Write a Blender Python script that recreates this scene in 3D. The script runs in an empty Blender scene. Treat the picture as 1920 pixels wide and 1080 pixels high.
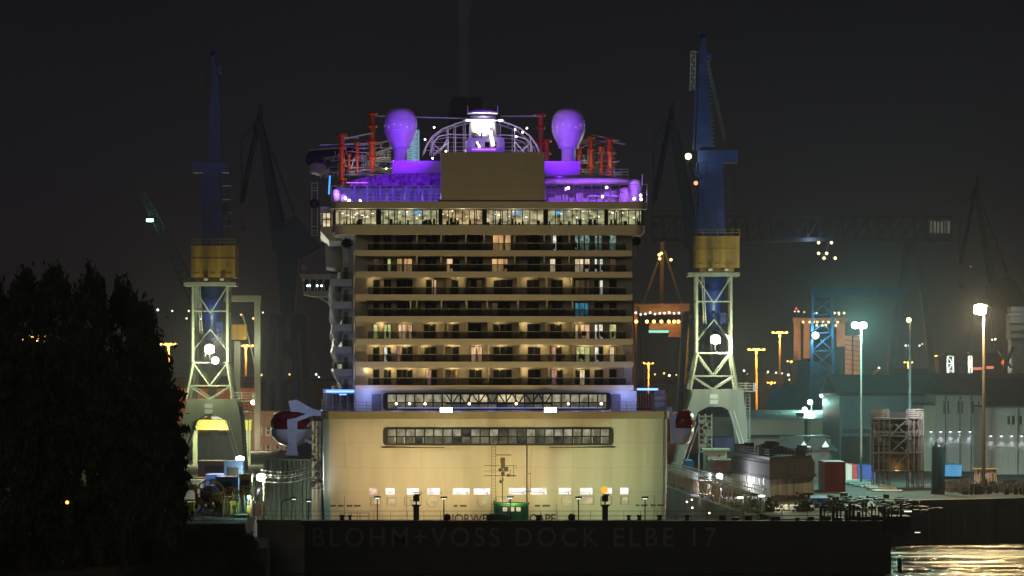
import bpy, math, random
from mathutils import Vector, Matrix
rnd = random.Random(17)
SC = bpy.context.scene
COL = SC.collection
F = 7887.0            # focal length in pixels of the 1920 px wide photograph
CY = -500.0           # the camera stands 500 m astern of the ship, across the river
CZ = 23.4             # and 23.4 m above the water
HZ = 690.0            # image row of the horizon
# ---------------------------------------------------------------- camera
cam = bpy.data.objects.new("camera", bpy.data.cameras.new("camera"))
COL.objects.link(cam)
cam.location = (0, CY, CZ)
cam.rotation_euler = (math.pi / 2, 0, 0)
cam.data.sensor_width = 36
cam.data.lens = F / 1920 * 36
cam.data.shift_y = (HZ - 540) / 1920
cam.data.clip_start = 1
cam.data.clip_end = 20000
SC.camera = cam
# ---------------------------------------------------------------- world: cloudy night sky lit by the city
W = bpy.data.worlds.new("World")
SC.world = W
W.use_nodes = True
nt = W.node_tree
nt.nodes.clear()
wo = nt.nodes.new("ShaderNodeOutputWorld")
bgA = nt.nodes.new("ShaderNodeBackground")
bgB = nt.nodes.new("ShaderNodeBackground")
ad = nt.nodes.new("ShaderNodeAddShader")
sky = nt.nodes.new("ShaderNodeTexSky")
sky.sky_type = 'NISHITA'
sky.sun_disc = False
sky.sun_elevation = math.radians(-8)
sky.sun_rotation = math.radians(200)
bgA.inputs['Strength'].default_value = 0.02
nt.links.new(sky.outputs[0], bgA.inputs['Color'])
tc = nt.nodes.new("ShaderNodeTexCoord")
sx = nt.nodes.new("ShaderNodeSeparateXYZ")
nt.links.new(tc.outputs['Generated'], sx.inputs[0])
nz = nt.nodes.new("ShaderNodeTexNoise")
nz.inputs['Scale'].default_value = 14
nz.inputs['Detail'].default_value = 4
nt.links.new(tc.outputs['Generated'], nz.inputs['Vector'])
mm = nt.nodes.new("ShaderNodeMath"); mm.operation = 'MULTIPLY_ADD'
nt.links.new(nz.outputs['Fac'], mm.inputs[0]); mm.inputs[1].default_value = 0.045
nt.links.new(sx.outputs['Z'], mm.inputs[2])
cr = nt.nodes.new("ShaderNodeValToRGB")
nt.links.new(mm.outputs[0], cr.inputs[0])
e = cr.color_ramp.elements
e[0].position = 0.01;  e[0].color = (0.024, 0.0175, 0.0165, 1)
e[1].position = 0.13; e[1].color = (0.0058, 0.0053, 0.0084, 1)
k = e.new(0.042); k.color = (0.0145, 0.0120, 0.0132, 1)
k = e.new(0.075); k.color = (0.0092, 0.0086, 0.0120, 1)
nt.links.new(cr.outputs[0], bgB.inputs['Color'])
bgB.inputs['Strength'].default_value = 0.8
nt.links.new(bgA.outputs[0], ad.inputs[0]); nt.links.new(bgB.outputs[0], ad.inputs[1])
nt.links.new(ad.outputs[0], wo.inputs['Surface'])
# the soft glow of the lit city shore behind the photographer
sun = bpy.data.objects.new("city_glow", bpy.data.lights.new("city_glow", 'SUN'))
COL.objects.link(sun)
sun.data.energy = 0.11; sun.data.angle = math.radians(14); sun.data.color = (1, 0.88, 0.64)
sun.rotation_euler = (math.radians(78), 0, math.radians(-9))
SC.view_settings.view_transform = 'Standard'
SC.view_settings.look = 'None'
SC.view_settings.exposure = 0.0
SC.view_settings.gamma = 1
SC.render.engine = 'CYCLES'
SC.cycles.use_denoising = True
SC.cycles.max_bounces = 5
SC.cycles.diffuse_bounces = 2
SC.cycles.glossy_bounces = 2
SC.cycles.transparent_max_bounces = 12
SC.cycles.volume_bounces = 0
SC.cycles.sample_clamp_indirect = 3
SC.cycles.sample_clamp_direct = 0
SC.cycles.caustics_reflective = False
SC.cycles.caustics_refractive = False
# ---------------------------------------------------------------- helpers
def P(px, py, d):
    """a point of the photograph at its distance d from the camera, in metres"""
    return Vector(((px - 960) * d / F, CY + d, CZ + (HZ - py) * d / F))
MATS = {}
def M(name, col, rough=0.6, metal=0.0, var=0.25, scale=0.6, streak=0.0, bump=0.0, spec=0.4):
    if name in MATS: return MATS[name]
    m = bpy.data.materials.new(name); m.use_nodes = True; t = m.node_tree
    b = t.nodes["Principled BSDF"]
    b.inputs['Roughness'].default_value = rough
    b.inputs['Metallic'].default_value = metal
    b.inputs['Specular IOR Level'].default_value = spec
    c = t.nodes.new("ShaderNodeTexCoord")
    n = t.nodes.new("ShaderNodeTexNoise"); n.inputs['Scale'].default_value = scale; n.inputs['Detail'].default_value = 6
    mp = t.nodes.new("ShaderNodeMapping")
    if streak: mp.inputs['Scale'].default_value = (streak, streak, 0.12)
    t.links.new(c.outputs['Object'], mp.inputs['Vector']); t.links.new(mp.outputs[0], n.inputs['Vector'])
    r = t.nodes.new("ShaderNodeValToRGB")
    r.color_ramp.elements[0].position = 0.3; r.color_ramp.elements[1].position = 0.7
    r.color_ramp.elements[0].color = tuple(x * (1 - var) for x in col) + (1,)
    r.color_ramp.elements[1].color = tuple(min(1, x * (1 + var * 0.6)) for x in col) + (1,)
    t.links.new(n.outputs['Fac'], r.inputs[0]); t.links.new(r.outputs[0], b.inputs['Base Color'])
    if bump:
        bn = t.nodes.new("ShaderNodeBump"); bn.inputs['Strength'].default_value = bump; bn.inputs['Distance'].default_value = 0.05
        t.links.new(n.outputs['Fac'], bn.inputs['Height']); t.links.new(bn.outputs[0], b.inputs['Normal'])
    MATS[name] = m
    return m
def E(name, col, s=1.0, var=0.0, scale=(1, 1, 1), rough=False):
    """something that gives off light: a lamp, a screen, a lit room behind a pane or a painted reflection"""
    if name in MATS: return MATS[name]
    m = bpy.data.materials.new(name); m.use_nodes = True; t = m.node_tree; t.nodes.clear()
    o = t.nodes.new("ShaderNodeOutputMaterial"); em = t.nodes.new("ShaderNodeEmission")
    em.inputs['Color'].default_value = tuple(col) + (1,); em.inputs['Strength'].default_value = s
    if var:
        c = t.nodes.new("ShaderNodeTexCoord"); mp = t.nodes.new("ShaderNodeMapping"); mp.inputs['Scale'].default_value = scale
        n = t.nodes.new("ShaderNodeTexNoise"); n.inputs['Scale'].default_value = 1; n.inputs['Detail'].default_value = 4
        r = t.nodes.new("ShaderNodeMapRange")
        r.inputs[1].default_value = 0.35; r.inputs[2].default_value = 0.65
        r.inputs[3].default_value = s * (1 - var); r.inputs[4].default_value = s * (1 + var)
        t.links.new(c.outputs['Object'], mp.inputs[0]); t.links.new(mp.outputs[0], n.inputs['Vector'])
        t.links.new(n.outputs['Fac'], r.inputs[0]); t.links.new(r.outputs[0], em.inputs['Strength'])
    t.links.new(em.outputs[0], o.inputs[0])
    MATS[name] = m
    return m
def GLASS(name, tint=(0.8, 0.85, 0.9), clear=0.75):
    if name in MATS: return MATS[name]
    m = bpy.data.materials.new(name); m.use_nodes = True; t = m.node_tree; t.nodes.clear()
    o = t.nodes.new("ShaderNodeOutputMaterial"); mx = t.nodes.new("ShaderNodeMixShader")
    tr = t.nodes.new("ShaderNodeBsdfTransparent"); pr = t.nodes.new("ShaderNodeBsdfPrincipled")
    tr.inputs[0].default_value = tuple(tint) + (1,)
    pr.inputs['Base Color'].default_value = tuple(x * 0.06 for x in tint) + (1,); pr.inputs['Roughness'].default_value = 0.12
    mx.inputs[0].default_value = 1 - clear
    t.links.new(tr.outputs[0], mx.inputs[1]); t.links.new(pr.outputs[0], mx.inputs[2]); t.links.new(mx.outputs[0], o.inputs[0])
    MATS[name] = m
    return m
class MB:
    """collects shapes; build() links them as ONE mesh object. o = origin of the thing (world) subtracted from the shapes."""
    def __init__(s, o=(0, 0, 0)):
        s.v = []; s.f = []; s.m = []; s.o = Vector(o); s.mi = 0; s.sm = []; s.smooth = False
    def add(s, vs, fs):
        n = len(s.v); s.v += [Vector(p) - s.o for p in vs]
        for f in fs: s.f.append([i + n for i in f]); s.m.append(s.mi); s.sm.append(s.smooth)
    def box(s, x0, x1, y0, y1, z0, z1):
        if x0 > x1: x0, x1 = x1, x0
        if y0 > y1: y0, y1 = y1, y0
        if z0 > z1: z0, z1 = z1, z0
        s.add([(x0,y0,z0),(x1,y0,z0),(x1,y1,z0),(x0,y1,z0),(x0,y0,z1),(x1,y0,z1),(x1,y1,z1),(x0,y1,z1)],
              [(3,2,1,0),(4,5,6,7),(0,1,5,4),(1,2,6,5),(2,3,7,6),(3,0,4,7)])
        return s
    def bar(s, a, b, r, n=4, r2=None):
        a = Vector(a); b = Vector(b); d = b - a
        if d.length < 1e-6: return s
        q = d.to_track_quat('Z', 'Y'); r2 = r if r2 is None else r2
        vs = []
        for k in range(n):
            t = 2 * math.pi * (k + 0.5) / n
            vs.append(a + q @ Vector((r * math.cos(t), r * math.sin(t), 0)))
        for k in range(n):
            t = 2 * math.pi * (k + 0.5) / n
            vs.append(b + q @ Vector((r2 * math.cos(t), r2 * math.sin(t), 0)))
        fs = [(k, (k + 1) % n, n + (k + 1) % n, n + k) for k in range(n)]
        fs += [tuple(range(n - 1, -1, -1)), tuple(range(n, 2 * n))]
        s.add(vs, fs); return s
    def path(s, pts, r, n=6):
        for i in range(len(pts) - 1): s.bar(pts[i], pts[i + 1], r, n)
        return s
    def lathe(s, c, prof, n=24, axis='Z', sq=1.0):
        c = Vector(c); vs = []; fs = []; s0 = s.smooth; s.smooth = True
        for (r, h) in prof:
            for k in range(n):
                t = 2 * math.pi * k / n
                p = (r * math.cos(t), r * math.sin(t) * sq, h)
                if axis == 'Y': p = (p[0], p[2], p[1])
                if axis == 'X': p = (p[2], p[0], p[1])
                vs.append(c + Vector(p))
        for i in range(len(prof) - 1):
            for k in range(n):
                a = i * n + k; b = i * n + (k + 1) % n
                fs.append((a, b, b + n, a + n))
        fs.append(tuple(range(n - 1, -1, -1))); fs.append(tuple(range((len(prof) - 1) * n, len(prof) * n)))
        s.add(vs, fs); s.smooth = s0; return s
    def ball(s, c, r, sx=1, sy=1, sz=1, n=16):
        pr = [(r * math.sin(math.pi * i / 10), -r * math.cos(math.pi * i / 10)) for i in range(11)]
        pr[0] = (0.002, -r); pr[-1] = (0.002, r)
        m = MB(); m.smooth = True; m.lathe((0, 0, 0), pr, n)
        c = Vector(c); s0 = s.smooth; s.smooth = True
        s.add([c + Vector((v.x * sx, v.y * sy, v.z * sz)) for v in m.v], m.f); s.smooth = s0
        return s
    def prism(s, pts, a, b, axis='Y'):
        """extrude a 2D outline: axis Y -> pts are (x,z); axis X -> (y,z); axis Z -> (x,y)"""
        n = len(pts)
        def mk(p, h): return (p[0], h, p[1]) if axis == 'Y' else (h, p[0], p[1]) if axis == 'X' else (p[0], p[1], h)
        vs = [mk(p, a) for p in pts] + [mk(p, b) for p in pts]
        fs = [(k, (k + 1) % n, n + (k + 1) % n, n + k) for k in range(n)] + [tuple(range(n - 1, -1, -1)), tuple(range(n, 2 * n))]
        s.add(vs, fs); return s
    def quad(s, a, b, c, d): s.add([a, b, c, d], [(0, 1, 2, 3)]); return s
    def lattice(s, a, b, w, h, n, r, r2=None, up=(0, 0, 1), w2=None, h2=None):
        """four-chord lattice beam from a to b, w across and h high"""
        a = Vector(a); b = Vector(b); d = (b - a).normalized(); u = Vector(up)
        if abs(d.dot(u)) > 0.95: u = Vector((0, 1, 0))
        x = d.cross(u).normalized(); z = x.cross(d).normalized(); r2 = r2 or r * 0.6
        w2 = w if w2 is None else w2; h2 = h if h2 is None else h2
        def q(t, i, j): 
            ww = w + (w2 - w) * t; hh = h + (h2 - h) * t
            return a + (b - a) * t + x * (i * ww / 2) + z * (j * hh / 2)
        for i in (-1, 1):
            for j in (-1, 1): s.bar(q(0, i, j), q(1, i, j), r)
        for k in range(n):
            t0, t1 = k / n, (k + 1) / n; f = 1 if k % 2 else -1
            for i in (-1, 1): s.bar(q(t0, i, -f), q(t1, i, f), r2)
            for j in (-1, 1): s.bar(q(t0, -f, j), q(t1, f, j), r2)
            for i in (-1, 1): s.bar(q(t1, i, -1), q(t1, i, 1), r2)
            for j in (-1, 1): s.bar(q(t1, -1, j), q(t1, 1, j), r2)
        return s
    def rail(s, pts, h=1.1, step=2.0, r=0.035, rows=3):
        """a guard rail along pts"""
        for i in range(len(pts) - 1):
            a, b = Vector(pts[i]), Vector(pts[i + 1]); L = (b - a).length; n = max(1, int(L / step))
            for k in range(n + 1):
                p = a + (b - a) * (k / n); s.bar(p, p + Vector((0, 0, h)), r)
            for k in range(rows):
                z = Vector((0, 0, h * (k + 1) / rows)); s.bar(a + z, b + z, r)
        return s
    def build(s, name, mats, parent=None, kind=None):
        me = bpy.data.meshes.new(name)
        me.from_pydata([tuple(v) for v in s.v], [], s.f)
        if not isinstance(mats, (list, tuple)): mats = [mats]
        for m in mats: me.materials.append(m)
        me.polygons.foreach_set('material_index', s.m)
        me.polygons.foreach_set('use_smooth', s.sm)
        me.update()
        o = bpy.data.objects.new(name, me); COL.objects.link(o)
        if parent is not None: o.parent = parent
        if kind: o['kind'] = kind
        return o
def text_mesh(name, body, mat, parent, loc, size, width=None, height=None, space=1.0, extrude=0.02, offset=0.0, align='LEFT'):
    """lettering as one mesh standing upright and facing the river"""
    tx = bpy.data.curves.new(name, 'FONT'); tx.body = body; tx.size = size; tx.extrude = extrude; tx.offset = offset; tx.space_character = space; tx.align_x = align
    to = bpy.data.objects.new(name, tx); COL.objects.link(to); bpy.context.view_layer.update()
    me = bpy.data.meshes.new_from_object(to.evaluated_get(bpy.context.evaluated_depsgraph_get()))
    bpy.data.objects.remove(to)
    xs = [v.co.x for v in me.vertices]; zs = [v.co.y for v in me.vertices]
    kx = width / (max(xs) - min(xs)) if width else 1; kz = height / (max(zs) - min(zs)) if height else kx
    for v in me.vertices: v.co = Vector((v.co.x * kx, -v.co.z, v.co.y * kz))
    me.materials.clear(); me.materials.append(mat)
    o = bpy.data.objects.new(name, me); COL.objects.link(o); o.parent = parent; o.location = loc
    return o
def thing(name, label, cat, loc=(0, 0, 0), group=None, rz=0):
    o = bpy.data.objects.new(name, None); COL.objects.link(o)
    o.location = loc; o.rotation_euler = (0, 0, rz); o.empty_display_size = 0.5
    o['label'] = label; o['category'] = cat
    if group: o['group'] = group
    return o
def tag(o, label, cat, group=None):
    o['label'] = label; o['category'] = cat
    if group: o['group'] = group
    return o
def light(kind, loc, power, col, parent=None, target=None, size=70, blend=0.4, r=0.3, name=None):
    """loc and target in the coordinates of the parent thing"""
    l = bpy.data.lights.new(name or "lamp_light", kind); l.energy = power; l.color = col
    l.shadow_soft_size = r
    o = bpy.data.objects.new(name or "lamp_light", l); COL.objects.link(o); o.location = loc
    if parent is not None: o.parent = parent
    if kind == 'SPOT': l.spot_size = math.radians(size); l.spot_blend = blend
    if target is not None: o.rotation_euler = (Vector(target) - Vector(loc)).to_track_quat('-Z', 'Y').to_euler()
    return o
def copy_tree(o, parent=None):
    c = o.copy(); COL.objects.link(c)
    if parent is not None: c.parent = parent
    for ch in list(o.children): copy_tree(ch, c)
    return c
# plain shared materials
white = M("white_paint", (0.70, 0.69, 0.66), 0.45, var=0.06, scale=0.3)
cream = M("cream_paint", (0.52, 0.48, 0.40), 0.5, var=0.08, scale=0.5)
grey = M("grey_steel_paint", (0.30, 0.31, 0.29), 0.5, var=0.2, scale=0.5, streak=1.5)
dgrey = M("dark_steel", (0.07, 0.075, 0.08), 0.5, var=0.3)
black = M("black_steel", (0.02, 0.02, 0.022), 0.5, var=0.3)
blue = M("crane_blue_paint", (0.008, 0.031, 0.22), 0.4, var=0.55, scale=0.4)
dblue = M("far_blue_paint", (0.012, 0.04, 0.13), 0.5, var=0.3, scale=0.3)
yellow = M("machine_house_yellow", (0.40, 0.225, 0.025), 0.5, var=0.55, scale=0.5, streak=1.2)
red = M("red_paint", (0.42, 0.045, 0.012), 0.4, var=0.2)
steel = M("galvanised_steel", (0.42, 0.43, 0.42), 0.4, metal=0.3, var=0.2)
L_white = E("lamp_white", (1, 0.97, 0.88), 14)
L_warm = E("lamp_warm", (1, 0.72, 0.38), 12)
L_green = E("lamp_green_white", (0.55, 1, 0.85), 14)
L_cool = E("lamp_cool_white", (0.75, 0.92, 1), 10)
L_sod = E("lamp_sodium", (1, 0.5, 0.10), 8)
L_red = E("lamp_red", (1, 0.06, 0.05), 3)
WHITE = (1, 0.95, 0.82); WARM = (1, 0.72, 0.38); GREEN = (0.45, 1, 0.80); SOD = (1, 0.45, 0.09); COOL = (0.7, 0.88, 1); PURPLE = (0.20, 0.004, 1.0)
# ================================================================ the setting
def water_mat():
    m = bpy.data.materials.new("river_water"); m.use_nodes = True; t = m.node_tree; b = t.nodes["Principled BSDF"]
    b.inputs['Base Color'].default_value = (0.006, 0.010, 0.012, 1); b.inputs['Roughness'].default_value = 0.16
    b.inputs['IOR'].default_value = 1.33
    c = t.nodes.new("ShaderNodeTexCoord"); mp = t.nodes.new("ShaderNodeMapping"); mp.inputs['Scale'].default_value = (0.16, 0.5, 1)
    m2 = t.nodes.new("ShaderNodeMapping"); m2.inputs['Scale'].default_value = (0.03, 0.075, 1)
    n2 = t.nodes.new("ShaderNodeTexNoise"); n2.inputs['Scale'].default_value = 1.0; n2.inputs['Detail'].default_value = 5; n2.inputs['Distortion'].default_value = 1.2
    b2 = t.nodes.new("ShaderNodeBump"); b2.inputs['Strength'].default_value = 1.0; b2.inputs['Distance'].default_value = 9
    t.links.new(c.outputs['Object'], m2.inputs[0]); t.links.new(m2.outputs[0], n2.inputs['Vector']); t.links.new(n2.outputs['Fac'], b2.inputs['Height'])
    n = t.nodes.new("ShaderNodeTexNoise"); n.inputs['Scale'].default_value = 1.0; n.inputs['Detail'].default_value = 8; n.inputs['Roughness'].default_value = 0.62
    bp = t.nodes.new("ShaderNodeBump"); bp.inputs['Strength'].default_value = 1.0; bp.inputs['Distance'].default_value = 0.75
    t.links.new(c.outputs['Object'], mp.inputs[0]); t.links.new(mp.outputs[0], n.inputs['Vector'])
    t.links.new(n.outputs['Fac'], bp.inputs['Height']); t.links.new(b2.outputs[0], bp.inputs['Normal']); t.links.new(bp.outputs[0], b.inputs['Normal'])
    m3 = t.nodes.new("ShaderNodeMapping"); m3.inputs['Scale'].default_value = (0.022, 0.10, 1)
    n3 = t.nodes.new("ShaderNodeTexNoise"); n3.inputs['Scale'].default_value = 1.0; n3.inputs['Detail'].default_value = 6; n3.inputs['Distortion'].default_value = 0.8
    r3 = t.nodes.new("ShaderNodeMapRange"); r3.inputs[1].default_value = 0.42; r3.inputs[2].default_value = 0.58; r3.inputs[3].default_value = 0.08; r3.inputs[4].default_value = 0.34
    t.links.new(c.outputs['Object'], m3.inputs[0]); t.links.new(m3.outputs[0], n3.inputs['Vector']); t.links.new(n3.outputs['Fac'], r3.inputs[0]); t.links.new(r3.outputs[0], b.inputs['Roughness'])
    bs = t.nodes.new("ShaderNodeMapRange"); bs.inputs[1].default_value = 0.42; bs.inputs[2].default_value = 0.58; bs.inputs[3].default_value = 0.4; bs.inputs[4].default_value = 1.0
    t.links.new(n3.outputs['Fac'], bs.inputs[0]); t.links.new(bs.outputs[0], bp.inputs['Strength'])
    return m
w = MB(); w.quad((-700, -560, 0), (700, -560, 0), (700, 700, 0), (-700, 700, 0))
w.build("water", water_mat(), kind='structure')
concrete = M("yard_concrete", (0.22, 0.21, 0.19), 0.85, var=0.45, scale=0.15, bump=0.3)
wet = M("quay_masonry", (0.09, 0.085, 0.09), 0.7, var=0.5, scale=0.5, streak=0.8)
soil = M("bank_earth", (0.03, 0.032, 0.022), 0.95, var=0.4)
GZ = 5.7              # level of the yards
def dk(u, d): return -1.84 - 0.045 * (d - 500) + u      # dock lines run with the ship's axis
# left yard, right yard, far harbour land
g = MB(); g.prism([(-400, -22), (dk(-29.5, 478), -22), (dk(-29.5, 1150), 650), (-400, 650)], -3, GZ, 'Z'); g.build("ground_left", concrete, kind='structure')
g = MB(); g.prism([(dk(33, 500), -6), (42.2, -6), (46.2, 55), (69.5, 70), (170, 118), (500, 160), (500, 650), (dk(29.5, 1150), 650)], -3, GZ, 'Z'); g.build("ground_right", M("yard_asphalt", (0.075, 0.075, 0.07), 0.75, var=0.5, scale=0.2, bump=0.3), kind='structure')
g = MB(); g.box(-3500, 3500, 650.2, 6500, -3, GZ - 0.3); g.build("ground_far", M("far_ground", (0.05, 0.05, 0.05), 0.9), kind='structure')
# dark quay facing of the right yard (timber fenders and masonry)
# wooded river bank in the left foreground
g = MB(); g.prism([(-300, -260), (-75, -260), (-33, -78), (-26.2, -50), (-27.5, -22.2), (-300, -22.2)], -2, 4.2, 'Z'); g.build("river_bank", soil, kind='structure')
# ================================================================ the cruise ship in the dock
ship = thing("cruise_ship", "huge white cruise ship seen from astern, floodlit yellow with purple lit top decks", "cruise ship",
             (-1.84, 0, 0), rz=math.atan(0.045))
def S(px, py, y=0.0):
    """photograph position at y metres ahead of the stern -> ship coordinates (across, height)"""
    d = 500 + y
    return ((px - 960) * d / F + 1.84 + 0.045 * y, CZ + (HZ - py) * d / F)
def U(px, y=0.0): return S(px, 0, y)[0]
def Z(py, y=0.0): return S(0, py, y)[1]
HB = 20.65
def ys(x): return -1.3 * max(0, 1 - (x / HB) ** 2)      # the stern plate is gently curved
# ---- hull
def hull_mat():
    m = bpy.data.materials.new("hull_plating"); m.use_nodes = True; t = m.node_tree; b = t.nodes["Principled BSDF"]
    b.inputs['Roughness'].default_value = 0.42; b.inputs['Specular IOR Level'].default_value = 0.35
    c = t.nodes.new("ShaderNodeTexCoord")
    mp = t.nodes.new("ShaderNodeMapping"); mp.inputs['Rotation'].default_value = (math.pi / 2, 0, 0)
    br = t.nodes.new("ShaderNodeTexBrick"); br.inputs['Scale'].default_value = 1
    br.inputs['Brick Width'].default_value = 9; br.inputs['Row Height'].default_value = 2.9; br.inputs['Mortar Size'].default_value = 0.03
    br.inputs['Color1'].default_value = (1, 1, 1, 1); br.inputs['Color2'].default_value = (0.97, 0.97, 0.97, 1); br.inputs['Mortar'].default_value = (0.80, 0.79, 0.77, 1)
    t.links.new(c.outputs['Object'], mp.inputs[0]); t.links.new(mp.outputs[0], br.inputs['Vector'])
    n = t.nodes.new("ShaderNodeTexNoise"); n.inputs['Scale'].default_value = 0.35; n.inputs['Detail'].default_value = 7
    m2 = t.nodes.new("ShaderNodeMapping"); m2.inputs['Scale'].default_value = (1.6, 1.6, 0.16)
    t.links.new(c.outputs['Object'], m2.inputs[0]); t.links.new(m2.outputs[0], n.inputs['Vector'])
    r = t.nodes.new("ShaderNodeValToRGB"); r.color_ramp.elements[0].position = 0.3; r.color_ramp.elements[1].position = 0.62
    r.color_ramp.elements[0].color = (0.585, 0.565, 0.52, 1); r.color_ramp.elements[1].color = (0.72, 0.71, 0.68, 1)
    t.links.new(n.outputs['Fac'], r.inputs[0])
    x = t.nodes.new("ShaderNodeMixRGB"); x.blend_type = 'MULTIPLY'; x.inputs[0].default_value = 1
    t.links.new(r.outputs[0], x.inputs[1]); t.links.new(br.outputs[0], x.inputs[2]); t.links.new(x.outputs[0], b.inputs['Base Color'])
    return m
HM = hull_mat()
def plan(w, n=18):
    """outline of the hull at half breadth w, from the port bow round the stern to the starboard bow"""
    k = w / HB; pts = [(0, 318), (-0.45 * w, 285), (-0.85 * w, 240), (-w, 195), (-w, 60), (-w, 4.5)]
    for i in range(1, 6):
        a = math.pi / 2 * i / 6
        pts.append((-w + .9 * (1 - math.cos(a)), 4.5 - 4.45 * math.sin(a)))
    for i in range(n + 1):
        x = (-w + .9) + (2 * w - 1.8) * i / n; pts.append((x, ys(x / k)))
    full = pts + [(-x, y) for (x, y) in reversed(pts[1:11])]
    return full
b = MB(); lev = [(-2.5, 20.0), (4.0, 20.35), (9, 20.6), (17.35, 20.65)]
rings = [[(x, y, z) for (x, y) in plan(w)] for (z, w) in lev]
n = len(rings[0]); vs = [p for r in rings for p in r]; fs = []
for i in range(len(lev) - 1):
    for k in range(n): fs.append((i * n + k, (k + 1) % n + i * n, (k + 1) % n + (i + 1) * n, k + (i + 1) * n))
fs.append(tuple(range((len(lev) - 1) * n, len(lev) * n)))
b.smooth = True; b.add(vs, fs[:-1]); b.smooth = False; b.add(vs, fs[-1:])
b.build("hull", HM, ship)
b = MB(); pl = plan(20.85); b.prism([(x, y - 0.2) for (x, y) in pl], 17.36, 18.25, 'Z')
b.build("deck_edge", M("deck_edge_shaded_white", (0.36, 0.31, 0.24), 0.5, var=0.1), ship)  # white like the hull, with its shade put into the colour
DZ = 18.25
# ---- name across the stern (half hidden behind the dock gate)
text_mesh("ship_name", "NORWEGIAN ESCAPE", black, ship, (U(938), ys(0) - 0.06, Z(979.5)), 1.45, width=U(1040) - U(835), height=1.05, align="CENTER", extrude=.03)
# ---- lower and upper window bands of the stern saloons
pan = [E("pane_dim", (0.55, 0.52, 0.34), 0.2, 0.5, (0.9, 0.9, 0.9)), E("pane_mid", (0.66, 0.62, 0.42), 0.42, 0.55, (1.3, 1.3, 0.9)),
       E("pane_dark", (0.30, 0.32, 0.26), 0.16, 0.7, (1.1, 1.1, 1.4)), E("pane_bright", (1, 0.84, 0.5), 0.6, 0.5, (1, 1, 1.5))]
def win_band(x0, x1, z0, z1, ncol, nrow, yo, bright, name, split=0.5):
    b = MB()
    for i in range(ncol):
        xa, xb = x0 + (x1 - x0) * i / ncol, x0 + (x1 - x0) * (i + 1) / ncol
        y = yo((xa + xb) / 2)
        for j in range(nrow):
            za = z0 if j == 0 else z0 + (z1 - z0) * split; zb = z1 if j == nrow - 1 else z0 + (z1 - z0) * split
            if nrow == 1: za, zb = z0, z1
            b.mi = 1 + bright(i, j)
            e = 0.25 if i in (0, ncol - 1) else 0.0
            b.box(xa, xb, y - 0.02, y + 0.4, za, zb)
    b.mi = 0
    for i in range(ncol + 1):
        x = x0 + (x1 - x0) * i / ncol; y = yo(x)
        b.box(x - 0.08, x + 0.08, y - 0.14, y + 0.3, z0 - 0.12, z1 + 0.12)
    for j in range(nrow + 1):
        z = z0 + (z1 - z0) * (0 if j == 0 else 1 if j == nrow else split)
        for i in range(ncol):
            xa, xb = x0 + (x1 - x0) * i / ncol, x0 + (x1 - x0) * (i + 1) / ncol
            y = yo((xa + xb) / 2); hh = 0.12 if j in (0, nrow) else 0.07
            b.box(xa + 0.081, xb - 0.081, y - 0.12, y + 0.25, z - hh, z + hh)
    # rounded ends
    for sgn, x in ((-1, x0), (1, x1)):
        y = yo(x); pts = []
        for k in range(9):
            a = -math.pi / 2 + math.pi * k / 8
            pts.append((x + sgn * (0.06 + 0.45 * math.cos(a)), (z0 + z1) / 2 + ((z1 - z0) / 2 + 0.12) * (math.sin(a) if abs(math.sin(a)) > 0.99 else math.copysign(abs(math.sin(a)) ** 0.35, math.sin(a)))))
        b.prism(pts, y - 0.11, y + 0.25)
    return b.build(name, [black] + pan, ship)
win_band(U(726), U(1142), Z(833), Z(803), 24, 2, ys, lambda i, j: (2 if rnd.random() < .3 else 0) if j == 0 else (1 if (i > 16 or i < 7 or rnd.random() < .35) else (2 if rnd.random() < .4 else 0)), "stern_window")
b = MB(); b.box(U(716), U(1152), ys(0) + 0.12, ys(0) + 0.5, Z(839.5), Z(838)); b.build("rubbing_strip", dgrey, ship)
# ---- lit mooring openings and doors low in the transom
mo = E("mooring_deck_light", (1, 0.93, 0.86), 1.15, 0.25, (0.8, 0.8, 2)); mo2 = E("mooring_deck_pink", (1, 0.66, 0.5), 0.8, 0.3, (2, 2, 2))
for (a, c) in [(692,712),(723,746),(762,795),(800,832),(848,880),(887,918),(953,985),(990,1024),(1040,1070),(1077,1110),(1125,1147),(1157,1178)]:
    x0, x1 = U(a), U(c); y = ys((x0 + x1) / 2); z0, z1 = Z(926.5), Z(914.5)
    b = MB()
    b.mi = 1; b.box(x0, x1, y - 0.02, y + 0.5, z0, z1); b.mi = 0
    for (p, q, r_, s_) in ((x0 - .09, x1 + .09, z1, z1 + .09), (x0 - .09, x1 + .09, z0 - .09, z0), (x0 - .09, x0, z0, z1), (x1, x1 + .09, z0, z1)):
        b.box(p, q, y - 0.10, y + 0.3, r_, s_)
    if x1 - x0 > 1.6: b.mi = 2; b.box(x0 + .3, x1 - .3, y - .045, y - 0.021, z0 + .2, z0 + .23); b.box(x1 - .35, x1 - .28, y - .045, y - 0.021, z0, z0 + .3)
    b.build("mooring_opening", [HM, mo2 if a == 692 else mo, dgrey], ship)
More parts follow.
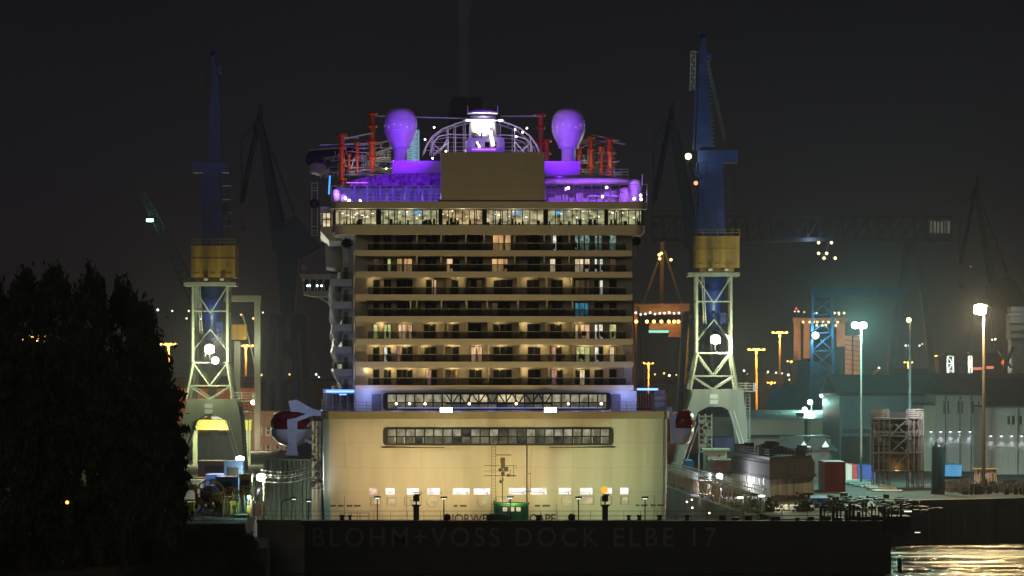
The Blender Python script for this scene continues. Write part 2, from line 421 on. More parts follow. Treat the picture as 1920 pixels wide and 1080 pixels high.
for (a, c, t_, bt) in [(694,714,932,947),(725,743,932,947),(757,790,932,947),(928,955,930,944),(1082,1113,930,946),(1125,1146,931,946),(1163,1178,930,946)]:
    x0, x1 = U(a), U(c); y = ys((x0 + x1) / 2); z0, z1 = Z(bt), Z(t_); b = MB()
    for (p, q, r_, s_) in ((x0, x1, z1 - .05, z1), (x0, x1, z0, z0 + .05), (x0, x0 + .05, z0 + .05, z1 - .05), (x1 - .05, x1, z0 + .05, z1 - .05)):
        b.box(p, q, y - 0.14, y + 0.2, r_, s_)
    b.mi = 1; b.box(x0 + (x1 - x0) * .35, x1 - (x1 - x0) * .12, y - 0.05, y + .2, z0 + .2, z1 - .18)
    b.mi = 0; b.bar((x0 + .1, y - .1, z0), (x0 + .1, y - .1, z1), .04)
    b.build("hull_door", [M("door_rim", (.35, .31, .22)), E("door_lamp_glow", (1, .8, .5), .55, .3)], ship)
for px in (810, 905, 1063):
    x = U(px); y = ys(x); b = MB(); b.lathe((x, y + .2, Z(939)), [(.75, 0), (.75, -.3), (.6, -.33)], 20, 'Y', ); b.mi = 1
    b.lathe((x + .1, y + .02, Z(939) - .1), [(.28, 0), (.28, -.2), (.25, -.22)], 16, 'Y', .6)
    b.build("fairlead", [HM, E("fairlead_glow", (1, .85, .65), .5)], ship)
for (a, c) in [(620,630),(634,644),(650,661),(664,676),(850,857),(862,874),(1002,1012),(1016,1030),(1192,1199),(1202,1214),(1220,1230),(1233,1246)]:
    x0, x1 = U(a), U(c); y = ys((x0 + x1) / 2); b = MB()
    b.box(x0, x1, y - .06, y + .6, Z(949.5), Z(946)); b.build("vent_grille", M("vent", (.10, .09, .07)), ship)
for px, z0, z1 in ((646, 930, 966), (1227, 928, 972), (762, 918, 968), (1042, 944, 968)):
    x = U(px); y = ys(x); b = MB(); b.bar((x, y - .08, Z(z1)), (x, y - .08, Z(z0)), .05); b.build("hull_pipe", M("pipe_shade", (.3, .28, .2)), ship)
# ---- promenade deck under the balconies
y1 = 3.2
prom = M("promenade_white", (0.66, 0.66, 0.68), 0.5, var=0.05)
b = MB(); x0, x1 = U(667, y1), U(1194, y1)
b.box(x0, x1, y1, 34, DZ, Z(733, y1)); b.build("promenade_house", prom, ship)
win_band(U(726, y1), U(1138, y1), Z(767, y1), Z(738, y1), 24, 2, lambda x: y1 - 0.06, lambda i, j: (1 if j else 0) if (i < 7 or i > 17) else (2 if rnd.random() < .6 else 0) if j == 0 else (3 if i in (9, 10, 12, 13, 14) else 0 if rnd.random() < .5 else 1), "promenade_window", 0.42)
b = MB()      # diagonal bracing in front of the middle panes
X0, X1 = U(836, 2), U(1035, 2); nT = 8
for i in range(nT):
    xa = X0 + (X1 - X0) * i / nT; xb = X0 + (X1 - X0) * (i + 1) / nT; xm = (xa + xb) / 2
    b.bar((xa, 2.6, Z(738, 2)), (xm, 2.6, Z(757, 2)), .11); b.bar((xm, 2.6, Z(757, 2)), (xb, 2.6, Z(738, 2)), .11)
b.bar((X0, 2.6, Z(757, 2)), (X1, 2.6, Z(757, 2)), .12); b.bar((X0, 2.6, Z(737, 2)), (X1, 2.6, Z(737, 2)), .12)
b.build("cross_bracing", black, ship)
for a, c in ((697, 714), (1147, 1164)):
    b = MB(); b.box(U(a, y1), U(c, y1), y1 - .12, y1, DZ + .02, Z(739, y1)); b.mi = 1; b.bar((U(a + 3, y1), y1 - .2, DZ + 1), (U(a + 3, y1), y1 - .2, DZ + 1.2), .04)
    b.build("promenade_door", [M("door_grey_violet", (.22, .2, .24)), steel], ship)
# canopy lamps, led strips, warm bowls, bulkhead lights
b = MB()
b.box(U(606, 8), U(666, 6), 5.0, 9, Z(737, 7), Z(729.5, 7)); b.build("promenade_canopy", white, ship)
led = E("led_blue", (0.14, 0.30, 1), 3.5)
b = MB(); b.box(U(612, 5), U(664, 5), 4.7, 4.95, Z(735.5, 5), Z(732, 5)); b.box(U(636, 6), U(650, 6), 5.3, 5.6, Z(740.5, 6), Z(738.5, 6)); b.build("led_strip", led, ship)
b = MB(); b.box(U(1195, 5), U(1234, 5), 4.7, 5.0, Z(731.5, 5), Z(728, 5)); b.build("led_strip", led, ship)
b = MB(); b.box(U(1196, 5), U(1236, 5), 5.05, 9, Z(732, 5), Z(728, 5)); b.build("promenade_canopy", white, ship)
b = MB(); b.box(U(745, 2), U(1130, 2), 2.9, 3.0, Z(765.5, 2), Z(764.5, 2)); b.build("led_strip", E("led_blue_dim", (0.3, 0.35, 1), 1.2), ship)
LB = (0.33, 0.40, 1.0)
for px in (625, 690, 745, 800, 860, 920, 980, 1080, 1130, 1172, 1215):
    light('POINT', (U(px, 1.6), 1.6, DZ + (0.35 if 700 < px < 1140 else 2.2)), 34 if 700 < px < 1140 else 120, LB, ship, r=.2)
for px in (743, 768, 797, 880, 968, 1066, 1128):
    b = MB(); b.ball((U(px, 2), 2.2, Z(757, 2)), .14, n=8); b.build("bulkhead_lamp", L_warm, ship)
# port and starboard shell doors / cargo on the promenade sides
b = MB()
for px in (612, 624, 638, 652): b.bar((U(px, 8), 8, DZ), (U(px, 8), 8, Z(737, 8)), .09)
b.box(U(606, 12), U(664, 12), 12, 12.3, DZ, Z(738, 12)); b.mi = 1
for k in range(4): b.box(U(625 + k * 8, 9), U(628 + k * 8, 9), 9, 9.3, DZ + .8, DZ + 2)
b.build("side_promenade", [prom, M("locker_tan", (.4, .25, .15))], ship)
b = MB(); b.box(U(1197, 12), U(1252, 12), 12, 12.3, DZ, Z(738, 12)); b.mi = 1
for k in range(5): b.box(U(1198 + k * 5, 9), U(1201 + k * 5, 9), 9, 9.2, DZ, DZ + 2)
b.box(U(1197, 9), U(1222, 9), 9.2, 9.3, DZ, DZ + .3)
b.box(U(1197, 9), U(1200, 9), 9.3, 12, DZ, DZ + .3)
b.mi = 0
b.build("side_promenade", [prom, M("locker_red", (.35, .08, .05))], ship)
b = MB(); b.rail([(x, ys(x) + .25, DZ) for x in [U(606) + (U(1256) - U(606)) * i / 12 for i in range(13)]], 1.1, 1.6, .03, 3); b.build("aft_deck_rail", M("rail_dark", (.06, .06, .07)), ship)
for px in (836, 1031):
    x = U(px); f = MB(); f.box(x - .75, x + .75, ys(x) - .35, ys(x) + .1, DZ - .25, DZ + .55); f.bar((x, ys(x) - .1, DZ - .3), (x, ys(x) + .1, DZ - .7), .08)
    fo = f.build("deck_floodlight", dgrey, ship)
    f = MB(); f.box(x - .7, x + .7, ys(x) - .42, ys(x) - .351, DZ - .08, DZ + .42); f.box(x - .6, x + .6, ys(x) - .47, ys(x) - .421, DZ - .02, DZ + .36)
    f.build("lens", E("floodlight_lens", (1, .93, .85), 22), fo)
    light('SPOT', (x, ys(x) - .9, DZ + .15), 900, (1, .9, .8), ship, (x, -20, 2), 150, .5)
# ---- the block of cabins with its balconies
YB, YW = 3.0, 5.3
wallc = M("cabin_wall", (0.50, 0.465, 0.41), 0.55, var=0.08, scale=0.8)
slabc = M("balcony_edge", (0.62, 0.57, 0.48), 0.5, var=0.07, scale=0.5)
slab_y = [474, 514, 557, 597.5, 640, 683, 727]
XL, XR = U(667, YB), U(1188, YB)
zt = Z(430, YB); zb = Z(733, y1)
b = MB(); b.box(XL + .15, XR - .1, YW, 35, zb, zt); b.box(XL, U(688, YB), YB + 1.7, YW, zb, zt); b.box(U(1172, YB), XR, YB + 1.9, YW, zb, zt)
b.build("cabin_block", wallc, ship)
lits = {
 'warm': E("room_warm", (1, .58, .24), .62, .45, (2.2, 2.2, .5)), 'peach': E("room_peach", (1, .62, .36), .75, .4, (3, 3, .6)),
 'cream': E("room_cream", (1, .80, .5), .85, .4, (3, 3, .7)), 'lime': E("room_lime", (.78, .85, .34), .62, .35, (2, 2, 2)),
 'white': E("room_white", (.92, .93, .8), .8, .45, (3, 3, 2)), 'teal': E("room_teal", (.06, .33, .50), .5, .5, (4, 4, 1)),
 'mint': E("reflection_mint", (.45, .68, .58), .32, .8, (5, 5, 3)), 'dim': E("room_dim", (.7, .45, .2), .09, .5, (2, 2, .6)),  # mint: cool reflections on the panes, painted as a glow
 'pink': E("room_pink", (1, .5, .42), .42, .5, (2, 2, 1)), 'dark': M("dark_pane", (.012, .014, .02), .12, spec=.6)}
std = [(700,711,1),(720,733,2),(744,773,3),(797,818,2),(836,860,2),(880,903,2),(924,958,3),(989,1012,2),(1033,1054,2),(1078,1106,3),(1115,1131,2),(1143,1156,1)]
rows = [
 {6:'warm', 8:'white', 9:'mint', 10:'mint', 11:'mint'},
 {0:'dim', 1:'lime', 2:'warm', 4:'peach', 6:'warm', 8:'cream', 9:'cream', 10:'white', 11:'dim'},
 {3:'peach', 4:'dim', 5:'dim', 9:'dim', 10:'white', 8:'dark'},
 {6:'dim', 9:'teal'},
 {0:'lime', 1:'lime', 2:'peach', 4:'dim', 9:'peach', 10:'white', 11:'lime'},
 {1:'white', 2:'pink', 4:'dim', 5:'peach', 8:'pink', 9:'lime', 10:'white', 11:'cream'},
 {3:'pink', 4:'dim', 8:'pink', 9:'cream', 6:'dark'}]
half = {(0, 8): 0, (1, 1): 1, (1, 4): 0, (1, 8): 0, (2, 3): 1, (2, 5): 1, (2, 4): 0, (3, 6): 0, (5, 1): 0, (5, 2): 0, (5, 4): 0, (5, 8): 0, (5, 10): 0, (6, 3): 0, (6, 8): 0, (6, 9): 1, (4, 4): 0, (2, 10): 1}
divs = [[782,827,874,908,966,1021,1068],[782,827,874,966,1021,1068],[813,872,912,972,1026,1074],[770,782,828,875,914,972,1026,1074],[832,876,916,974,1026,1076],[786,833,918,975,1030,1077],[786,833,918,978,1030,1078]]
railm = M("rail_bronze", (.30, .28, .24), .4); bglass = GLASS("balcony_glass", (.62, .63, .64), .82)
dm = M("divider_panel", (.66, .58, .45))
ceil_l = E("ceiling_lamp", (1, .75, .4), 2.2)
for r_, py in enumerate(slab_y):
    zs1 = Z(py - 4.8, YB); zs0 = Z(py + 4.8, YB)
    zc = zt if r_ == 0 else Z(slab_y[r_ - 1] + 4.8, YB)     # ceiling above
    lo = 0 if r_ < 6 else 0
    d = MB(); d.box(XL - .05, XR + .05 - .12 * (6 - r_) * .3, YB, YW + .1, zs0, zs1)
    d.box(XL + .1, XR - .3, YB + .25, YB + .6, zs0 - .1, zs0)
    row = d.build("balcony_deck", slabc, ship)
    zf = zs1 - .35
    # railing: glass with a thin top rail
    g = MB(); xa, xb = U(690, YB), U(1174, YB)
    g.mi = 1; g.box(xa, xb, YB + .28, YB + .31, zs1, zs1 + .82); g.mi = 0
    g.box(xa, xb, YB + .24, YB + .35, zs1 + .82, zs1 + .90)
    k = 0
    for i in range(26):
        x = xa + (xb - xa) * i / 25; g.box(x - .02, x + .02, YB + .32, YB + .36, zs1, zs1 + .82)
    g.build("railing", [railm, bglass], row)
    for px in divs[r_]:
        v = MB(); x = U(px, YB); v.box(x - .08, x + .08, YB + .37, YW, zs1, zc - .1); v.build("divider", dm, row)
    for i, (a, c, nP) in enumerate(std):
        j = rnd.randint(-2, 2) if 2 < i < 9 else 0
        x0, x1 = U(a + j, YW), U(c + j, YW); kind = rows[r_].get(i, 'dark')
        h0, h1 = zs1 + .02, zc - .38
        v = MB(); fr = 0.06
        for p in range(nP):
            pa = x0 + (x1 - x0) * p / nP; pb = x0 + (x1 - x0) * (p + 1) / nP
            on = kind != 'dark' and half.get((r_, i), p) == p
            v.mi = 1 if on else 2
            v.box(pa + .04, pb - .04, YW - .06, YW - .02, h0, h1)
            if on and rnd.random() < .45:
                v.mi = 3; cw = (pb - pa) * rnd.uniform(.15, .35); s_ = pa + .05 if rnd.random() < .5 else pb - .05 - cw
                v.box(s_, s_ + cw, YW - .1, YW - .061, h0, h1)
            if on and kind in ('lime', 'white') and rnd.random() < .6:
                v.mi = 2; v.box(pa + .25, pa + .55, YW - .1, YW - .061, h0 + .2, h0 + .8)
        v.mi = 0
        for p in range(nP + 1):
            x = x0 + (x1 - x0) * p / nP; v.box(x - .04, x + .04, YW - .12, YW - .01, h0, h1)
        v.box(x0 - .04, x1 + .04, YW - .121, YW - .01, h1, h1 + .08)
        v.build("cabin_window", [dgrey, lits[kind], lits['dark'], M("curtain_tan", (.5, .38, .22), .9)], row)
    # furniture on a few balconies: the backs of chairs and small tables behind the glass
    for q in range(7):
        x = U(rnd.uniform(700, 1150), YB); v = MB(); y_ = YB + .9; z_ = zs1
        v.box(x - .28, x + .28, y_, y_ + .5, z_ + .38, z_ + .44); v.box(x - .28, x + .28, y_ + .45, y_ + .52, z_ + .44, z_ + .95)
        for sx in (-.25, .25):
            for sy in (.04, .46): v.bar((x + sx, y_ + sy, z_), (x + sx, y_ + sy, z_ + .38), .025)
        v.build("balcony_chair", M("chair_brown", (.12, .09, .07)), row)
    # small ceiling lamps; the lower decks have theirs switched on
    onl = {2: [(700, 16), (800, 18), (860, 14), (930, 18), (990, 14), (1060, 16)], 4: [(715, 26), (760, 16), (810, 20), (850, 16), (935, 14), (985, 22), (1050, 22), (1090, 14)],
           5: [(705, 26), (732, 30), (760, 26), (800, 26), (850, 34), (897, 26), (940, 26), (990, 26), (1012, 26), (1050, 30), (1098, 34), (1142, 26)],
           6: [(690, 30), (730, 34), (768, 30), (800, 30), (850, 34), (897, 30), (940, 30), (985, 26), (1050, 26), (1088, 22), (1120, 14)]}.get(r_, [])
    for (px, pw) in onl:
        v = MB(); x = U(px, YB); v.box(x - .14, x + .14, YB + 1.45, YB + 1.7, zc - .1, zc - .04); v.build("ceiling_lamp", ceil_l, row)
        light('POINT', (x, YB + 1.55, zc - .3), pw * 1.35, (1, .72, .28), row, r=.12)
# ---- observation restaurant band above the cabins
YT = 2.0
fas = M("fascia_white", (.62, .58, .50), .5, var=.06)
xa, xb = U(624, YT), U(1206, YT)
b = MB()
def band(x0, x1, y0, z0, z1, r=1.6):
    pts = [(x0, 26), (x0, y0 + r)] + [(x0 + r * (1 - math.cos(a)), y0 + r * (1 - math.sin(a))) for a in (math.pi * k / 10 for k in range(1, 6))]
    pts += [(x1 - r + r * math.sin(a), y0 + r * (1 - math.cos(a))) for a in (math.pi * k / 10 for k in range(0, 6))] + [(x1, 26)]
    b.prism(pts, z0, z1, 'Z')
band(U(620, YT), U(1216, YT), YT - .15, Z(391, YT), Z(378, YT)); band(U(624, YT), U(1211, YT), YT, Z(436, YT), Z(422, YT))
band(U(628, YT), U(1208, YT), YT + .1, Z(440, YT), Z(436.2, YT))
b.build("restaurant_fascia", fas, ship)
b = MB(); b.box(xa + .4, xb - .4, YT + 3.2, 26, Z(421.8, YT), Z(391.2, YT)); b.build("restaurant_core", wallc, ship)
inner = [E("restaurant_wall", (.95, .78, .46), .66, .7, (.8, .8, 1.6)), E("restaurant_wall_green", (.80, .76, .44), .60, .75, (1.2, 1.2, 2.2)), E("restaurant_wall_amber", (1, .70, .36), .6, .75, (.9, .9, 1.8))]
spot = E("restaurant_lamp", (1, .95, .75), 2.6); tvs = E("screen_blue", (.1, .45, 1), 1.5)
groups = [(628,707,7),(713,824,7),(828,906,6),(911,1021,8),(1026,1136,7),(1139,1206,5)]
for gi, (a, c, npn) in enumerate(groups):
    x0, x1 = U(a, YT), U(c, YT); z0, z1 = Z(421.7, YT), Z(392.5, YT)
    v = MB(); v.mi = 1 + (0, 1, 2, 0, 1, 1)[gi]; v.box(x0, x1, YT + 3.0, YT + 3.15, z0, z1)
    v.mi = 4
    for q in range(int((x1 - x0) * 1.5)):
        x = rnd.uniform(x0 + .1, x1 - .1); z = rnd.uniform(z0 + .7, z1 - .1); s_ = rnd.uniform(.03, .09); yy = YT + rnd.uniform(1, 2.8)
        v.box(x - s_ * rnd.choice([1, 1, 2.5]), x + s_, yy, yy + .1, z, z + s_ * 2)
    v.mi = 0
    for q in range(int((x1 - x0) * 1.3)):
        x = rnd.uniform(x0 + .1, x1 - .3); w_ = rnd.uniform(.1, .4); yy = YT + rnd.uniform(.6, 2.6)
        v.box(x, x + w_, yy, yy + .2, z0, z0 + rnd.uniform(.35, .95))
    for q in range(3):
        x = rnd.uniform(x0, x1); v.box(x - .06, x + .06, YT + 2, YT + 2.2, z0, z1)
    if gi in (1, 3, 4):
        v.mi = 5; x = {1: U(783, YT), 3: U(972, YT), 4: U(1049, YT)}[gi]; v.box(x - .5, x + .2, YT + 1.5, YT + 1.6, z1 - .5, z1 - .2)
        v.box(x + .4, x + .7, YT + 1.5, YT + 1.6, z1 - .45, z1 - .2)
    if gi == 0:
        v.mi = 4
        for k_ in range(7): v.box(x0 + .7 + k_ * .6, x0 + 1.1 + k_ * .6, YT + 1.2, YT + 1.4, z1 - .5 - .22 * (k_ % 3), z1 - .42 - .22 * (k_ % 3))
    v.mi = 6; v.box(x0, x1, YT + .1, YT + .12, z0, z1); v.mi = 0
    for p in range(npn + 1):
        x = x0 + (x1 - x0) * p / npn; e_ = .12 if p in (0, npn) else .05; v.box(x - e_, x + e_, YT + .02, YT + .25, z0, z1)
    v.box(x0, x1, YT + .03, YT + .24, z1 - .12, z1 - .001); v.box(x0, x1, YT + .03, YT + .24, z0 + .001, z0 + .1)
    v.build("restaurant_window", [black] + inner + [spot, tvs, GLASS("clear_glass", (.9, .92, .9), .9)], ship)
    light('POINT', ((x0 + x1) / 2, YT + 1.6, z1 - .5), 60, (1, .85, .55), ship, r=.3)
for px in (710, 826, 908.5, 1023.5, 1137.5):
    b = MB(); x = U(px, YT); b.box(x - .2, x + .2, YT + .02, YT + .4, Z(421.7, YT), Z(392, YT)); b.build("window_pillar", black, ship)
b = MB(); y_ = 16     # the wider port quarter of that deck, further forward
b.box(U(601, y_), U(624, y_), y_, 60, Z(433, y_), Z(425, y_)); b.box(U(601, y_), U(624, y_), y_ + .1, 60, Z(400, y_), Z(388, y_)); b.box(U(606, y_), U(624, y_), y_ + 1.2, 60, Z(425, y_), Z(400, y_))
b.prism([(U(601, y_), Z(433, y_)), (U(640, y_), Z(433, y_)), (U(640, y_), Z(452, y_)), (U(618, y_), Z(452, y_))], y_ + .1, y_ + 30)
b.prism([(U(610, 40), Z(452, 40)), (U(640, 40), Z(452, 40)), (U(640, 40), Z(504, 40)), (U(612, 40), Z(500, 40))], 41, 60)
b.build("port_quarter_deck", fas, ship)
b = MB(); b.mi = 1; b.box(U(605, y_), U(620, y_), y_ + .4, y_ + .6, Z(424.8, y_), Z(400.2, y_)); b.mi = 0
for px in (605, 612, 620): b.box(U(px, y_) - .06, U(px, y_) + .06, y_ + .2, y_ + .5, Z(424.8, y_), Z(400.2, y_))
b.box(U(605, y_), U(620, y_), y_ + .21, y_ + .49, Z(412, y_) - .05, Z(412, y_) + .05)
b.build("quarter_window", [black, inner[0]], ship)
b = MB(); y_ = 18    # ladder frame with a round float, hung outside
for (px) in (585, 596): b.bar((U(px, y_), y_, Z(443, y_)), (U(px, y_), y_, Z(342, y_)), .07)
for py in (344, 353, 358, 425, 433, 442): b.bar((U(585, y_), y_, Z(py, y_)), (U(596, y_), y_, Z(py, y_)), .06)
b.mi = 1; b.lathe((U(590, y_), y_, Z(383, y_)), [(.35, 0), (.6, -.15), (.6, -.35), (.35, -.5)], 18, 'Y'); b.build("hanging_frame", [steel, black], ship)
for px, py in ((650, 457), (1193, 452)):
    y_ = 10; b = MB(); x, z = U(px, y_), Z(py, y_); b.lathe((x, y_, z), [(.3, 0), (.62, -.1), (.62, -.4), (.3, -.5)], 18, 'Y'); b.mi = 1
    for k in range(7):
        a = 2 * math.pi * k / 7; b.ball((x + .62 * math.cos(a), y_ - .5, z + .62 * math.sin(a)), .14, n=6)
    b.bar((x, y_, z - .5), (x, y_, z - 2.2), .25); b.build("mooring_winch", [black, cream], ship)
# ---- forward, wider block seen past the port corner: tiers of side balconies
b = MB(); yF = 35
b.box(-18.2, 18.2, yF, 240, DZ, Z(462, yF)); b.build("forward_house", white, ship)
for k, py in enumerate([440, 482] + [524 + 42 * i for i in range(6)]):
    if k < 2: continue
    t = MB(); xo = -19.0 - .12 * (7 - k); z = Z(py, yF)
    t.box(xo, -16.9, yF - 1.5, yF, z - .9, z); t.box(xo - .1, -18.2, yF, 225, z - .35, z)
    for q in range(18):
        yy = yF + 3 + q * 10; t.prism([(xo - .15, z - .36), (-18.2, z - .36), (-18.2, z - 2.2), (xo + .45, z - 1.6)], yy, yy + .15)
    tier = t.build("side_balcony_tier", white, ship)
    t = MB(); t.box(-18.0, -17.4, yF - .05, yF - .01, z + .05, z + 1.55); t.build("quarter_door", M("door_grey", (.25, .24, .22)), tier)
    t = MB(); t.prism([(xo, z), (xo - .05, z), (xo - .05, z + 1.0), (xo, z + 1.0)], yF - 1.5, 225); t.box(xo, -16.95, yF - 1.52, yF - 1.48, z, z + .9); t.build("glass_rail", GLASS("side_glass", (.85, .88, .9), .9), tier)
b = MB(); b.bar((U(664, 4), 4.2, Z(727, 4)), (U(664, 4), 4.2, Z(440, 4)), .10, 6); b.build("corner_pipe", white, ship)
b = MB()   # starboard edge: thin pipe and ladder leaning in
b.path([(U(1180, 8), 8, Z(480, 8)), (U(1186, 8), 8, Z(560, 8)), (U(1196, 8), 8, Z(727, 8))], .10); b.path([(U(1198, 20), 20, Z(575, 20)), (U(1208, 20), 20, Z(720, 20))], .08); b.build("corner_pipe", M("dark_pipe", (.2, .19, .16)), ship)
# ---- bridge wing, far forward on the port side
yB = 262; b = MB()
xw0, xw1 = U(562, yB), U(640, yB)
b.prism([(xw0, Z(514, yB)), (xw1, Z(514, yB)), (xw1, Z(524, yB)), (xw0 + .5, Z(524, yB))], yB, yB + 12); b.prism([(U(568, yB), Z(546, yB)), (xw1, Z(546, yB)), (xw1, Z(556, yB)), (U(590, yB), Z(556, yB)), (U(570, yB), Z(552, yB))], yB, yB + 12)
b.bar((U(594, yB), yB + 3, Z(554, yB)), (U(626, yB), yB + 3, Z(574, yB)), .25); b.lathe((U(571, yB), yB + 3, Z(514, yB)), [(.25, 0), (.25, .8), (.45, .9), (.45, 1.6), (.1, 1.8)], 12)
wing = b.build("bridge_wing", white, ship)
b = MB(); b.mi = 1; b.box(U(572, yB), U(622, yB), yB + .3, yB + .5, Z(546, yB), Z(524, yB)); b.mi = 0
for k in range(9):
    x = U(570 + k * 6.5, yB); b.bar((x, yB + .2, Z(546, yB)), (x + (.6 if k % 2 else -.3), yB + .2, Z(524, yB)), .14)
b.mi = 2
for px in (577, 581, 595, 603): b.ball((U(px, yB), yB + .1, Z(536, yB)), .16, n=6)
b.build("wing_window", [steel, lits['dark'], L_cool], wing)
# ---- upper deck: screen, glass wind break, purple lit houses, radomes, mast
ZT = Z(378, YT)
b = MB(); yq = 1.78; b.box(U(827, yq), U(1021, yq), yq, yq + 3, ZT + .2, Z(286, yq))
b.build("screen_wall", M("screen_back", (.50, .46, .40), .7, var=.04, scale=.2), ship)
b = MB()
for k in range(1, 6): b.box(U(827 + k * 32.3, yq) - .02, U(827 + k * 32.3, yq) + .02, yq - .012, yq, ZT + .2, Z(286, yq))
for f in (.33, .66): b.box(U(827, yq), U(1021, yq), yq - .008, yq, ZT + (Z(286, yq) - ZT) * f - .02, ZT + (Z(286, yq) - ZT) * f + .02)
b.box(U(826, yq), U(1022, yq), yq - .03, yq + .1, Z(286, yq), Z(285, yq))
b.build("panel_joint", M("joint_shade", (.42, .39, .33), .7), ship)
b = MB(); b.box(U(823, yq), U(1024, yq), yq + .05, yq + 3, ZT + .002, ZT + .19); b.build("screen_coaming", dgrey, ship)
def windbreak(p0, p1, hrow, name):
    b = MB(); x0, x1 = U(p0, YT + 1), U(p1, YT + 1); n = int(abs(p1 - p0) / 17); z1 = Z(hrow, YT)
    b.mi = 1; b.box(x0, x1, YT + 1.02, YT + 1.06, ZT + .1, z1); b.mi = 0
    for i in range(n + 1):
        x = x0 + (x1 - x0) * i / n; b.box(x - .05, x + .05, YT + .9, YT + 1.15, ZT, z1 + .05)
    b.box(x0, x1, YT + .95, YT + 1.1, z1, z1 + .08); b.box(x0, x1, YT + .95, YT + 1.01, ZT + 1.1, ZT + 1.16)
    return b.build(name, [M("post_white", (.55, .5, .6)), GLASS("wind_glass", (.9, .88, .95), .92)], ship)
for px in range(632, 826, 32): light('POINT', (U(px, YT), YT + .45, ZT + .5), 9, (.55, .35, 1), ship, r=.1)
for px in range(1036, 1214, 30): light('POINT', (U(px, YT), YT + .45, ZT + .5), 12, (.6, .35, 1), ship, r=.1)
windbreak(622, 826, 349, "wind_break"); windbreak(1024, 1214, 345, "wind_break")
pw = M("deck_house_white", (.68, .68, .70), .5, var=.08)
# port side: a dark planted awning above a bar
b = MB(); y_ = 12
b.prism([(U(655, y_), Z(352, y_)), (U(662, y_), Z(341, y_)), (U(690, y_), Z(333, y_)), (U(735, y_), Z(328, y_)), (U(828, y_), Z(326, y_)), (U(828, y_), Z(350, y_))], y_ - 3, y_ + 6)
b.build("awning", M("awning_leafy", (.22, .16, .24), .9, var=.8, scale=2.5, bump=1), ship)
b = MB()
for px in range(640, 828, 24): b.bar((U(px, y_), y_ - 3, ZT), (U(px, y_), y_ - 3, Z(350, y_)), .1)
b.box(U(632, y_), U(828, y_), y_ + 3, y_ + 3.3, ZT, Z(350, y_)); b.mi = 1
for px in range(690, 826, 13):
    for k in range(4): b.box(U(px, y_), U(px + 8, y_), y_ - 1, y_ - .9, ZT + .2 + k * .38, ZT + .42 + k * .38)
b.build("deck_bar", [pw, M("louvre_grey", (.3, .32, .36))], ship)
b = MB()
for px, pz in ((631, 353), (646, 363), (655, 372)): b.lathe((U(px, 6), 6, ZT), [(.5, 0), (.5, (380 - pz) * .063 - .5), (.42, (380 - pz) * .063 - .2), (.1, (380 - pz) * .063)], 14)
b.build("vent_drum", pw, ship)
# starboard side: pale disc canopy above a bar
b = MB(); cx = U(1090, y_)
b.lathe((cx, y_ + 2, Z(348, y_)), [(4.0, 0), (7.2, .35), (7.4, .6), (6.5, .95), (3, 1.3)], 40, sq=.7); b.build("disc_canopy", pw, ship)
b = MB(); b.box(U(1024, y_), U(1200, y_), y_ + 5, y_ + 5.3, ZT, Z(350, y_))
for k in range(12):
    x = U(1032 + k * 13, y_); h = rnd.uniform(.6, 1.7); b.box(x - .35, x + .35, y_ - 2, y_ - 1.4, ZT, ZT + h)
b.box(U(1100, y_), U(1176, y_), y_ - 3.2, y_ - 2.8, ZT + .9, ZT + 1.05); b.build("deck_bar", pw, ship)
b = MB()
for px, pz in ((1192, 329), (1172, 345)): b.lathe((U(px, 9), 9, ZT), [(.7, 0), (.7, (378 - pz) * .063 - .6), (.55, (378 - pz) * .063 - .2), (.1, (378 - pz) * .063)], 14)
b.bar((U(1203, 9), 9, ZT), (U(1205, 9), 9, Z(326, 9)), .05); b.build("vent_drum", pw, ship)
glow = E("deck_led_violet", (.55, .12, 1), 2.6)
b = MB(); b.box(U(1030, 8), U(1180, 8), 8, 8.1, ZT + .05, ZT + .15); b.build("led_strip", glow, ship)
b = MB(); b.box(U(650, 6), U(690, 6), 8.6, 8.7, Z(343.2, 8), Z(342, 8)); b.build("led_strip", glow, ship)
for px, py in ((648, 372), (655, 376), (675, 377), (1190, 372), (1203, 373), (1202, 366), (1130, 368), (1066, 352), (1138, 351)):
    b = MB(); b.ball((U(px, 4), 4.2, Z(py, 4)), .16, n=8); b.build("deck_lamp", L_white, ship)
b = MB(); b.box(U(1058, 9), U(1062, 9), 9, 9.1, Z(357, 9), Z(351, 9)); b.box(U(1062, 9), U(1066, 9), 9, 9.1, Z(353, 9), Z(351, 9)); b.build("bar_sign", E("bar_sign_light", (1, .6, 1), 3), ship)
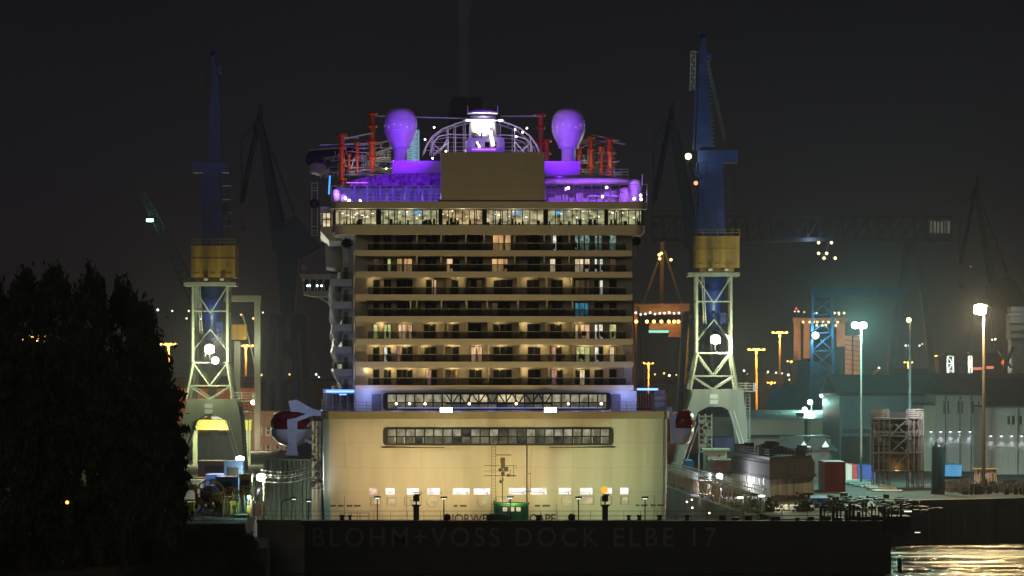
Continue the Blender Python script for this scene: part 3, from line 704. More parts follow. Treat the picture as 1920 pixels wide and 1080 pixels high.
# plinths, radomes
yR = 24
b = MB(); b.box(U(735, yR), U(832, yR), yR - 4, yR + 8, ZT, Z(306, yR)); b.box(U(735, yR) - .15, U(832, yR), yR - 4.15, yR + 8, Z(309, yR), Z(305, yR)); b.box(U(766, yR), U(796, yR), yR - 4.2, yR - 4, Z(316, yR), Z(311, yR)); b.build("plinth", pw, ship)
b = MB(); b.box(U(1018, yR), U(1084, yR), yR - 4, yR + 8, ZT, Z(306, yR)); b.box(U(1018, yR), U(1084, yR) + .15, yR - 4.15, yR + 8, Z(309, yR), Z(305, yR)); b.build("plinth", pw, ship)
radm = M("radome_shell", (.70, .69, .72), .4, var=.04)
for px in (751, 1066):
    s_ = (500 + yR) / F
    b = MB(); x = U(px, yR)
    prof = [(13.2, 279), (19, 278), (19.5, 272.5), (21, 268.5), (24.8, 262.5), (28.4, 255), (30.7, 246.5), (31.6, 237), (31, 227.5), (29, 219), (25.3, 211.8), (20, 206.5), (13.5, 203.2), (6.5, 201.8), (.5, 201.4)]
    b.lathe((x, yR, 0), [(r * s_, Z(py, yR)) for (r, py) in prof], 36)
    rd = b.build("radome", radm, ship)
    b = MB()
    for py_, rr in ((268.3, 21.1), (246, 30.85), (226, 30.75)): b.lathe((x, yR, 0), [((rr + .0) * s_, Z(py_ + .7, yR)), ((rr + .45) * s_, Z(py_ + .5, yR)), ((rr + .45) * s_, Z(py_ - .5, yR)), ((rr - .1) * s_, Z(py_ - .7, yR))], 36)
    b.build("seam_band", radm, rd)
    b = MB(); b.lathe((x, yR, 0), [(r * s_, Z(py, yR)) for (r, py) in [(13, 307), (13, 277), (17, 274)]], 24); b.mi = 1
    b.build("pedestal", [radm, dgrey], rd)
    b = MB()
    for k in range(7):
        a = math.pi * (1.12 + .76 * k / 6); b.ball((x + 31.5 * s_ * math.cos(a), yR + 31.5 * s_ * math.sin(a), Z(237 + 3 * math.sin(k * 2), yR)), .05, n=6)
    b.build("obstruction_light", E("obstruction", (.9, .8, 1), 1.5), rd)
# aft mast with floodlit drum
yM = 32; b = MB(); xm = U(905, yM)
b.box(U(873, yM), U(944, yM), yM - 3, yM + 4, Z(287, yM), Z(279, yM)); b.prism([(U(875, yM), Z(279, yM)), (U(945, yM), Z(279, yM)), (U(944, yM), Z(263, yM)), (U(940, yM), Z(260, yM)), (U(880, yM), Z(260, yM)), (U(876, yM), Z(263, yM))], yM - 2.4, yM + 4)
base = b.build("mast_house", pw, ship)
b = MB()
for px in (890, 908, 920): b.box(U(px, yM), U(px + 9, yM), yM - 2.46, yM - 2.2, Z(278, yM), Z(268, yM))
b.build("mast_window", lits['dark'], base)
b = MB(); s_ = (500 + yM) / F
b.lathe((xm, yM, 0), [(r * s_, Z(py, yM)) for (r, py) in [(26, 260), (25, 232), (24, 218)]], 28); b.bar((xm, yM, Z(218, yM)), (xm, yM, Z(212, yM)), .4, 8)
drum = b.build("mast_drum", white, ship)
b = MB()
for k in (-16, -1, 13): b.box(xm + (k - 3.5) * s_, xm + (k + 3.5) * s_, yM - 25.6 * s_, yM - 20 * s_, Z(259, yM), Z(250, yM))
b.build("drum_window", lits['dark'], drum)
b = MB(); b.lathe((xm, yM, 0), [(r * s_, Z(py, yM)) for (r, py) in [(29, 214), (29, 212.5), (26, 209), (15, 206), (1, 205)]], 28)
for sx in (-28, 28): b.bar((xm + sx * s_, yM, Z(214, yM)), (xm + sx * s_, yM, Z(198, yM)), .08)
b.build("mast_cap", pw, ship)
b = MB(); b.box(U(872, yM), U(940, yM), yM - 2, yM - 1.8, Z(228, yM), Z(226.5, yM))
for px in (872, 940): b.box(U(px - 4, yM), U(px + 4, yM), yM - 2.2, yM - 1.7, Z(229.5, yM), Z(226, yM))
b.mi = 1; b.box(U(874, yM), U(880, yM), yM - 2.4, yM - 2.2, Z(229, yM), Z(226.5, yM)); b.box(U(934, yM), U(940, yM), yM - 2.4, yM - 2.2, Z(229, yM), Z(226.5, yM)); b.build("yardarm", [white, L_white], ship)
b = MB(); b.bar((U(898, yM), yM - 3.2, Z(279, yM)), (U(892, yM), yM - 3.2, Z(268, yM)), .2); b.bar((U(923, yM), yM - 3.2, Z(276, yM)), (U(917, yM), yM - 2.6, Z(247, yM)), .25); b.build("light_tube", E("tube_light", (1, .9, .95), 1.8), ship)
for px in (893, 918): light('SPOT', (U(px, yM), yM - 4.2, Z(254, yM)), 2600, (1, .95, .82), ship, (U(905, yM), yM, Z(222, yM)), 62, .8)
b = MB()
for k in range(9): b.box(U(884 + 5 * k, yM), U(887 + 5 * k, yM), yM - 3.1, yM - 3, Z(283.6, yM), Z(281.8, yM))
b.build("led_strip", glow, ship)
# arched white truss around the sports court
yA = 36; tr = M("truss_white", (.66, .65, .64), .4)
out = [(795, 287), (800, 272), (812, 255), (830, 242), (852, 233), (872, 227), (905, 222), (938, 227), (955, 232), (975, 240), (995, 256), (1006, 272), (1012, 287)]
inn = [(808, 287), (812, 268), (822, 256), (842, 252), (870, 253), (905, 253), (945, 253), (968, 255), (985, 260), (996, 272), (999, 287)]
b = MB()
for dy in (0, 7):
    b.path([(U(x, yA), yA + dy, Z(y, yA)) for x, y in out], .11); 
    b.path([(U(x, yA), yA + dy, Z(y, yA)) for x, y in inn], .08)
    for x, t_ in ((812, 255), (840, 238), (872, 227), (854, 233), (938, 227), (965, 236), (995, 256)): b.bar((U(x, yA), yA + dy, Z(t_, yA)), (U(x, yA), yA + dy, Z(288, yA)), .08)
    for (p, q) in (((808, 265), (826, 283)), ((840, 268), (812, 290)), ((965, 265), (985, 288)), ((996, 268), (980, 280)), ((838, 262), (826, 283))): b.bar((U(p[0], yA), yA + dy, Z(p[1], yA)), (U(q[0], yA), yA + dy, Z(q[1], yA)), .08)
for x, y in out: b.bar((U(x, yA), yA, Z(y, yA)), (U(x, yA), yA + 7, Z(y, yA)), .1)
for py in (262, 270, 277): b.bar((U(800, yA), yA + 7, Z(py, yA)), (U(1004, yA), yA + 7, Z(py, yA)), .05)
b.build("court_truss", tr, ship)
for px, py in ((814, 239), (836, 284), (811, 297), (980, 248), (988, 240), (968, 256), (738, 303), (724, 317), (966, 243), (797, 262)):
    b = MB(); b.ball((U(px, 34), 34, Z(py, 34)), .10, n=8); b.build("court_lamp", L_white, ship)
light('POINT', (U(840, 34), 33, Z(270, 34)), 170, (.95, .85, .9), ship); light('POINT', (U(978, 34), 33, Z(262, 34)), 170, (.95, .85, .9), ship)
# rope course: red masts with steel platforms
def rope_course(masts, lines, mess, name, y0):
    frame = MB(); rp = frame; root = None
    for (x, t_, bt, w_) in masts:
        rp = MB()
        rp.bar((U(x, y0), y0, Z(bt, y0)), (U(x, y0), y0, Z(t_, y0)), w_, 8)
        rp.lathe((U(x, y0), y0, Z(t_, y0)), [(w_ * 1.8, -.3), (w_ * 1.8, .1)], 8)
        for py in range(int(t_) + 25, int(bt), 30): rp.lathe((U(x, y0), y0, Z(py, y0)), [(w_ * 1.6, -.2), (w_ * 1.6, .2)], 8)
        rp.build("red_mast", red, ship)
    rp = frame
    for (xa, ya, xb, yb) in lines: rp.bar((U(xa, y0), y0 + rnd.uniform(-.5, 3), Z(ya, y0)), (U(xb, y0), y0 + rnd.uniform(-.5, 3), Z(yb, y0)), .11)
    x0, x1, t0, t1, n_ = mess
    for k in range(n_):
        xa = rnd.uniform(x0, x1); za = rnd.uniform(t0, t1); yy = y0 + rnd.uniform(0, 9)
        if rnd.random() < .55: rp.bar((U(xa, y0), yy, Z(za, y0)), (U(min(x1, xa + rnd.uniform(10, 50)), y0), yy, Z(za + rnd.uniform(-4, 4), y0)), rnd.choice((.04, .06, .1)))
        else: rp.bar((U(xa, y0), yy, Z(za, y0)), (U(xa + rnd.uniform(-6, 6), y0), yy, Z(min(t1 + 4, za + rnd.uniform(8, 30)), y0)), rnd.choice((.03, .05, .08)))
    return rp.build(name, steel, ship)
rope_course([(641, 252, 352, .38), (698, 212, 323, .40), (670, 268, 326, .2), (655, 290, 326, .16)],
            [(600, 272, 700, 268), (640, 262, 700, 250), (640, 258, 672, 258), (700, 288, 735, 278), (640, 300, 735, 302), (645, 318, 735, 316), (700, 270, 735, 262), (580, 280, 640, 278), (700, 217, 880, 222), (645, 326, 700, 327), (698, 310, 735, 320)], (606, 734, 266, 326, 110), "rope_course", 40)
rope_course([(1014, 214, 290, .36), (1024, 262, 300, .4), (1108, 256, 332, .3), (1144, 260, 336, .36), (1128, 275, 332, .22), (1086, 260, 332, .22), (1142, 320, 338, .2)],
            [(1080, 258, 1175, 268), (1080, 264, 1150, 262), (1085, 305, 1165, 300), (1080, 320, 1170, 326), (1110, 250, 1165, 262), (940, 217, 1016, 218), (1150, 322, 1176, 322), (1124, 280, 1146, 268), (1000, 215, 1020, 212)], (1078, 1160, 262, 332, 80), "rope_course", 40)
b = MB(); b.rail([(U(1084, 30), 30, Z(333, 30)), (U(1178, 30), 30, Z(333, 30))], 1.1, .9, .05, 3); b.build("upper_rail", white, ship); b = MB(); b.rail([(U(655, 30), 30, Z(333, 30)), (U(735, 30), 30, Z(328, 30))], 1.1, 1.2, .05, 3); b.build("upper_rail", white, ship)
for px, py, pw_ in ((665, 310, 170), (715, 300, 170), (1100, 300, 150), (1150, 305, 130)): light('POINT', (U(px, 38), 37.2, Z(py, 38)), pw_, (1, .85, .7), ship)
b = MB(); yS = 46     # end of a covered water slide
b.lathe((U(640, yS), yS, Z(300, yS)), [(.3, -4.6), (1.0, -4.2), (1.5, -2), (1.55, 1), (1.3, 2.6), (.8, 3.2)], 20, 'X'); b.build("slide_tube", M("slide_dark", (.05, .04, .07), .25), ship)
b = MB(); b.lathe((U(598, yS), yS, Z(330, yS)), [(.2, 0), (1.2, .4), (1.5, 1.2), (1.1, 1.8), (.3, 2)], 18); b.build("slide_basin", M("slide_tan", (.4, .34, .28), .4), ship)
b = MB(); b.bar((U(617, 14), 14, Z(365, 14)), (U(619, 14), 14, Z(330, 14)), .14); b.build("led_strip", E("led_cyan", (.05, .3, 1), 2), ship)
b = MB(); yL = 44; b.lattice((U(775, yL), yL, Z(312, yL)), (U(775, yL), yL, Z(245, yL)), 1.4, 1.4, 16, .08); b.build("lit_tower", E("tower_led", (.4, .75, 1), .5), ship)
# funnels with soot-black casings
for px0, px1, py in ((847, 877, 181), (879, 904, 182)):
    yf = 112; b = MB(); x0, x1 = U(px0, yf), U(px1, yf)
    b.prism([(x0, Z(300, yf)), (x1, Z(300, yf)), (x1, Z(py + 3, yf)), (x1 - .5, Z(py, yf)), (x0 + .5, Z(py, yf)), (x0, Z(py + 3, yf))], yf, yf + 14); b.build("funnel", M("funnel_black", (.012, .012, .014), .6), ship)
# purple floodlights of the top deck
def purple(px, py, y, tx_, ty, tyy, pw_, size=80):
    light('SPOT', (U(px, y), y, Z(py, y)), pw_, PURPLE, ship, (U(tx_, tyy), tyy, Z(ty, tyy)), size, .6, .25)
purple(775, 300, 10, 751, 240, 24, 7500, 60); purple(1042, 300, 10, 1062, 240, 24, 7500, 60)
light('SPOT', (U(835, 14), 14, Z(262, 14)), 420, (1, .72, .72), ship, (U(751, yR), yR, Z(240, yR)), 70, .6, .2); light('SPOT', (U(985, 14), 14, Z(262, 14)), 650, (1, .72, .72), ship, (U(1060, yR), yR, Z(240, yR)), 70, .6, .2)
purple(790, 318, 12, 780, 312, 22, 420, 120); purple(1050, 330, 10, 1050, 318, 21, 450, 120)
for px in (670, 730, 790): light('POINT', (U(px, 8), 6.5, Z(340, 8)), 330, PURPLE, ship)
for px in (645, 700, 760, 810): light('POINT', (U(px, 8), 12, Z(362, 8)), 90, (.2, .15, 1), ship)
for px in (1045, 1090, 1135, 1180): light('POINT', (U(px, 8), 6, Z(357, 8)), 330, (.36, .07, 1), ship)
light('POINT', (U(632, 6), 4.6, Z(362, 6)), 260, (.45, .2, 1), ship); light('POINT', (U(1205, 6), 5, Z(362, 6)), 260, (.5, .25, 1), ship)
light('POINT', (U(1090, 8), 9.5, Z(338, 8)), 300, PURPLE, ship)
purple(908, 288, 24, 908, 265, 32, 500, 130); light('POINT', (U(905, yM), yM - 4, Z(205, yM)), 160, PURPLE, ship)
for k in range(3):
    b = MB(); b.box(U(1228, 7), U(1248, 7), 7, 7.3, DZ + .5 + k * .75, DZ + 1 + k * .75); b.build("raft_rack", prom, ship)
light('SPOT', (U(905, yM), yM + 2, Z(200, yM)), 5200, (.30, .22, 1), ship, (U(872, 120), 120, Z(40, 120)), 40, .6, .3)  # added uplight that makes the funnel smoke visible
# davits
for sgn, p in ((-1, 1), (1, 1)):
    yD = 30; t = MB()
    if sgn < 0:
        a = lambda px, py: (U(px, yD), Z(py, yD))
        t.prism([a(541, 752), a(556, 749), a(586, 766), a(606, 772), a(606, 780), a(588, 779), a(560, 772), a(546, 772)], yD - 1.3, yD - .5)
        t.prism([a(539, 786), a(556, 783), a(586, 771), a(588, 778), a(558, 790), a(557, 835), a(541, 835)], yD - 2.1, yD - 1.4)
        t.prism([a(541, 835), a(557, 835), a(560, 853), a(536, 853)], yD - 2.1, yD - .8); t.bar(a(588, 790)[:1] + (yD,) + a(588, 790)[1:], a(560, 812)[:1] + (yD - 1,) + a(560, 812)[1:], .18)
        t.bar((U(560, yD), yD, Z(818, yD)), (U(604, yD), yD, Z(840, yD)), .25)
    else:
        a = lambda px, py: (U(px, yD), Z(py, yD))
        t.prism([a(1256, 777), a(1268, 778), a(1275, 790), a(1274, 830), a(1258, 832)], yD - 1.3, yD - .5)
        t.prism([a(1248, 762), a(1258, 764), a(1262, 777), a(1252, 778)], yD - 1.3, yD - .4)
    t.build("davit", M("davit_white", (.62, .64, .68), .4), ship)
light('POINT', (U(600, 20), 22, Z(745, 20)), 160, (.3, .42, 1), ship); light('POINT', (U(560, 22), 20, Z(742, 22)), 420, (.45, .55, 1), ship); light('POINT', (U(1262, 22), 20, Z(760, 22)), 260, (.38, .46, 1), ship)
# ---- lifeboats hanging at both quarters: things of their own
def lifeboat(px, py, w_, label):
    yD = 33; u, z = S(px, py, yD)
    wx = -1.84 + u * math.cos(.045) - yD * math.sin(.045); wy = u * math.sin(.045) + yD * math.cos(.045)
    t = thing("lifeboat", label, "lifeboat", (wx, wy, z), "lifeboats hanging on the ship")
    k = w_ / 2
    def hullsec(prof, y0, y1, n=9):
        m = MB(); m.smooth = True; rows_ = []
        for i in range(n):
            q = i / (n - 1); y = y0 + (y1 - y0) * q; s_ = math.sin(math.pi * (.1 + .8 * q)) ** .5
            rows_.append([(x * k * s_, y, zz * (.6 + .4 * s_)) for (x, zz) in prof])
        c = len(prof); vs = [p for r in rows_ for p in r]
        fs = [(i * c + j, i * c + (j + 1) % c, (i + 1) * c + (j + 1) % c, (i + 1) * c + j) for i in range(n - 1) for j in range(c)]
        fs += [tuple(range(c - 1, -1, -1)), tuple(range((n - 1) * c, n * c))]
        m.add(vs, fs); return m
    hullsec([(-1, 0), (-.97, -.9), (-.7, -1.7), (-.25, -2.2), (.25, -2.2), (.7, -1.7), (.97, -.9), (1, 0)], -5, 5).build("boat_hull", white, t)
    hullsec([(-1.02, 0.02), (-1.04, 1.0), (-.85, 1.9), (-.5, 2.3), (.5, 2.3), (.85, 1.9), (1.04, 1.0), (1.02, 0.02)], -4.9, 4.9).build("boat_canopy", M("boat_red", (.2, .014, .012), .25), t)
    m = MB()
    for i in range(4): m.box(-k * .6 + i * k * .36, -k * .4 + i * k * .36, -4.9, -4.2, 1.1, 1.5)
    m.build("boat_window", lits['dark'], t)
    m = MB(); m.bar((0, -2.6, 2.2), (0, -2.6, 4.4), .05); m.bar((0, 2.6, 2.2), (0, 2.6, 4.4), .05); m.build("fall", black, t)
lifeboat(548, 804, 5.2, "red and white enclosed lifeboat under the blue lit davit on the port side")
lifeboat(1280, 802, 3.0, "red and white lifeboat half hidden at the starboard side below the red locker deck")
# ================================================================ dock gate and what stands on it
dG = 480; sG = dG / F
def G(px, py, dd=0.0): return P(px, py, dG + dd)
gz = G(0, 976.5).z; gl = gz - .95      # gate top and the lower service deck behind it
gm = M("gate_steel", (0.016, 0.016, 0.016), 0.6, var=0.5, scale=0.35, streak=0.9, bump=0.2)
gate = thing("dock_gate", "long black steel dock gate with large pale lettering in front of the ship", "dock gate", G(960, 1091))
o = gate.location
b = MB(o); xL, xR = G(571, 0).x, G(1655, 0).x; y0 = CY + dG
b.box(xL, xR, y0, y0 + 3.4, -2, gz); b.box(xL, xR, y0 + 3.41, y0 + 11, -2, gl); b.box(xL - .3, xR + .2, y0 - .25, y0 + 3.6, gz - .45, gz - .002)
b.box(xL, xR, y0 - .18, y0, G(0, 1040).z - .12, G(0, 1040).z + .12)
for k in range(24):
    x = xL + 1.2 + (xR - xL - 2.4) * k / 23; b.box(x - .06, x + .06, y0 - .1, y0, 0.5, G(0, 1041).z)
b.build("gate_wall", gm, gate)
b = MB(o); b.box(G(482, 0).x, xL - .02, y0 + .8, y0 + 3.4, -2, gz - .02); b.box(G(480, 0).x, xL - .32, y0 + .6, y0 + .79, gz - .3, gz + .1)
b.bar((G(484, 0).x, y0 + .6, gz - .2), (G(484, 0).x, y0 + .6, 1.4), .1); b.bar((G(482, 0).x, y0 + .5, 2.1), (xL - .5, y0 + .5, 1.6), .18)
b.build("gate_pier", M("pier_olive", (0.42, 0.43, 0.34), 0.8, var=.3), gate)
text_mesh("gate_lettering", "BLOHM+VOSS DOCK ELBE 17", M("letter_grey", (0.15, 0.15, 0.15), 0.6, var=.35, scale=1.5), gate, Vector((G(583, 0).x, y0 - .04, G(0, 1024).z)) - o, 3.0,
          width=G(1340, 0).x - G(583, 0).x, height=2.18, space=1.28, extrude=.01, offset=.018)
b = MB(o); b.rail([(G(482, 0).x, y0 + .4, gz), (G(1420, 0).x, y0 + .4, gz)], 1.1, 1.9, .03, 2)
b.rail([(G(640, 0).x, y0 + 3, gz), (G(690, 0).x, y0 + 3, gz)], .8, 1.0, .04, 2); b.build("gate_rail", black, gate)
b = MB(o)
for px, w_ in ((640, .4), (655, .25), (1010, .5), (1075, .35), (1180, .3), (1200, .4), (1238, .4), (1290, .4)):
    x = G(px, 0).x; b.lathe((x, y0 + 2, gz), [(.3 * w_ / .4, 0), (.2 * w_ / .4, .25), (.36 * w_ / .4, .5), (.34 * w_ / .4, .6)], 10)
for px in (838, 1072): b.lathe((G(px, 0).x, y0 + 1.2, gz + .35), [(.42, -.08), (.42, .08)], 16, 'Y')
b.build("bollard", black, gate)
b = MB(o); b.mi = 1
for (pa, pb, py) in ((1395, 1440, 1034), (555, 690, 984), (980, 1050, 1036)):
    b.box(G(pa, 0).x, G(pb, 0).x, y0 - .24, y0 - .19, G(0, py).z, G(0, py - .5).z)
b.build("fender_strip", [gm, M("worn_edge", (.09, .09, .085))], gate)
# thin lamp posts along the gate; the floodlights on them light the ship's stern
STERN = (1, .75, .28)
post_lab = {527: "curved lamp post left of the ship in front of the grey screen", 578: "short lamp post at the port edge of the ship's stern", 707: "lamp post under the leftmost lit openings of the stern", 832: "lamp post just left of the ship's name",
            957: "lamp post in front of the green cabin", 1085: "lamp post right of the green cabin", 1210: "lamp post at the right dark grilles of the stern"}
for px, top in ((527, 936), (578, 940), (707, 934), (832, 935), (957, 934), (1085, 935), (1210, 935)):
    base = Vector((G(px, 0).x, y0 + 1.0, gz)); zt_ = G(0, top).z
    t = thing("gate_lamp", post_lab[px], "lamp post", base, "thin lamp posts along the dock gate")
    b = MB(base)
    if px == 527: b.path([base, (base.x, base.y, zt_ - .5), (base.x + .25, base.y, zt_ - .1), (base.x + 1.4, base.y, zt_)], .06)
    else: b.bar(base, (base.x, base.y, zt_), .07, 6)
    b.build("pole", black, t)
    b = MB(base); hx = base.x + (1.4 if px == 527 else 0); b.box(hx - .38, hx + .38, base.y - .25, base.y + .3, zt_, zt_ + .22); b.build("lamp_head", dgrey, t)
    b = MB(base); b.lathe((hx, base.y, zt_ - .08), [(.2, 0), (.26, .07)], 10); b.build("lamp_glass", E("post_glass", (.8, 1, .85), 2.0), t)
    if px in (707, 832, 957, 1085):
        cx_ = {707: -12, 832: -6, 957: 1, 1085: 7}[px]
        light('SPOT', Vector((hx, base.y + .6, zt_ - .1)) - base, 3500, STERN, t, Vector((cx_, 0, 22)) - base, 125, .7, .35, "flood")
    if px == 707: light('SPOT', Vector((hx, base.y + .6, zt_ - .1)) - base, 2800, (1, .60, .30), t, Vector((-17.0, 0, 4.2)) - base, 80, .12, .2, "flood")
    if px == 1210: light('SPOT', Vector((hx, base.y + .6, zt_ - .1)) - base, 3400, (.66, 1, .5), t, Vector((16.5, 0, 4.4)) - base, 84, .12, .2, "flood")
# two signal pedestals
for px, lab, lens in ((780, "dark green signal pedestal with a black box on top left of the ship's name", None), (1135, "signal pedestal with an orange beacon in front of the stern", L_warm)):
    base = Vector((G(px, 0).x, y0 + 1.4, gz)); t = thing("signal_pedestal", lab, "signal post", base, "signal pedestals on the dock gate")
    b = MB(base); b.box(base.x - .33, base.x + .33, base.y - .3, base.y + .3, gz, G(0, 950).z); b.box(base.x - .5, base.x + .5, base.y - .4, base.y + .4, G(0, 950).z, G(0, 947).z); b.build("pedestal", M("pedestal_green", (.03, .06, .045)), t)
    b = MB(base); b.bar((base.x, base.y, G(0, 947).z), (base.x, base.y, G(0, 929).z), .12); b.box(base.x - .36, base.x + .36, base.y - .3, base.y + .3, G(0, 941).z, G(0, 930).z); b.box(base.x - .2, base.x + .5, base.y - .2, base.y + .2, G(0, 930).z, G(0, 927).z); b.build("signal_box", black, t)
    b = MB(base)
    if lens: b.ball((base.x - .1, base.y, G(0, 919).z), .38, n=12); b.bar((base.x, base.y, G(0, 929).z), (base.x - .1, base.y, G(0, 922).z), .15); b.build("beacon", E("beacon_orange", (1, .42, .02), 1.3), t)
    else: b.box(base.x - .25, base.x + .6, base.y - .2, base.y + .2, G(0, 925).z, G(0, 923).z); b.build("beacon", E("beacon_dim", (.8, .7, .2), .5), t)
# green control cabin with its windows, mast and ladder
base = Vector((G(957, 0).x, y0 + 6, gl)); t = thing("control_cabin", "small green control cabin with three lit windows on the dock gate", "cabin", base)
gn = M("cabin_green", (.015, .20, .075), .4, var=.15)
b = MB(base); x0, x1 = G(926, 0, 4).x, G(991, 0, 4).x; z1 = G(0, 945.5, 4).z
b.box(x0, x1, y0 + 4, y0 + 8, gl, z1); b.box(x0 - .1, x1 + .1, y0 + 3.9, y0 + 8.1, z1, z1 + .12); b.box(x0 - .02, x0 + .12, y0 + 3.8, y0 + 4, gz, z1 + .5); b.build("cabin_wall", gn, t)
for px in (947, 960, 972):
    b = MB(base); x = G(px, 0, 4).x; b.box(x - .26, x + .26, y0 + 3.97, y0 + 3.999, G(0, 959, 4).z, G(0, 951, 4).z); b.mi = 1
    for s_ in (-1, 1): b.box(x + s_ * .3 - .04, x + s_ * .3 + .04, y0 + 3.93, y0 + 3.999, G(0, 959.5, 4).z, G(0, 950.5, 4).z)
    b.build("cabin_window", [E("cabin_light", (1, .85, .5), .75, .2), black], t)
b = MB(base); b.ball((G(933, 0, 4).x, y0 + 3.9, G(0, 956, 4).z), .12, n=8); b.build("cabin_knob", black, t)
light('SPOT', Vector((G(957, 0).x, y0 - .5, gz + 2.2)) - base, 90, (.7, 1, .8), t, Vector((G(957, 0).x, y0 + 4, gz + 1)) - base, 120, .6)
t = thing("black_deck_box", "low black machinery box at the left foot of the green cabin", "machinery", Vector((G(945, 0).x, y0 + 1.5, gz)))
b = MB(t.location); b.box(G(912, 0).x, G(953, 0).x, y0 + 1.2, y0 + 3, gz, G(0, 966).z); b.box(G(918, 0).x, G(948, 0).x, y0 + 1.3, y0 + 2.8, G(0, 966).z, G(0, 964.5).z)
for k in range(5): b.bar((G(916 + 8 * k, 0).x, y0 + 1.15, gz), (G(916 + 8 * k, 0).x, y0 + 1.15, G(0, 966).z), .04)
b.build("box_body", black, t)
base = Vector((G(930, 0, 6).x, y0 + 9, gl)); t = thing("radar_mast", "ladder mast with radar scanner and antennas behind the green cabin", "mast", base)
b = MB(base); q = lambda px, py, dy=9: Vector((G(px, py, dy).x, y0 + dy, G(px, py, dy).z))
mc = M("mast_shade", (.20, .19, .12), .5)
b.bar(q(922, 982), q(922, 826), .05); b.bar(q(929, 982), q(929, 826), .05)
for k in range(24): b.bar(q(922, 970 - k * 6), q(929, 970 - k * 6), .035)
b.build("ladder", mc, t)
b = MB(base); b.bar(q(942, 982), q(942, 862), .09); b.box(*(q(938, 0).x, q(947, 0).x), y0 + 8.7, y0 + 9.2, q(0, 868).z, q(0, 858).z); b.box(q(944, 0).x, q(953, 0).x, y0 + 8.7, y0 + 9.2, q(0, 884).z, q(0, 875).z); b.box(q(939, 0).x, q(947, 0).x, y0 + 8.7, y0 + 9.2, q(0, 878).z, q(0, 866).z)
for (a_, c_, py, r) in ((930, 959, 853, .07), (907, 966, 873, .045), (907, 952, 883, .03), (908, 968, 892, .06), (955, 967, 892, .1)): b.bar(q(a_, py), q(c_, py), r)
for (px, p0, p1) in ((963, 872, 894), (968, 872, 880), (957, 880, 894), (938, 895, 905), (944, 896, 902)): b.bar(q(px, p0), q(px, p1), .045)
for (px, py, r_) in ((938, 881, .22), (943, 888, .25), (939, 903, .2), (953, 891, .2)): b.ball(q(px, py), r_, n=8)
b.build("antenna", M("antenna_dark", (.05, .045, .03)), t)
base = Vector((G(988, 0).x, y0 + 8.3, gl)); t = thing("signal_pole", "tall thin black pole beside the green cabin", "pole", base)
b = MB(base); q = lambda px, py: Vector((G(px, py, 8.3).x, y0 + 8.3, G(px, py, 8.3).z)); b.bar(q(988, 982), q(988, 835), .09, 6); b.bar(q(988, 888), q(996, 888), .04); b.bar(q(995, 888), q(995, 921), .03); b.bar(q(983, 922), q(997, 922), .05); b.bar(q(985, 944), q(993, 944), .05); b.bar(q(995, 888), q(997, 836), .015); b.build("pole", black, t)
# black clutter on the right half of the gate: nose of the pier running to the right quay
nose = thing("pier_head", "low black pier head with railings at the right end of the dock gate", "pier", G(1560, 975))
o = nose.location; b = MB(o)
for k in range(13):
    x = G(1350 + k * 24, 0).x; h = rnd.uniform(.1, .6); b.box(x, x + rnd.uniform(.3, 1.2), y0 + rnd.uniform(1, 3), y0 + 3.3, gz, gz + h)
for k in range(20):
    x = G(1540 + k * 8, 0).x; b.bar((x, y0 + 1 + k % 3, gz), (x, y0 + 1 + k % 3, gz + rnd.uniform(.6, 2.2)), rnd.uniform(.06, .3))
b.rail([(G(1420, 0).x, y0 + .5, gz), (G(1655, 0).x, y0 + .5, gz)], 1.2, 2.4, .05, 2); b.build("pier_clutter", black, nose)
b = MB(o); b.box(G(1655, 0).x, G(1672, 0).x, y0 + 1, y0 + 9, -1, gz - 1.2); b.bar((G(1690, 0).x, y0 + 2, -1), (G(1690, 0).x, y0 + 2, 1.6), .25, 8); b.box(G(1640, 0).x, G(1700, 0).x, y0 + 2, y0 + 7, gz - 1.7, gz - 1.3); b.box(G(1600, 0).x, G(1712, 0).x, y0 + 3, y0 + 8, gz - 1.3, gz + .4); b.build("pier_block", gm, nose)
b = MB(o); b.box(G(1700, 0).x, G(1714, 0).x, y0 + 2.9, y0 + 3, gz + .9, gz + 1.05); b.box(G(1720, 0).x, G(1730, 0).x, y0 + 2.9, y0 + 3, G(0, 1001).z, G(0, 999.5).z); b.build("pier_lamp", E("pier_lamp_light", (.85, .9, .8), 1.4), nose)
# dock walls running along both sides of the ship
for u, px_, lab in ((-31.2, 0, "concrete dock wall along the port side of the ship"), (31.0, 0, "concrete dock wall along the starboard side of the ship")):
    t = thing("dock_wall", lab, "wall", (dk(u, 500), 0, 0)); b = MB(t.location)
    s_ = 1 if u > 0 else -1
    if s_ < 0: b.prism([(dk(u, 497), -3), (dk(u + 1.6, 497), -3), (dk(u + 1.6, 1100), 600), (dk(u, 1100), 600)], -2.5, GZ + .35, 'Z')
    else: b.prism([(dk(u - 1.6, 497), -3), (dk(u, 497), -3), (dk(u, 1100), 600), (dk(u - 1.6, 1100), 600)], -2.5, GZ + .35, 'Z')
    b.build("wall_body", M("dock_wall_concrete", (.16, .165, .155), .85, var=.4, scale=.3, streak=1.2), t)
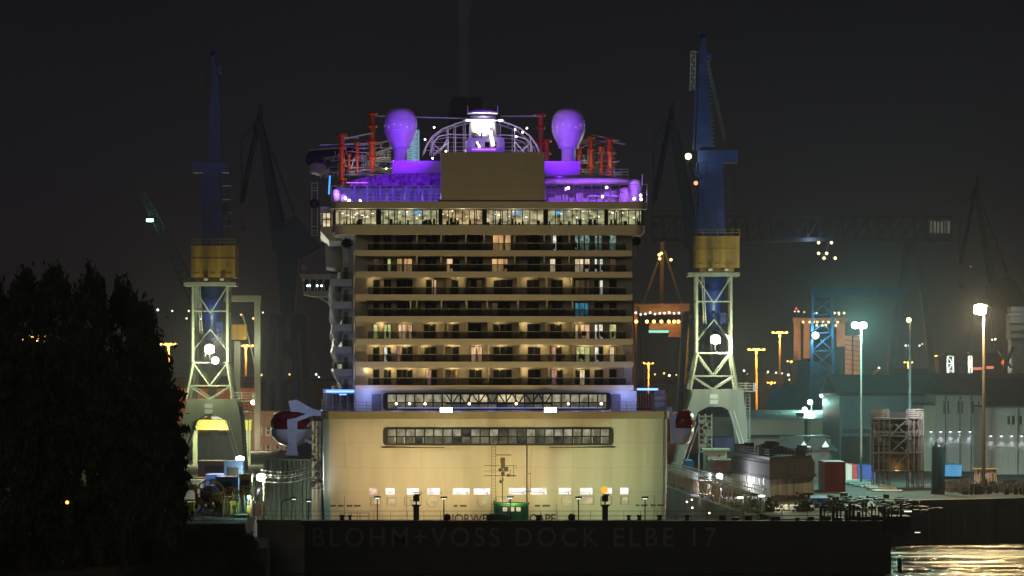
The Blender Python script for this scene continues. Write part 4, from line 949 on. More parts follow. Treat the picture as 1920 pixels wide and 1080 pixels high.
# quay wall on the right with its kerb lit from above
t = thing("quay_wall", "dark stained quay wall above the golden water on the right", "quay wall", P(1820, 1000, 575)); o = t.location
b = MB(o); ed = [(42.4, -5.0), (46.2, 55), (69.5, 70), (170, 118)]
for i in range(3):
    (xa, ya), (xb, yb) = ed[i], ed[i + 1]; dx, dy = xb - xa, yb - ya; L = math.hypot(dx, dy); nx, ny = dy / L, -dx / L
    b.prism([(xa, ya), (xb, yb), (xb + nx * .9, yb + ny * .9), (xa + nx * .9, ya + ny * .9)], -2.5, GZ - .9 if i else GZ - .5, 'Z')
    b.prism([(xa, ya), (xb, yb), (xb + nx * 1.3, yb + ny * 1.3), (xa + nx * 1.3, ya + ny * 1.3)], (GZ - .9 if i else GZ - .5) + .003, GZ + .15, 'Z')
    for k in range(int(L / 3)):
        p = (k + .5) * 3 / L; x, y = xa + dx * p + nx * 1.1, ya + dy * p + ny * 1.1; b.box(x - .15, x + .15, y - .2, y + .2, -1, GZ - 1)
b.build("wall_face", wet, t)
# ================================================================ the two tall dockside cranes beside the ship
def dock_crane(cx, y0_, d, label, flip, dy, steelm, withlamp):
    """cx: image column of the crane's axis; dy: rows lower than the reference crane"""
    base = P(cx, 0, d); base.z = GZ
    t = thing("dock_crane", label, "crane", base, "tall blue dockside cranes")
    s = d / F
    def q(dx, py, yy=0.0): return Vector((base.x + dx * s, base.y + yy, CZ + (HZ - py - dy) * s))
    D = 5.2       # half depth of the portal
    b = MB(base)
    # portal: two frames, each with a deep beam and splayed box legs
    for yy in (-D, D):
        w_ = .45
        b.prism([(q(-40, 0).x, q(0, 730).z), (q(50, 0).x, q(0, 730).z), (q(57, 0).x, q(0, 768).z), (q(64, 0).x, GZ + .6), (q(52, 0).x, GZ + .6), (q(38, 0).x, q(0, 795).z), (q(30, 0).x, q(0, 770).z), (q(14, 0).x, q(0, 762).z),
                 (q(-14, 0).x, q(0, 762).z), (q(-32, 0).x, q(0, 772).z), (q(-41, 0).x, q(0, 800).z), (q(-66, 0).x, GZ + .6), (q(-78, 0).x, GZ + .6), (q(-54, 0).x, q(0, 775).z)], base.y + yy - w_, base.y + yy + w_)
    b.box(q(-44, 0).x, q(54, 0).x, base.y - D + .451, base.y + D - .451, q(0, 745).z, q(0, 731).z)
    for dx in (-72, 58): b.box(q(dx - 7, 0).x, q(dx + 7, 0).x, base.y - D - .8, base.y + D + .8, GZ + .06, GZ + .62)
    b.build("portal", steelm, t)
    b = MB(base)   # white ladders up the legs
    for (a_, c_) in (((-34, 790), (-72, 905)), ((30, 770), (60, 872))):
        for k in (-2, 5):
            b.bar(q(a_[0] + k, a_[1], -D - .6), q(c_[0] + k, c_[1], -D - .6), .09)
    b.box(q(-10, 0).x, q(5, 0).x, base.y - D - .52, base.y - D - .451, q(0, 747).z, q(0, 739).z); b.box(q(-10, 0).x, q(5, 0).x, base.y - D - .52, base.y - D - .451, q(0, 757).z, q(0, 749).z)
    b.rail([q(38, 733, -D + 1), q(78, 733, -D + 1)], 1.3, 1.2, .05, 3); b.rail([q(78, 733, -D + 1), q(78, 733, D)], 1.3, 1.2, .05, 3); b.box(q(45, 0).x, q(78, 0).x, base.y - D + 1, base.y + D, q(0, 734).z, q(0, 733).z)
    for k in range(16): b.bar(q(60, 740 + k * 6, 0), q(68, 740 + k * 6, 0), .07)
    b.bar(q(60, 736, 0), q(60, 840, 0), .07); b.bar(q(68, 736, 0), q(68, 840, 0), .07)
    b.build("ladder", white, t)
    # tapering truss tower
    b = MB(base); tm = .26
    lv = [(730, -46, 42, 4.6), (705, -41, 38, 4.2), (662, -33, 31, 3.6)]
    for k in range(2):
        (p0, a0, c0, h0), (p1, a1, c1, h1) = lv[k], lv[k + 1]
        for (e0, e1) in ((a0, a1), (c0, c1)):
            for sg in (-1, 1): b.bar(q(e0, p0, sg * h0), q(e1, p1, sg * h1), tm)
        for sg in (-1, 1):
            m = (a0 + c0) / 2
            b.bar(q(a1, p1, sg * h1), q(m, p0, sg * h0), tm * .6); b.bar(q(c1, p1, sg * h1), q(m, p0, sg * h0), tm * .6); b.bar(q(a1, p1, sg * h1), q(c1, p1, sg * h1), tm * .6)
        for (e0, e1) in ((a0, a1), (c0, c1)): b.bar(q(e0, p0, -h0), q(e1, p1, h1), tm * .5); b.bar(q(e1, p1, -h1), q(e1, p1, h1), tm * .5)
    for dx in (-33, 31):
        for sg in (-1, 1): b.bar(q(dx, 662, sg * 3.4), q(dx * 1.0, 520, sg * 3.4), .28, 4)
    for sg in (-1, 1):
        b.bar(q(-33, 520, sg * 3.4), q(-1, 570, sg * 3.4), .13); b.bar(q(31, 520, sg * 3.4), q(-1, 570, sg * 3.4), .13); b.bar(q(-33, 566, sg * 3.4), q(31, 566, sg * 3.4), .12)
        b.bar(q(-33, 640, sg * 3.4), q(-1, 600, sg * 3.4), .12); b.bar(q(31, 640, sg * 3.4), q(-1, 600, sg * 3.4), .12)
    for py in (662, 600, 566): 
        for dx in (-33, 31): b.bar(q(dx, py, -3.4), q(dx, py, 3.4), .12)
    b.box(q(-50, 0).x, q(47, 0).x, base.y - 4, base.y + 4, q(0, 519).z, q(0, 512).z)
    b.build("truss_tower", steelm, t)
    b = MB(base); b.lathe(q(0, 620), [(1.2, 0), (1.6, q(0, 560).z - q(0, 620).z), (2.3, q(0, 519).z - q(0, 620).z)], 16)
    for k in range(7): b.box(q(10, 0).x, q(22, 0).x, base.y - 3, base.y - 2.4, q(0, 607 - k * 3).z, q(0, 605.5 - k * 3).z)
    b.build("slewing_column", blue, t)
    b = MB(base); b.bar(q(-24, 520, -3.3), q(-20, 607, -3.3), .07); b.bar(q(-20, 520, -3.3), q(-16, 607, -3.3), .07)
    for k in range(14): b.bar(q(-24 + k * .28, 522 + k * 6, -3.3), q(-20 + k * .28, 522 + k * 6, -3.3), .05)
    b.build("column_ladder", steel, t)
    # yellow machine house
    b = MB(base); b.box(q(-36, 0).x, q(46, 0).x, base.y - 4.2, base.y + 5.5, q(0, 503).z, q(0, 447).z); b.box(q(-37, 0).x, q(47, 0).x, base.y - 4.3, base.y + 5.6, q(0, 447).z, q(0, 444).z)
    b.box(q(-28, 0).x, q(36, 0).x, base.y - 3, base.y + 3, q(0, 511.9).z, q(0, 503.1).z)
    for dx in (-36, -12, 8, 28): b.box(q(dx, 0).x, q(dx, 0).x + .12, base.y - 4.28, base.y - 4.2, q(0, 503).z, q(0, 447.5).z)
    b.box(q(-36, 0).x, q(46, 0).x, base.y - 4.26, base.y - 4.2, q(0, 470).z, q(0, 468).z)
    b.rail([q(-36, 444, -4.2), q(46, 444, -4.2)], 1.1, 1.2, .05, 2)
    for k in range(5): b.box(q(-30 + k * 15, 0).x, q(-30 + k * 15 + 9, 0).x, base.y - 4.29, base.y - 4.2, q(0, 497).z, q(0, 496).z)
    mh = b.build("machine_house", yellow, t)
    for dx in (-12, 18):
        b = MB(base); b.box(q(dx, 0).x, q(dx + 7.5, 0).x, base.y - 4.6, base.y - 4.3, q(0, 509).z, q(0, 505).z); b.build("house_vent", white, mh)
    # blue column, counterweight head, jib
    b = MB(base)
    cl_ = -17 if flip else -30
    b.prism([(q(cl_, 0).x, q(0, 443.9).z), (q(20, 0).x, q(0, 443.9).z), (q(16, 0).x, q(0, 306).z), (q(cl_ + 2, 0).x, q(0, 306).z)], base.y - 2.2, base.y + 2.2)
    b.box(q(-18, 0).x, q(-15, 0).x, base.y - 2.4, base.y - 2.2, q(0, 440).z, q(0, 310).z); b.bar(q(-14, 440, -2.35), q(-10, 320, -2.35), .14); b.bar(q(8, 440, -2.35), q(-2, 330, -2.35), .14)
    for k in range(9):
        f = k / 9; xa = cl_ + 2 * f; xb = 20 - 4 * f; py = 436 - k * 15; b.box(q(xa - .6, 0).x, q(xb + .6, 0).x, base.y - 2.28, base.y - 2.2, q(0, py + 1).z, q(0, py - .6).z)
    b.box(q(-4, 0).x, q(2, 0).x, base.y - 2.3, base.y - 2.21, q(0, 425).z, q(0, 412).z); b.box(q(6, 0).x, q(11, 0).x, base.y - 2.3, base.y - 2.21, q(0, 352).z, q(0, 340).z)
    b.build("upper_column", blue, t)
    b = MB(base); 
    if flip: b.box(q(-36, 0).x, q(30, 0).x, base.y - 2.4, base.y + 3, q(0, 305.9).z, q(0, 287).z)
    else: b.box(q(-31, 0).x, q(44, 0).x, base.y - 2.4, base.y + 3, q(0, 305.9).z, q(0, 283).z)
    b.build("counterweight", blue, t)
    b = MB(base)
    jx = [(-34, 0, 283), (-32, -5, 230), (-29, -11, 160), (-27, -14, 95), (-23, -16, 73)] if not flip else [(-6, 16, 284), (-5, 15, 182), (2, 13, 132), (-2, 7, 100), (0, 5, 88)]
    for k in range(len(jx) - 1):
        a_, c_, p_ = jx[k]; e_, f_, g_ = jx[k + 1]
        b.prism([(q(a_, 0).x, q(0, p_).z), (q(c_, 0).x, q(0, p_).z), (q(f_, 0).x, q(0, g_).z), (q(e_, 0).x, q(0, g_).z)], base.y - 1.2, base.y + 1.2)
    b.lathe(q((jx[-1][0] + jx[-1][1]) / 2, jx[-1][2]), [(.4, 0), (.6, .2), (.6, .6), (.2, .9)], 10); b.box(q(jx[-2][1], 0).x, q(jx[-2][1] + 10, 0).x, base.y - .5, base.y + .5, q(0, jx[-2][2] + 20).z, q(0, jx[-2][2] + 6).z)
    if flip:
        for k in range(12): b.bar(q(16, 200 + k * 7, -1.3), q(20, 204 + k * 7, -1.3), .08)
    else: b.bar(q(-39, 283, -1), q(-33, 168, -1), .22); b.bar(q(-24, 165, -1), q(-34, 168, -1), .15)
    for k in range(len(jx) - 1):
        for m in range(4):
            f = m / 4; xa = jx[k][0] + (jx[k + 1][0] - jx[k][0]) * f; xb = jx[k][1] + (jx[k + 1][1] - jx[k][1]) * f; py = jx[k][2] + (jx[k + 1][2] - jx[k][2]) * f
            b.box(q(xa + .6, 0).x, q(xb - .6, 0).x, base.y - 1.28, base.y - 1.2, q(0, py + .6).z, q(0, py - .6).z)
    b.build("jib", blue, t)
    b = MB(base)
    if not flip: b.lattice(q(-40, 170, 0), q(-38, 96, 0), .8, .8, 9, .07); b.bar(q(-38, 97, 0), q(-18, 100, 0), .08)
    if not flip:
        for k in range(22): b.bar(q(-2 - k * .55, 275 - k * 8, -1.3), q(3 - k * .55, 275 - k * 8, -1.3), .04)
    else: b.lattice(q(-17, 178, 0), q(-17, 112, 0), .7, .7, 9, .06); b.bar(q(-18, 112, 0), q(8, 112, 0), .12)
    for k in range(4): b.bar(q(jx[-1][0] + 2 * k, jx[-1][2] + 4, -.6 + .4 * k), q((16 if flip else 26) + 2 * k, 290, 2), .035, 3)
    b.build("jib_ladder", steel if not flip else dgrey, t)
    b = MB(base)   # cage ladders and stages at the column
    sd = -1 if not flip else 1
    for k in range(5): b.box(q(sd * 18, 0).x, q(sd * 36, 0).x, base.y - 2.6, base.y + 1, q(0, 330 + k * 25).z - .1, q(0, 330 + k * 25).z); b.rail([q(sd * 18, 330 + k * 25, -2.6), q(sd * 36, 330 + k * 25, -2.6)], 1.1, 1, .05, 2)
    for dx in (sd * 20, sd * 27, sd * 33): b.bar(q(dx, 306, -2), q(dx, 440, -2), .08)
    for k in range(14): b.bar(q(24, 310 + k * 8, -1), q(34, 310 + k * 8, -1), .05)
    b.box(q(sd * 20, 0).x, q(sd * 30, 0).x, base.y - 2, base.y - 1, q(0, 385).z, q(0, 365).z)
    b.build("stage", blue if not flip else dblue, t)
    def lamp(dx, py, yy, r, mat, pw_, col, nm="floodlight", light_at=None):
        p = q(dx, py, yy); f = MB(base); f.box(p.x - r, p.x + r, p.y, p.y + .5, p.z - r * .8, p.z + r * .8); f.bar((p.x, p.y + .3, p.z - r), (p.x, p.y + 1.5, p.z - r * 2.2), .1); fo = f.build(nm, dgrey, t)
        f = MB(base); f.ball((p.x, p.y - .1, p.z), r, sy=.5, n=20); f.build("lens", mat, fo)
        if pw_: light('POINT', p - base + Vector((0, -1.5, -.2)), pw_, col, t, r=.4)
    if withlamp:
        lamp(0, 637, -6.4, .8, L_white, 6500, (.88, 1, .55))
        if flip: lamp(10, 658, -5.4, .6, L_white, 1500, (.9, 1, .6))
        else:
            lamp(-49, 295, -3.2, .5, L_warm, 900, (1, .75, .3)); lamp(-35, 345, -3.4, .35, E("cage_red", (1, .35, .15), 2), 0, SOD)
    return t
cs = M("crane_grey_paint", (.30, .31, .26), .5, var=.25, scale=.4, streak=1.5)
tR = dock_crane(1338, 0, 700, "tall blue dockside crane right of the ship with a white floodlight in its truss", False, 0, cs, True)
tL = dock_crane(398, 0, 700, "tall dark blue dockside crane between the black trees and the ship", True, 18, cs, True)
light('SPOT', P(1346, 640, 692) - tR.location, 42000, (.92, 1, .72), tR, P(1490, 800, 782) - tR.location, 50, .6, .4)
light('SPOT', P(402, 640, 692) - tL.location, 30000, (1, .92, .72), tL, P(640, 600, 620) - tL.location, 46, .6, .4)
# ================================================================ dark level-luffing cranes far behind
def far_crane(px, py, s_, d, label, mat, flipx=1, legs=True, hgt=1.0):
    base = P(px, 0, d); base.z = GZ - .3
    t = thing("harbour_crane", label, "crane", base, "dark harbour cranes in the distance")
    k = d / F
    def q(dx, dy, yy=0): return Vector((base.x + flipx * dx * s_ * k, base.y + yy, CZ + (HZ - py - dy * s_) * k))
    b = MB(base)
    for yy in (-2, 2):
        b.bar(q(-2, 30, yy * .5), q(34, 232, yy), .9 * s_, 4, 2.0 * s_); b.bar(q(-2, 10, yy * .3), q(-36, 180, yy), .7 * s_, 4, .8 * s_)
    for i in range(6):
        f = i / 6; b.bar(q(-2 + 36 * f, 30 + 200 * f, -1), q(-2 + 36 * f, 30 + 200 * f, 1), .3)
    b.bar(q(0, -5), q(-2, 35), .8 * s_); b.bar(q(-6, 20), q(-30, 55), .35 * s_); b.bar(q(-37, 58), q(-37, 185), .3 * s_); b.bar(q(-10, 40), q(-37, 60), .25 * s_); b.bar(q(4, 40), q(62, 200), .45 * s_); b.box(q(-38, 0).x, q(-30, 0).x, base.y - .5, base.y + .5, q(0, 232).z, q(0, 222).z)
    b.bar(q(-37, 185), q(-37, 225), .08)
    b.build("jib", mat, t)
    b = MB(base)
    b.prism([(q(18, 0).x, q(0, 225).z), (q(66, 0).x, q(0, 205).z), (q(110, 0).x, q(0, 262).z), (q(70, 0).x, q(0, 285).z), (q(22, 0).x, q(0, 270).z)], base.y - 3, base.y + 3); b.build("machine_house", mat, t)
    if legs:
        zb_ = GZ; b = MB(base)
        b.prism([(q(28, 0).x, q(0, 270).z), (q(72, 0).x, q(0, 270).z), (q(62, 0).x, q(0, 390).z), (q(38, 0).x, q(0, 390).z)], base.y - 2.5, base.y + 2.5)
        b.box(q(20, 0).x, q(80, 0).x, base.y - 4, base.y + 4, q(0, 395).z, q(0, 389).z)
        for yy in (-4, 4):
            for (a_, c_) in ((24, 6), (40, 28), (60, 70), (76, 92)): b.bar(q(a_, 392, yy), Vector((q(c_, 0).x, base.y + yy, zb_)), .8 * s_)
            b.bar(q(24, 395, yy), Vector((q(70, 0).x, base.y + yy, (q(0, 500).z))), .4 * s_); b.bar(q(76, 395, yy), Vector((q(28, 0).x, base.y + yy, (q(0, 500).z))), .4 * s_)
        b.build("portal", mat, t)
    return t
far_crane(490, 200, 1.0, 1000, "dark blue level luffing crane rising between the left dock crane and the ship", dblue)
far_crane(1262, 195, 1.0, 1000, "dark blue level luffing crane half hidden right of the ship's top deck", dblue)
far_crane(1833, 332, .9, 1500, "faint black crane at the far right with a steep tie", M("far_dark_grey", (.05, .05, .055)), 1)
# thin lattice jib with a green lamp, top left
base = P(408, 0, 820); base.z = GZ
t = thing("lattice_crane", "thin lattice boom leaning left with a green lamp above the black trees", "crane", base)
b = MB(base); a_, c_ = P(268, 362, 820), P(392, 610, 820); b.lattice(c_, a_, 2.6, 2.6, 22, .17, .09, w2=1.2, h2=1.2); b.bar(a_, a_ + Vector((-2.0, 0, 4.2)), .12)
b.build("boom", M("boom_teal", (.10, .15, .15)), t)
b = MB(base); b.bar(P(392, 610, 820), Vector((P(404, 0, 820).x, base.y, GZ)), 1.0, 4); b.box(base.x - 4, base.x + 5, base.y - 3, base.y + 4, GZ, GZ + 4.5); b.build("crane_body", grey, t)
p = P(281, 413, 818); b = MB(base); b.box(p.x - .7, p.x + .7, p.y, p.y + .4, p.z - .3, p.z + .3); fo = b.build("boom_lamp", dgrey, t); b = MB(base); b.box(p.x - .65, p.x + .65, p.y - .1, p.y - .01, p.z - .28, p.z + .28); b.build("lens", E("boom_green", (.25, 1, .6), 14), fo)
light('POINT', p - base + Vector((0, -1, 0)), 70, (.2, 1, .6), t)
# gantry with yellow cabin behind the left crane
base = P(462, 0, 900); base.z = GZ
t = thing("gantry_crane", "pale gantry with a yellow trolley cabin behind the left dock crane", "crane", base)
k = 900 / F; q = lambda px, py, yy=0: P(px, py, 900 + yy)
b = MB(base)
for px in (445, 483):
    x = q(px, 0).x; b.box(x - .65, x + .65, base.y - .7, base.y + .7, GZ, q(0, 560 if px == 483 else 640).z)
b.box(q(368, 0).x, q(490, 0).x, base.y - .9, base.y + .9, q(0, 566).z, q(0, 554).z); b.box(q(362, 0).x, q(372, 0).x, base.y - .7, base.y + .7, GZ, q(0, 560).z)
b.box(q(364, 0).x, q(446, 0).x, base.y - .5, base.y + .5, q(0, 704).z, q(0, 698).z)
b.bar(q(455, 590), q(482, 700), .18); b.box(q(440, 0).x, q(492, 0).x, base.y + 3, base.y + 5, q(0, 568).z, q(0, 395).z) if False else None
b.build("gantry_frame", M("gantry_pale", (.36, .37, .31), .5, var=.2, streak=1), t)
b = MB(base); b.box(q(431, 0).x, q(463, 0).x, base.y - 2, base.y - .95, q(0, 637).z, q(0, 611).z); b.box(q(430, 0).x, q(464, 0).x, base.y - 2.1, base.y - .94, q(0, 611).z, q(0, 609).z); b.build("trolley_cabin", yellow, t)
light('POINT', q(447, 595) - base + Vector((0, -3.5, 0)), 300, (1, .9, .4), t); light('POINT', q(470, 650) - base + Vector((0, -5, 0)), 1000, (.95, 1, .6), t)
# long lattice girder of the yard gantry, right
base = P(1690, 0, 1120); base.z = GZ - .3; d = 1120
t = thing("shipyard_gantry", "long dark lattice girder right of the dock crane with a pale cabin at its end", "crane", base)
q = lambda px, py, yy=0: P(px, py, d + yy)
fd = M("girder_blue_grey", (.045, .06, .085), .5)
b = MB(base); z0, z1 = q(0, 446).z, q(0, 404).z; x0, x1 = q(1222, 0).x, q(1782, 0).x
for yy in (-3, 3):
    b.box(x0, x1, base.y + yy - .5, base.y + yy + .5, z0 - 1, z0); b.box(x0, x1, base.y + yy - .35, base.y + yy + .35, z1 - .7, z1)
    for i in range(26):
        x = x0 + (x1 - x0) * i / 25; xn = x0 + (x1 - x0) * (i + 1) / 25; b.bar((x, base.y + yy, z0), (x, base.y + yy, z1 - .7), .2)
        if i < 25: b.bar((x, base.y + yy, z0), (xn, base.y + yy, z1 - .7), .16)
b.rail([(x0, base.y - 3.4, z1), (x1, base.y - 3.4, z1)], 1.1, 4, .08, 2)
b.build("girder", fd, t)
b = MB(base)
for yy in (-4, 4):
    b.bar(q(1700, 448, yy), Vector((q(1655, 0).x, base.y + yy, GZ)), 1.2); b.bar(q(1706, 448, yy), q(1726, 505, yy), 1.0); b.bar(q(1726, 505, yy), Vector((q(1760, 0).x, base.y + yy, GZ)), 1.0)
b.build("gantry_leg", fd, t)
b = MB(base); b.box(q(1738, 0).x, q(1781, 0).x, base.y - 4.4, base.y - 3.6, q(0, 441).z, q(0, 413).z); b.mi = 1
for k_ in range(6): b.box(q(1741 + k_ * 6.5, 0).x, q(1745 + k_ * 6.5, 0).x, base.y - 4.5, base.y - 4.41, q(0, 438).z, q(0, 416).z)
b.build("end_cabin", [M("cabin_bluegrey", (.2, .22, .22)), E("cabin_dim_window", (.75, .8, .6), .10, .6)], t)
light('POINT', q(1520, 455, -6) - base, 700, (.6, .8, 1), t)
tr_ = MB(base)
for (px, py) in ((1535, 455), (1559, 455), (1535, 475), (1550, 475), (1545, 484), (1566, 484)): tr_.ball(q(px, py, -3), .4, n=6)
tr_.mi = 1; tr_.bar(q(1553, 448, -2), q(1550, 486, -2), .4); tr_.box(q(1538, 0).x, q(1556, 0).x, base.y - 2, base.y + 1, q(0, 486).z, q(0, 476).z); tr_.build("trolley", [E("trolley_lamp", (1, .8, .4), 3), fd], t)
for (px, w_) in ((1538, 3), (1552, 1.5), (1590, 2)):
    pass
# blue portal tower with a cool white floodlight
base = P(1542, 0, 900); base.z = GZ; d = 900
t = thing("portal_tower", "blue lattice portal with a cool white floodlight right of the dock crane", "crane", base)
b = MB(base); tb = M("tower_teal_blue", (.03, .14, .26), .5)
for yy in (-2.5, 2.5):
    for px, pb in ((1524, 1518), (1560, 1566)): b.bar(P(px, 556, d + yy), Vector((P(pb, 0, d + yy).x, base.y + yy, GZ)), .42)
    for py in range(556, 760, 34): b.bar(P(1522, py, d + yy), P(1562, py + 34, d + yy), .14); b.bar(P(1562, py, d + yy), P(1522, py + 34, d + yy), .14); b.bar(P(1522, py, d + yy), P(1562, py, d + yy), .14)
for py in range(556, 760, 34):
    for px in (1522, 1562): b.bar(P(px, py, d - 2.5), P(px, py, d + 2.5), .14)
b.build("tower_truss", tb, t)
b = MB(base); b.box(P(1518, 0, d).x, P(1700, 0, d).x, base.y - 3, base.y + 3, P(0, 556, d).z, P(0, 538, d).z); b.box(P(1518, 0, d).x, P(1700, 0, d).x, base.y - 3.2, base.y - 3.01, P(0, 557, d).z, P(0, 554, d).z); b.build("top_girder", tb, t)
b = MB(base); p = P(1529, 629, d - 3.4); b.box(p.x - .7, p.x + .7, p.y, p.y + .6, p.z - .6, p.z + .6); fo = b.build("floodlight", dgrey, t); b = MB(base); b.lathe((p.x, p.y - .01, p.z), [(.75, 0), (.6, -.3), (.2, -.45)], 16, 'Y'); b.build("lens", L_cool, fo)
light('POINT', p - base + Vector((0, -1.5, 0)), 2600, (.45, .85, 1), t)
# sodium lit container crane portal
base = P(1240, 0, 1400); base.z = GZ - .3; d = 1400
t = thing("container_crane", "orange lit container crane portal with rows of lamps just right of the ship", "crane", base)
b = MB(base); q = lambda px, py, yy=0: P(px, py, d + yy)
for yy in (-6, 6):
    b.box(q(1188, 0).x, q(1292, 0).x, base.y + yy - 1.2, base.y + yy + 1.2, q(0, 590).z, q(0, 570).z)
    b.prism([(q(1278, 0).x, q(0, 590).z), (q(1292, 0).x, q(0, 590).z), (q(1282, 0).x, GZ), (q(1268, 0).x, GZ)], base.y + yy - 1, base.y + yy + 1)
    b.prism([(q(1180, 0).x, q(0, 590).z), (q(1194, 0).x, q(0, 590).z), (q(1190, 0).x, GZ), (q(1178, 0).x, GZ)], base.y + yy - 1, base.y + yy + 1)
b.bar(q(1240, 570), q(1242, 450), .9); b.bar(q(1242, 470), q(1205, 570), .5); b.bar(q(1246, 470), q(1278, 570), .5); b.box(q(1270, 0).x, q(1280, 0).x, base.y - 8, base.y - 7, q(0, 622).z, q(0, 616).z)
b.build("portal", M("portal_tan", (.30, .20, .13), .6), t)
b = MB(base)
for px in range(1192, 1282, 9): b.ball(q(px, 588 + rnd.uniform(-2, 2), -8), .38, n=6)
b.build("beam_lamp", E("beam_lamp_white", (1, .92, .75), 2.5), t)
b = MB(base)
for px in (1193, 1213, 1226, 1240, 1254, 1264, 1272): b.ball(q(px, 603 - (px > 1190) * .0, -8), .55, n=6)
b.build("walkway_lamp", L_sod, t)
b = MB(base); b.box(q(1215, 0).x, q(1252, 0).x, base.y - 8, base.y - 7.6, q(0, 624).z, q(0, 620).z); b.build("strip_light", E("strip_mint", (.25, 1, .75), 1.3), t)
b = MB(base); b.box(q(1216, 0).x, q(1276, 0).x, base.y - 5, base.y + 4, q(0, 625).z, q(0, 606).z)
for k_ in range(9): b.bar(q(1254 + k_ * 2.6, 606, -7), q(1254 + k_ * 2.6, 632, -7), .2)
b.build("operator_walkway", M("walk_tan", (.35, .2, .12)), t)
b = MB(base)
for (px, py) in ((1236, 478), (1240, 475), (1237, 485), (1258, 487)): b.ball(q(px, py, -4), .5, n=6)
b.build("boom_lamp", E("boom_lamp_yellow", (1, .75, .25), 3), t)
light('POINT', q(1244, 600, -14) - base, 2300, (1, .48, .14), t); light('POINT', q(1275, 650, -14) - base, 1500, (1, .48, .14), t); light('POINT', q(1238, 482, -9) - base, 300, (1, .7, .2), t)
# sodium lit legs seen behind the blue portal
base = P(1545, 0, 1300); base.z = GZ - .3; d = 1300
t = thing("stacking_crane", "orange lit crane legs and stairs behind the blue portal tower", "crane", base, None)
b = MB(base); q = lambda px, py, yy=0: P(px, py, d + yy)
for (pa, pb) in ((1488, 1501), (1506, 1518), (1584, 1597), (1600, 1612)): b.box(q(pa, 0).x, q(pb, 0).x, base.y - 1, base.y + 1, GZ, q(0, 600 if pa < 1550 else 628).z)
b.box(q(1486, 0).x, q(1590, 0).x, base.y - 1.2, base.y + 1.2, q(0, 604).z, q(0, 596).z); b.box(q(1568, 0).x, q(1584, 0).x, base.y - 1.2, base.y + 1.2, q(0, 650).z, q(0, 600).z)
b.build("crane_leg", M("leg_tan", (.5, .38, .30), .6), t)
b = MB(base)
for k_ in range(14): b.bar(q(1486, 660 + k_ * 4, -2), q(1498, 660 + k_ * 4, -2), .15); b.bar(q(1584, 628 + 9 * k_, -2), q(1612, 632 + 9 * k_, -2), .15)
b.build("stair", dgrey, t)
b = MB(base)
for k_ in range(16): b.ball(q(1505 + rnd.uniform(0, 80), rnd.choice((600, 604, 610, 587)), -3), .38, n=6)
b.build("lamp_row", E("lamp_row_amber", (1, .62, .25), 3), t)
for px in (1490, 1515, 1590): light('POINT', q(px, 640, -9) - base, 900, (1, .5, .22), t)
light('POINT', q(1600, 690, -8) - base, 900, (1, .5, .22), t)
# ================================================================ buildings and yard on the right
def hall(name, label, px0, px1, d, py_eave, py_ridge, depth, wallm, roofm, extra=None, cat="hall"):
    x0, x1 = P(px0, 0, d).x, P(px1, 0, d).x; ze = P(0, py_eave, d).z; zr = P(0, py_ridge, d + depth * .5).z
    base = Vector(((x0 + x1) / 2, CY + d, GZ)); t = thing(name, label, cat, base)
    b = MB(base); b.box(x0, x1, base.y, base.y + depth, GZ - .2, ze); b.build("wall", wallm, t)
    b = MB(base); y_ = base.y; b.prism([(y_ - .5, ze), (y_ + depth * .5, zr), (y_ + depth + .5, ze), (y_ + depth + .5, ze + .25), (y_ + depth * .5, zr + .25), (y_ - .5, ze + .25)], x0 - .4, x1 + .4, 'X'); b.build("roof", roofm, t)
    return t, base, x0, x1, ze
metal_pale = M("corrugated_pale", (.62, .66, .52), .5, var=.12, scale=1.2, streak=3)
roof_pale = M("roof_sheet_pale", (.45, .5, .5), .45, var=.12)
t, o, x0, x1, ze = hall("storage_hall", "low pale hall with a bright sheet roof behind the black dormer roofs", 1398, 1576, 780, 787, 771, 26, metal_pale, roof_pale)
b = MB(o); b.box(x0 - .3, x1 - .2, o.y - .5, o.y - .01, P(0, 818, 780).z - .25, P(0, 816, 780).z); b.box(P(1508, 0, 780).x, P(1514, 0, 780).x, o.y - .3, o.y - .01, P(0, 816, 780).z, ze); b.build("gutter", dgrey, t)
b = MB(o)
for px in (1513, 1518): b.bar(P(px, 815, 779), P(px, 774, 779), .05)
for k in range(14): b.bar(P(1513, 813 - 3 * k, 779), P(1518, 813 - 3 * k, 779), .04)
b.build("ladder", dgrey, t)
b = MB(o); b.prism([(P(1493, 0, 779).x, P(0, 774, 779).z), (P(1509, 0, 779).x, P(0, 774, 779).z), (P(1506, 0, 779).x, P(0, 782, 779).z), (P(1496, 0, 779).x, P(0, 782, 779).z)], o.y - 1, o.y + 1); b.build("roof_hopper", black, t)
t, o, x0, x1, ze = hall("annex_building", "dim grey annex with a small dark window below the pale hall", 1392, 1576, 760, 822, 818, 14, M("annex_wall", (.36, .40, .36), .8, var=.2), dgrey, cat="building")
b = MB(o); b.box(P(1456, 0, 760).x, P(1467, 0, 760).x, o.y - .06, o.y - .01, P(0, 836, 760).z, P(0, 827, 760).z); b.mi = 1; b.box(P(1461, 0, 760).x, P(1462, 0, 760).x, o.y - .08, o.y - .061, P(0, 836, 760).z, P(0, 827, 760).z); b.build("window", [black, steel], t)
teal = M("teal_sheet_wall", (.10, .22, .27), .5, var=.2, scale=1, streak=3)
t, o, x0, x1, ze = hall("assembly_hall", "large dark teal hall behind the lamp mast and the scaffold tower", 1574, 1762, 740, 742, 705, 40, teal, M("teal_roof", (.10, .21, .25), .5, var=.15))
b = MB(o); b.box(x0 - .3, x1 + .3, o.y - .9, o.y - .52, P(0, 742, 740).z, P(0, 737, 740).z); b.build("eave_beam", M("teal_dark", (.015, .03, .04)), t)
